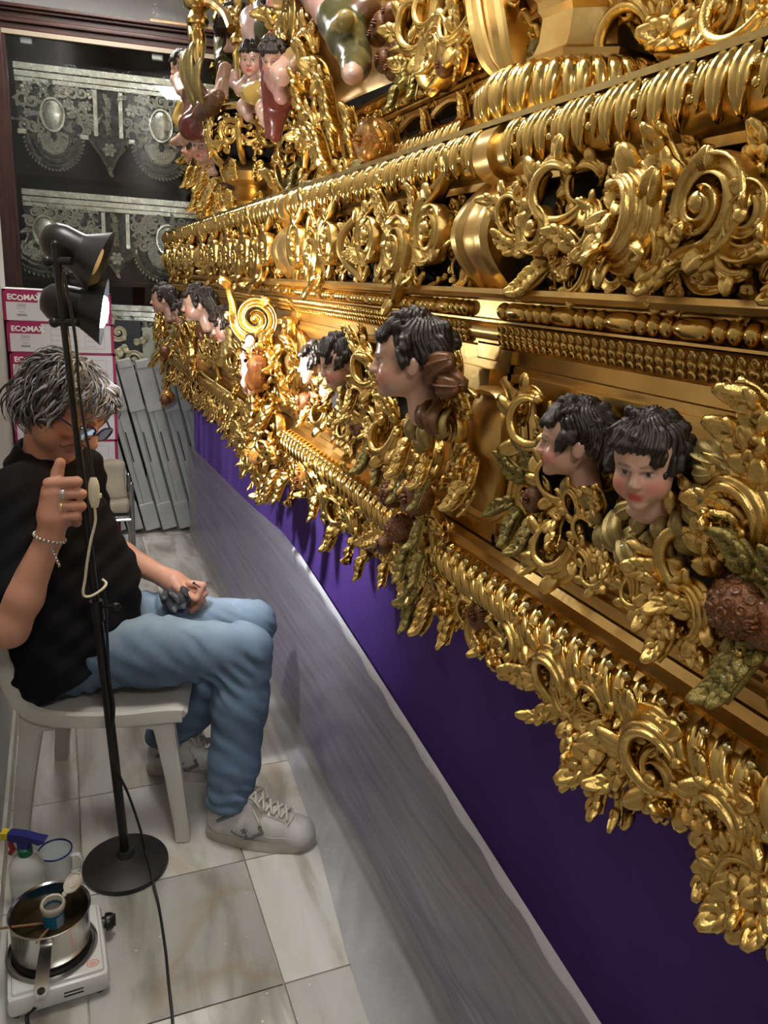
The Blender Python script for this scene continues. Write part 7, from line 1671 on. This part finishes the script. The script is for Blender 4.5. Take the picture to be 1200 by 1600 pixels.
# cords: black down from the heads to the switch, cream loop, black to the floor
CORDB = mat('black_cord', (0.010, 0.010, 0.010), 0, .45); CREAM = mat('cream_plastic', (0.58, 0.53, 0.40), 0, .4)
yc = 1.70
cd = ls
buildw('upper_cord', MB().tube(cr([ony(99, 425, yc), ony(110, 480, yc), ony(119, 540, yc), ony(123, 600, yc), ony(131, 660, yc), ony(140, 710, yc), ony(146, 748, yc)], 8), .0032, 8), CORDB, cd)
sw = [ony(146, 746, yc), ony(148, 793, yc)]; ax = unit(sw[1]-sw[0])
k = 9; P = np.array([sw[0]+(sw[1]-sw[0])*t for t in np.linspace(0, 1, k)]); S = np.tile(RT, (k, 1)); Nn = np.tile(-FW, (k, 1))
buildw('switch_body', MB().sweep2(P, S, Nn, [.006, .0095, .0115, .012, .012, .012, .0115, .0095, .007], [.006, .008, .0095, .010, .010, .010, .0095, .008, .006], [(math.cos(a)*1.0, math.sin(a)) for a in np.linspace(0, 2*math.pi, 14, endpoint=False)]).box(tuple(sw[0]*.4+sw[1]*.6+RT*.010-.004), tuple(sw[0]*.4+sw[1]*.6+RT*.012+.004)), CREAM, cd)
buildw('cream_cord', MB().tube(cr([ony(148, 793, yc), ony(149, 815, yc), ony(142, 845, yc), ony(136, 880, yc), ony(133, 905, yc), ony(130, 928, yc), ony(140, 932, yc), ony(158, 922, yc+.01), ony(166, 912, yc+.03), ony(160, 905, yc+.04)], 8), .0030, 8), CREAM, cd)
pole = lambda px, py, o=.0: (lambda q: q-UP*0)(ony(px, py, 1.745-o))
fl = [ony(160, 905, 1.745), ony(166, 960, 1.742), ony(170, 1050, 1.742), ony(178, 1110, 1.742), ony(172, 1165, 1.742), ony(186, 1210, 1.742), ony(200, 1240, 1.735), ony(218, 1292, 1.72), onz(226, 1326, .045), onz(234, 1352, .034), onz(241, 1385, .020), onz(248, 1415, .006), onz(258, 1480, .005), onz(264, 1540, .005), onz(270, 1600, .005), onz(272, 1680, .005), onz(262, 1760, .005)]
buildw('lower_cord', MB().tube(cr(fl, 8), .0033, 8), CORDB, cd)

# ------------------------------------------------------------------ hot plate
HPW = mat('white_enamel', (0.66, 0.665, 0.64), 0, .3, col2=(0.57, 0.57, 0.54), cscale=6); IRON = mat('cast_iron', (0.014, 0.013, 0.012), .3, .5); SST = mat('stainless', (0.60, 0.59, 0.57), 1, .16, col2=(0.50, 0.48, 0.44), cscale=5, rough2=.26)
c4 = [onz(8, 1442, .068), onz(148, 1404, .068), onz(176, 1512, .068), onz(8, 1560, .068)]
hcn = sum(c4)/4; hxv = unit((c4[1]-c4[0])*.5+(c4[2]-c4[3])*.5); hyv = np.cross(UZ, hxv); HW = .100
hpt = base_empty('hot_plate', (0, 0, 0), label='white electric hot plate with one ring on the marble floor', cat='hot plate'); HPM = Matrix(((hxv[0], hyv[0], 0, hcn[0]), (hxv[1], hyv[1], 0, hcn[1]), (0, 0, 1, 0), (0, 0, 0, 1))); hpt.matrix_world = HPM; WM[hpt.name] = HPM
build('body', MB().box((-.098, -.108, .010), (.102, .105, .060), bev=.014).box((-.088, -.098, .052), (.092, .095, .066), bev=.008), HPW, hpt, True, 40)
for sx in (-1, 1):
    for sy in (-1, 1): build('foot', MB().lathe([(0, 0), (.010, 0), (.012, .012), (0, .012)], 10, Matrix.Translation((sx*.08, sy*.085, 0))), IRON, hpt)
bx, by = -.006, -.004
build('burner', MB().lathe([(0, .078), (.074, .078), (.080, .074), (.082, .068), (.0, .066)], 36, Matrix.Translation((bx, by, 0))), IRON, hpt, True, 40)
build('trim_ring', MB().lathe([(.083, .066), (.083, .074), (.088, .075), (.092, .070), (.093, .066)], 36, Matrix.Translation((bx, by, 0))), SST, hpt, True, 60)
build('knob', MB().lathe([(0, 0), (.013, 0), (.013, .006), (.019, .008), (.020, .014), (.017, .024), (.0, .026)], 16, Matrix.Translation((.100, .055, .040)) @ Matrix.Rotation(math.pi/2, 4, 'Y')).box((.112, .051, .024), (.130, .059, .056), bev=.002), BLK, hpt, True, 40)
build('vent_slot', MB().box((.010, -.1095, .040), (.048, -.107, .0425)).box((.010, -.1095, .031), (.048, -.107, .0335)), IRON, hpt, False)
STK = mat('red_sticker', (0.62, 0.18, 0.13), 0, .5); STKW = mat('sticker_ground', (0.62, 0.50, 0.45), 0, .5)
st = build('sticker', MB().lathe([(0, .0666), (.0115, .0666), (.0115, .066)], 20, Matrix.Translation((.070, -.078, 0)) @ Matrix.Diagonal((1.1, .85, 1, 1))), STKW, hpt)
build('sticker_print', MB().lathe([(.0115, .0669), (.0098, .0669), (.0098, .0666)], 20, Matrix.Translation((.070, -.078, 0)) @ Matrix.Diagonal((1.1, .85, 1, 1))).box((.0625, -.0800, .0666), (.0775, -.0788, .0669)).box((.064, -.0765, .0666), (.076, -.0752, .0669)).box((.065, -.0832, .0666), (.0745, -.082, .0669)), STK, st, False)
buildw('power_cord', MB().tube(cr([hcn+hxv*-.045-hyv*.108+UZ*(-.04), onz(42, 1590, .008), onz(55, 1625, .006), onz(90, 1640, .006), onz(140, 1650, .006), onz(180, 1690, .006)], 8), .004, 8), CORDB, hpt)
# saucepan
pcn = np.array([hcn[0]+hxv[0]*bx+hyv[0]*by, hcn[1]+hxv[1]*bx+hyv[1]*by, .078]); pr, phh = .0785, .092
pan = base_empty('saucepan', tuple(pcn), label='stainless steel saucepan of brown water standing on the hot plate', cat='saucepan'); PM = Matrix.Translation(tuple(pcn))
putw('bowl', smooth_by_angle(MB().lathe([(0, 0), (pr-.010, 0), (pr-.003, .004), (pr, .012), (pr, phh-.006), (pr+.002, phh-.003), (pr+.0045, phh), (pr+.002, phh+.0015), (pr-.0015, phh-.002), (pr-.0020, .012), (pr-.010, .004), (0, .003)], 44).mesh('bowl', SST), 40), pan, PM)
BRW = mat('brown_glue_water', (0.030, 0.020, 0.008), 0, .12, col2=(0.055, 0.036, 0.014), cscale=18)
putw('water', MB().lathe([(0, .034), (pr-.0025, .034), (pr-.0025, .030)], 40).mesh('water', BRW), pan, PM)
hd_ = unit(onz(68, 1552, .13)-np.array([pcn[0], pcn[1], .13])); hd_[2] = 0; hd_ = unit(hd_); hs_ = np.array([-hd_[1], hd_[0], 0]); z0 = pcn+UZ*(phh-.016)
pts = cr([z0+hd_*(pr-.002), z0+hd_*(pr+.012)+UZ*.006, z0+hd_*(pr+.05)+UZ*.010, z0+hd_*(pr+.10)+UZ*.010, z0+hd_*(pr+.135)+UZ*.006], 6); k = len(pts); T = np.gradient(pts, axis=0); T /= np.linalg.norm(T, axis=1)[:, None]; S = np.tile(hs_, (k, 1))
hm_ = buildw('handle', MB().sweep2(pts, S, np.cross(S, T), np.interp(np.linspace(0, 1, k), [0, .15, .6, .93, 1], [.015, .0105, .0125, .0135, .008]), .0045, [(-1, -.7), (-.9, .6), (-.65, 1), (-.5, .35), (-.2, .25), (-.08, .7), (.08, .7), (.2, .25), (.5, .35), (.65, 1), (.9, .6), (1, -.7)]), SST, pan)
e0 = pts[-3]+UZ*.004; buildw('hanging_hole', MB().lathe([(0, .0006), (.0045, .0006), (.0045, 0)], 12, Matrix.Translation(tuple(e0))).lathe([(.0045, .0), (.0045, .0015), (.0068, .0012), (.0072, 0)], 14, Matrix.Translation(tuple(e0))), IRON, hm_)
# blue tin with flipped lid, in the water
BLUE = mat('blue_print', (0.012, 0.16, 0.33), 0, .3, coat=.3); PALEB = mat('pale_blue_print', (0.35, 0.45, 0.50), 0, .4); OFFW = mat('stained_white_plastic', (0.56, 0.53, 0.46), 0, .5, col2=(0.44, 0.38, 0.28), cscale=25); GLUE = mat('glue', (0.13, 0.12, 0.10), 0, .2)
tq = onz(79, 1410, .168); tcn = np.array([tq[0]+.004, tq[1]+.004, pcn[2]+.006])
tin = base_empty('glue_pot', tuple(tcn), label='blue glue pot with white rim and open lid standing in the saucepan', cat='pot'); TM = Matrix.Translation(tuple(tcn)) @ Matrix.Rotation(.07, 4, 'X')
putw('body', smooth_by_angle(MB().lathe([(0, 0), (.0205, 0), (.0215, .003), (.0225, .072), (.0200, .072), (.0195, .004), (0, .003)], 28).mesh('body', BLUE), 40), tin, TM)
putw('print', MB().lathe([(.0222, .022), (.0228, .060)], 8, None, -1.3, -.5).mesh('print', PALEB), tin, TM)
putw('rim', smooth_by_angle(MB().lathe([(.0205, .066), (.0245, .067), (.0260, .074), (.0258, .083), (.0235, .086), (.0205, .084), (.0195, .072)], 12).mesh('rim', OFFW), 40), tin, TM)
putw('glue_surface', MB().lathe([(0, .066), (.0198, .066), (.0198, .064)], 24).mesh('glue_surface', GLUE), tin, TM)
lm = Matrix.Translation(tuple(tcn+np.array([.026, .008, .088]))) @ Matrix.Rotation(.45, 4, 'Z') @ Matrix.Rotation(-.62, 4, 'Y') @ Matrix.Translation((.025, 0, 0))
putw('lid', smooth_by_angle(MB().lathe([(0, 0), (.020, 0), (.0225, .002), (.0225, .006), (.020, .006), (.019, .003), (.012, .003), (.011, .005), (0, .005)], 24).box((-.030, -.006, 0), (-.018, .006, .003)).mesh('lid', OFFW), 40), tin, lm)
STICK = mat('wood_stick', (0.24, 0.12, 0.055), 0, .6, col2=(0.32, 0.19, 0.10), cscale=30)
for (A_, B_, lab) in ((onz(-12, 1452, .178), tcn+np.array([-.022, .0, .030]), 'long thin wooden stick resting across the saucepan rim'), (onz(57, 1473, .174), tcn+np.array([.0, -.012, .035])-np.array([.010, .012, 0]), 'short wooden stick leaning on the inside of the saucepan')):
    build('stirring_stick', MB().tube([A_, B_], .0026, 8), STICK, None, label=lab, cat='stick')
# enamel mug
MUGW = mat('white_enamel_mug', (0.62, 0.64, 0.63), 0, .22, coat=.3); BRIM = mat('blue_rim', (0.012, 0.018, 0.13), 0, .25)
mq = onz(86, 1328, .082); mc = np.array([mq[0], mq[1], 0]); mug = base_empty('enamel_mug', tuple(mc), label='white enamel mug with a blue rim beside the lamp base', cat='mug'); MM = Matrix.Translation(tuple(mc))
putw('cup', smooth_by_angle(MB().lathe([(0, .0), (.034, 0), (.037, .004), (.0395, .080), (.0385, .080), (.036, .005), (0, .004)], 32).mesh('cup', MUGW), 40), mug, MM)
putw('rim', MB().lathe([(.0385, .079), (.0405, .080), (.0412, .083), (.0395, .085), (.0378, .083), (.0385, .079)], 32).mesh('rim', BRIM), mug, MM)
putw('water', MB().lathe([(0, .062), (.0378, .062)], 24).mesh('water', mat('mug_water', (0.33, 0.37, 0.36), 0, .06)), mug, MM)
hv = RT*.92+np.array([0, 0.1, 0]); hv[2] = 0; hv = unit(hv)
pts = cr([mc+hv*.037+UZ*.066, mc+hv*.056+UZ*.068, mc+hv*.064+UZ*.050, mc+hv*.058+UZ*.026, mc+hv*.036+UZ*.018], 6); k = len(pts); T = np.gradient(pts, axis=0); T /= np.linalg.norm(T, axis=1)[:, None]; S = np.tile(np.cross(hv, UZ), (k, 1))
buildw('handle', MB().sweep2(pts, S, np.cross(S, T), .0065, .0028, [(math.cos(a), math.sin(a)) for a in np.linspace(0, 2*math.pi, 10, endpoint=False)]), MUGW, mug)
# spray bottle
PET = mat('clear_bottle', (0.72, 0.73, 0.69), 0, .12, alpha=.42); LIQ = mat('cloudy_liquid', (0.55, 0.55, 0.48), 0, .2, alpha=.35)
sb = np.array([-.140, 1.700, 0]); spb = base_empty('spray_bottle', tuple(sb), label='clear spray bottle with a blue trigger head and green collar', cat='spray bottle'); SM = Matrix.Translation(tuple(sb))
putw('bottle', smooth_by_angle(MB().lathe([(0, 0), (.036, 0), (.040, .006), (.040, .085), (.039, .092), (.040, .10), (.038, .120), (.028, .138), (.015, .146), (.014, .156)], 32).mesh('bottle', PET), 40), spb, SM)
putw('liquid', MB().lathe([(0, .003), (.035, .003), (.0385, .008), (.0385, .075), (0, .075)], 28).mesh('liquid', LIQ), spb, SM)
putw('collar', smooth_by_angle(MB().lathe([(.0145, .148), (.0165, .148), (.0165, .164), (.0125, .168), (.012, .160)], 20).mesh('collar', mat('green_plastic', (0.01, 0.12, 0.06), 0, .35)), 40), spb, SM)
BLUEP = mat('blue_plastic', (0.020, 0.022, 0.15), 0, .35); tv = unit(RT*np.array([1, 1, 0])); tsd = np.cross(UZ, tv); TMx = Matrix(((tv[0], tsd[0], 0, sb[0]), (tv[1], tsd[1], 0, sb[1]), (tv[2], tsd[2], 1, .168), (0, 0, 0, 1)))
putw('trigger_head', smooth_by_angle(MB().prism([(-.012, 0), (.012, 0), (.010, .014), (.022, .018), (.036, .012), (.050, .020), (.052, .026), (.030, .030), (.0, .038), (-.034, .040), (-.036, .022), (-.014, .018)], -.011, .011, Matrix(((1, 0, 0, 0), (0, 0, -1, 0), (0, 1, 0, 0), (0, 0, 0, 1)))).mesh('trigger_head', BLUEP), 30), spb, TMx)
putw('nozzle', MB().box((-.052, -.010, .021), (-.036, .010, .041), bev=.002).mesh('nozzle', mat('yellow_plastic', (0.55, 0.42, 0.02), 0, .4), False), spb, TMx)
putw('trigger', MB().tube([(-.026, 0, .020), (-.034, 0, .006), (-.030, 0, -.010), (-.036, 0, -.022)], .006, 8).mesh('trigger', mat('red_plastic', (0.35, 0.01, 0.02), 0, .4)), spb, TMx)
# ================================================================== pieces past 300 of a kind on the float: the largest in view stay single, the rest are one part
def join_rest(root, limit=300):
    by = {}
    def walk(o):
        for c in o.children:
            if c.type == 'MESH' and not c.children: by.setdefault(c.name.split('.')[0], []).append(c)
            walk(c)
    walk(root)
    for nm, L in by.items():
        if len(L) <= limit: continue
        def score(o):
            M = WM[o.name]; p = np.array(M.translation)-CPOS; z = p@FW
            if z < .1: return 0
            px, py = 600+FPX*(p@RT)/z, 800-FPX*(p@UP)/z
            return (M.to_scale().length/z)*(1 if -40 < px < 1240 and -40 < py < 1640 else .01)
        L.sort(key=score, reverse=True)
        Vs, Ls, Ss, off, mats = [], [], [], 0, None
        for o in L[limit:]:
            me = o.data; n = len(me.vertices); v = np.empty(n*3, np.float32); me.vertices.foreach_get('co', v); A = np.array(WM[o.name]); v = v.reshape(-1, 3)@A[:3, :3].T+A[:3, 3]
            l = np.empty(len(me.loops), np.int32); me.loops.foreach_get('vertex_index', l); s = np.empty(len(me.polygons), np.int32); me.polygons.foreach_get('loop_total', s)
            if np.linalg.det(A[:3, :3]) < 0:
                e = np.cumsum(s); st = e-s; l = np.concatenate([l[a:b][::-1] for a, b in zip(st, e)])
            Vs.append(v); Ls.append(l+off); Ss.append(s); off += n; mats = mats or me.materials[0]
            bpy.data.objects.remove(o, do_unlink=True)
        V = np.concatenate(Vs); l = np.concatenate(Ls).astype(np.int32); s = np.concatenate(Ss)
        me = bpy.data.meshes.new(nm+'_rest'); me.vertices.add(len(V)); me.vertices.foreach_set('co', V.astype(np.float32).ravel()); me.loops.add(len(l)); me.loops.foreach_set('vertex_index', l); me.polygons.add(len(s))
        me.polygons.foreach_set('loop_start', (np.cumsum(s)-s).astype(np.int32)); me.polygons.foreach_set('use_smooth', np.ones(len(s), bool)); me.update(calc_edges=True); me.materials.append(mats)
        q = putw(nm+'_carving', me, root, Matrix.Identity(4)); q['kind'] = 'stuff'; q['label'] = 'smaller gilded pieces of the same carving farther along the float'
        print('joined', nm, len(L)-limit, 'polys', len(s))
join_rest(FL)
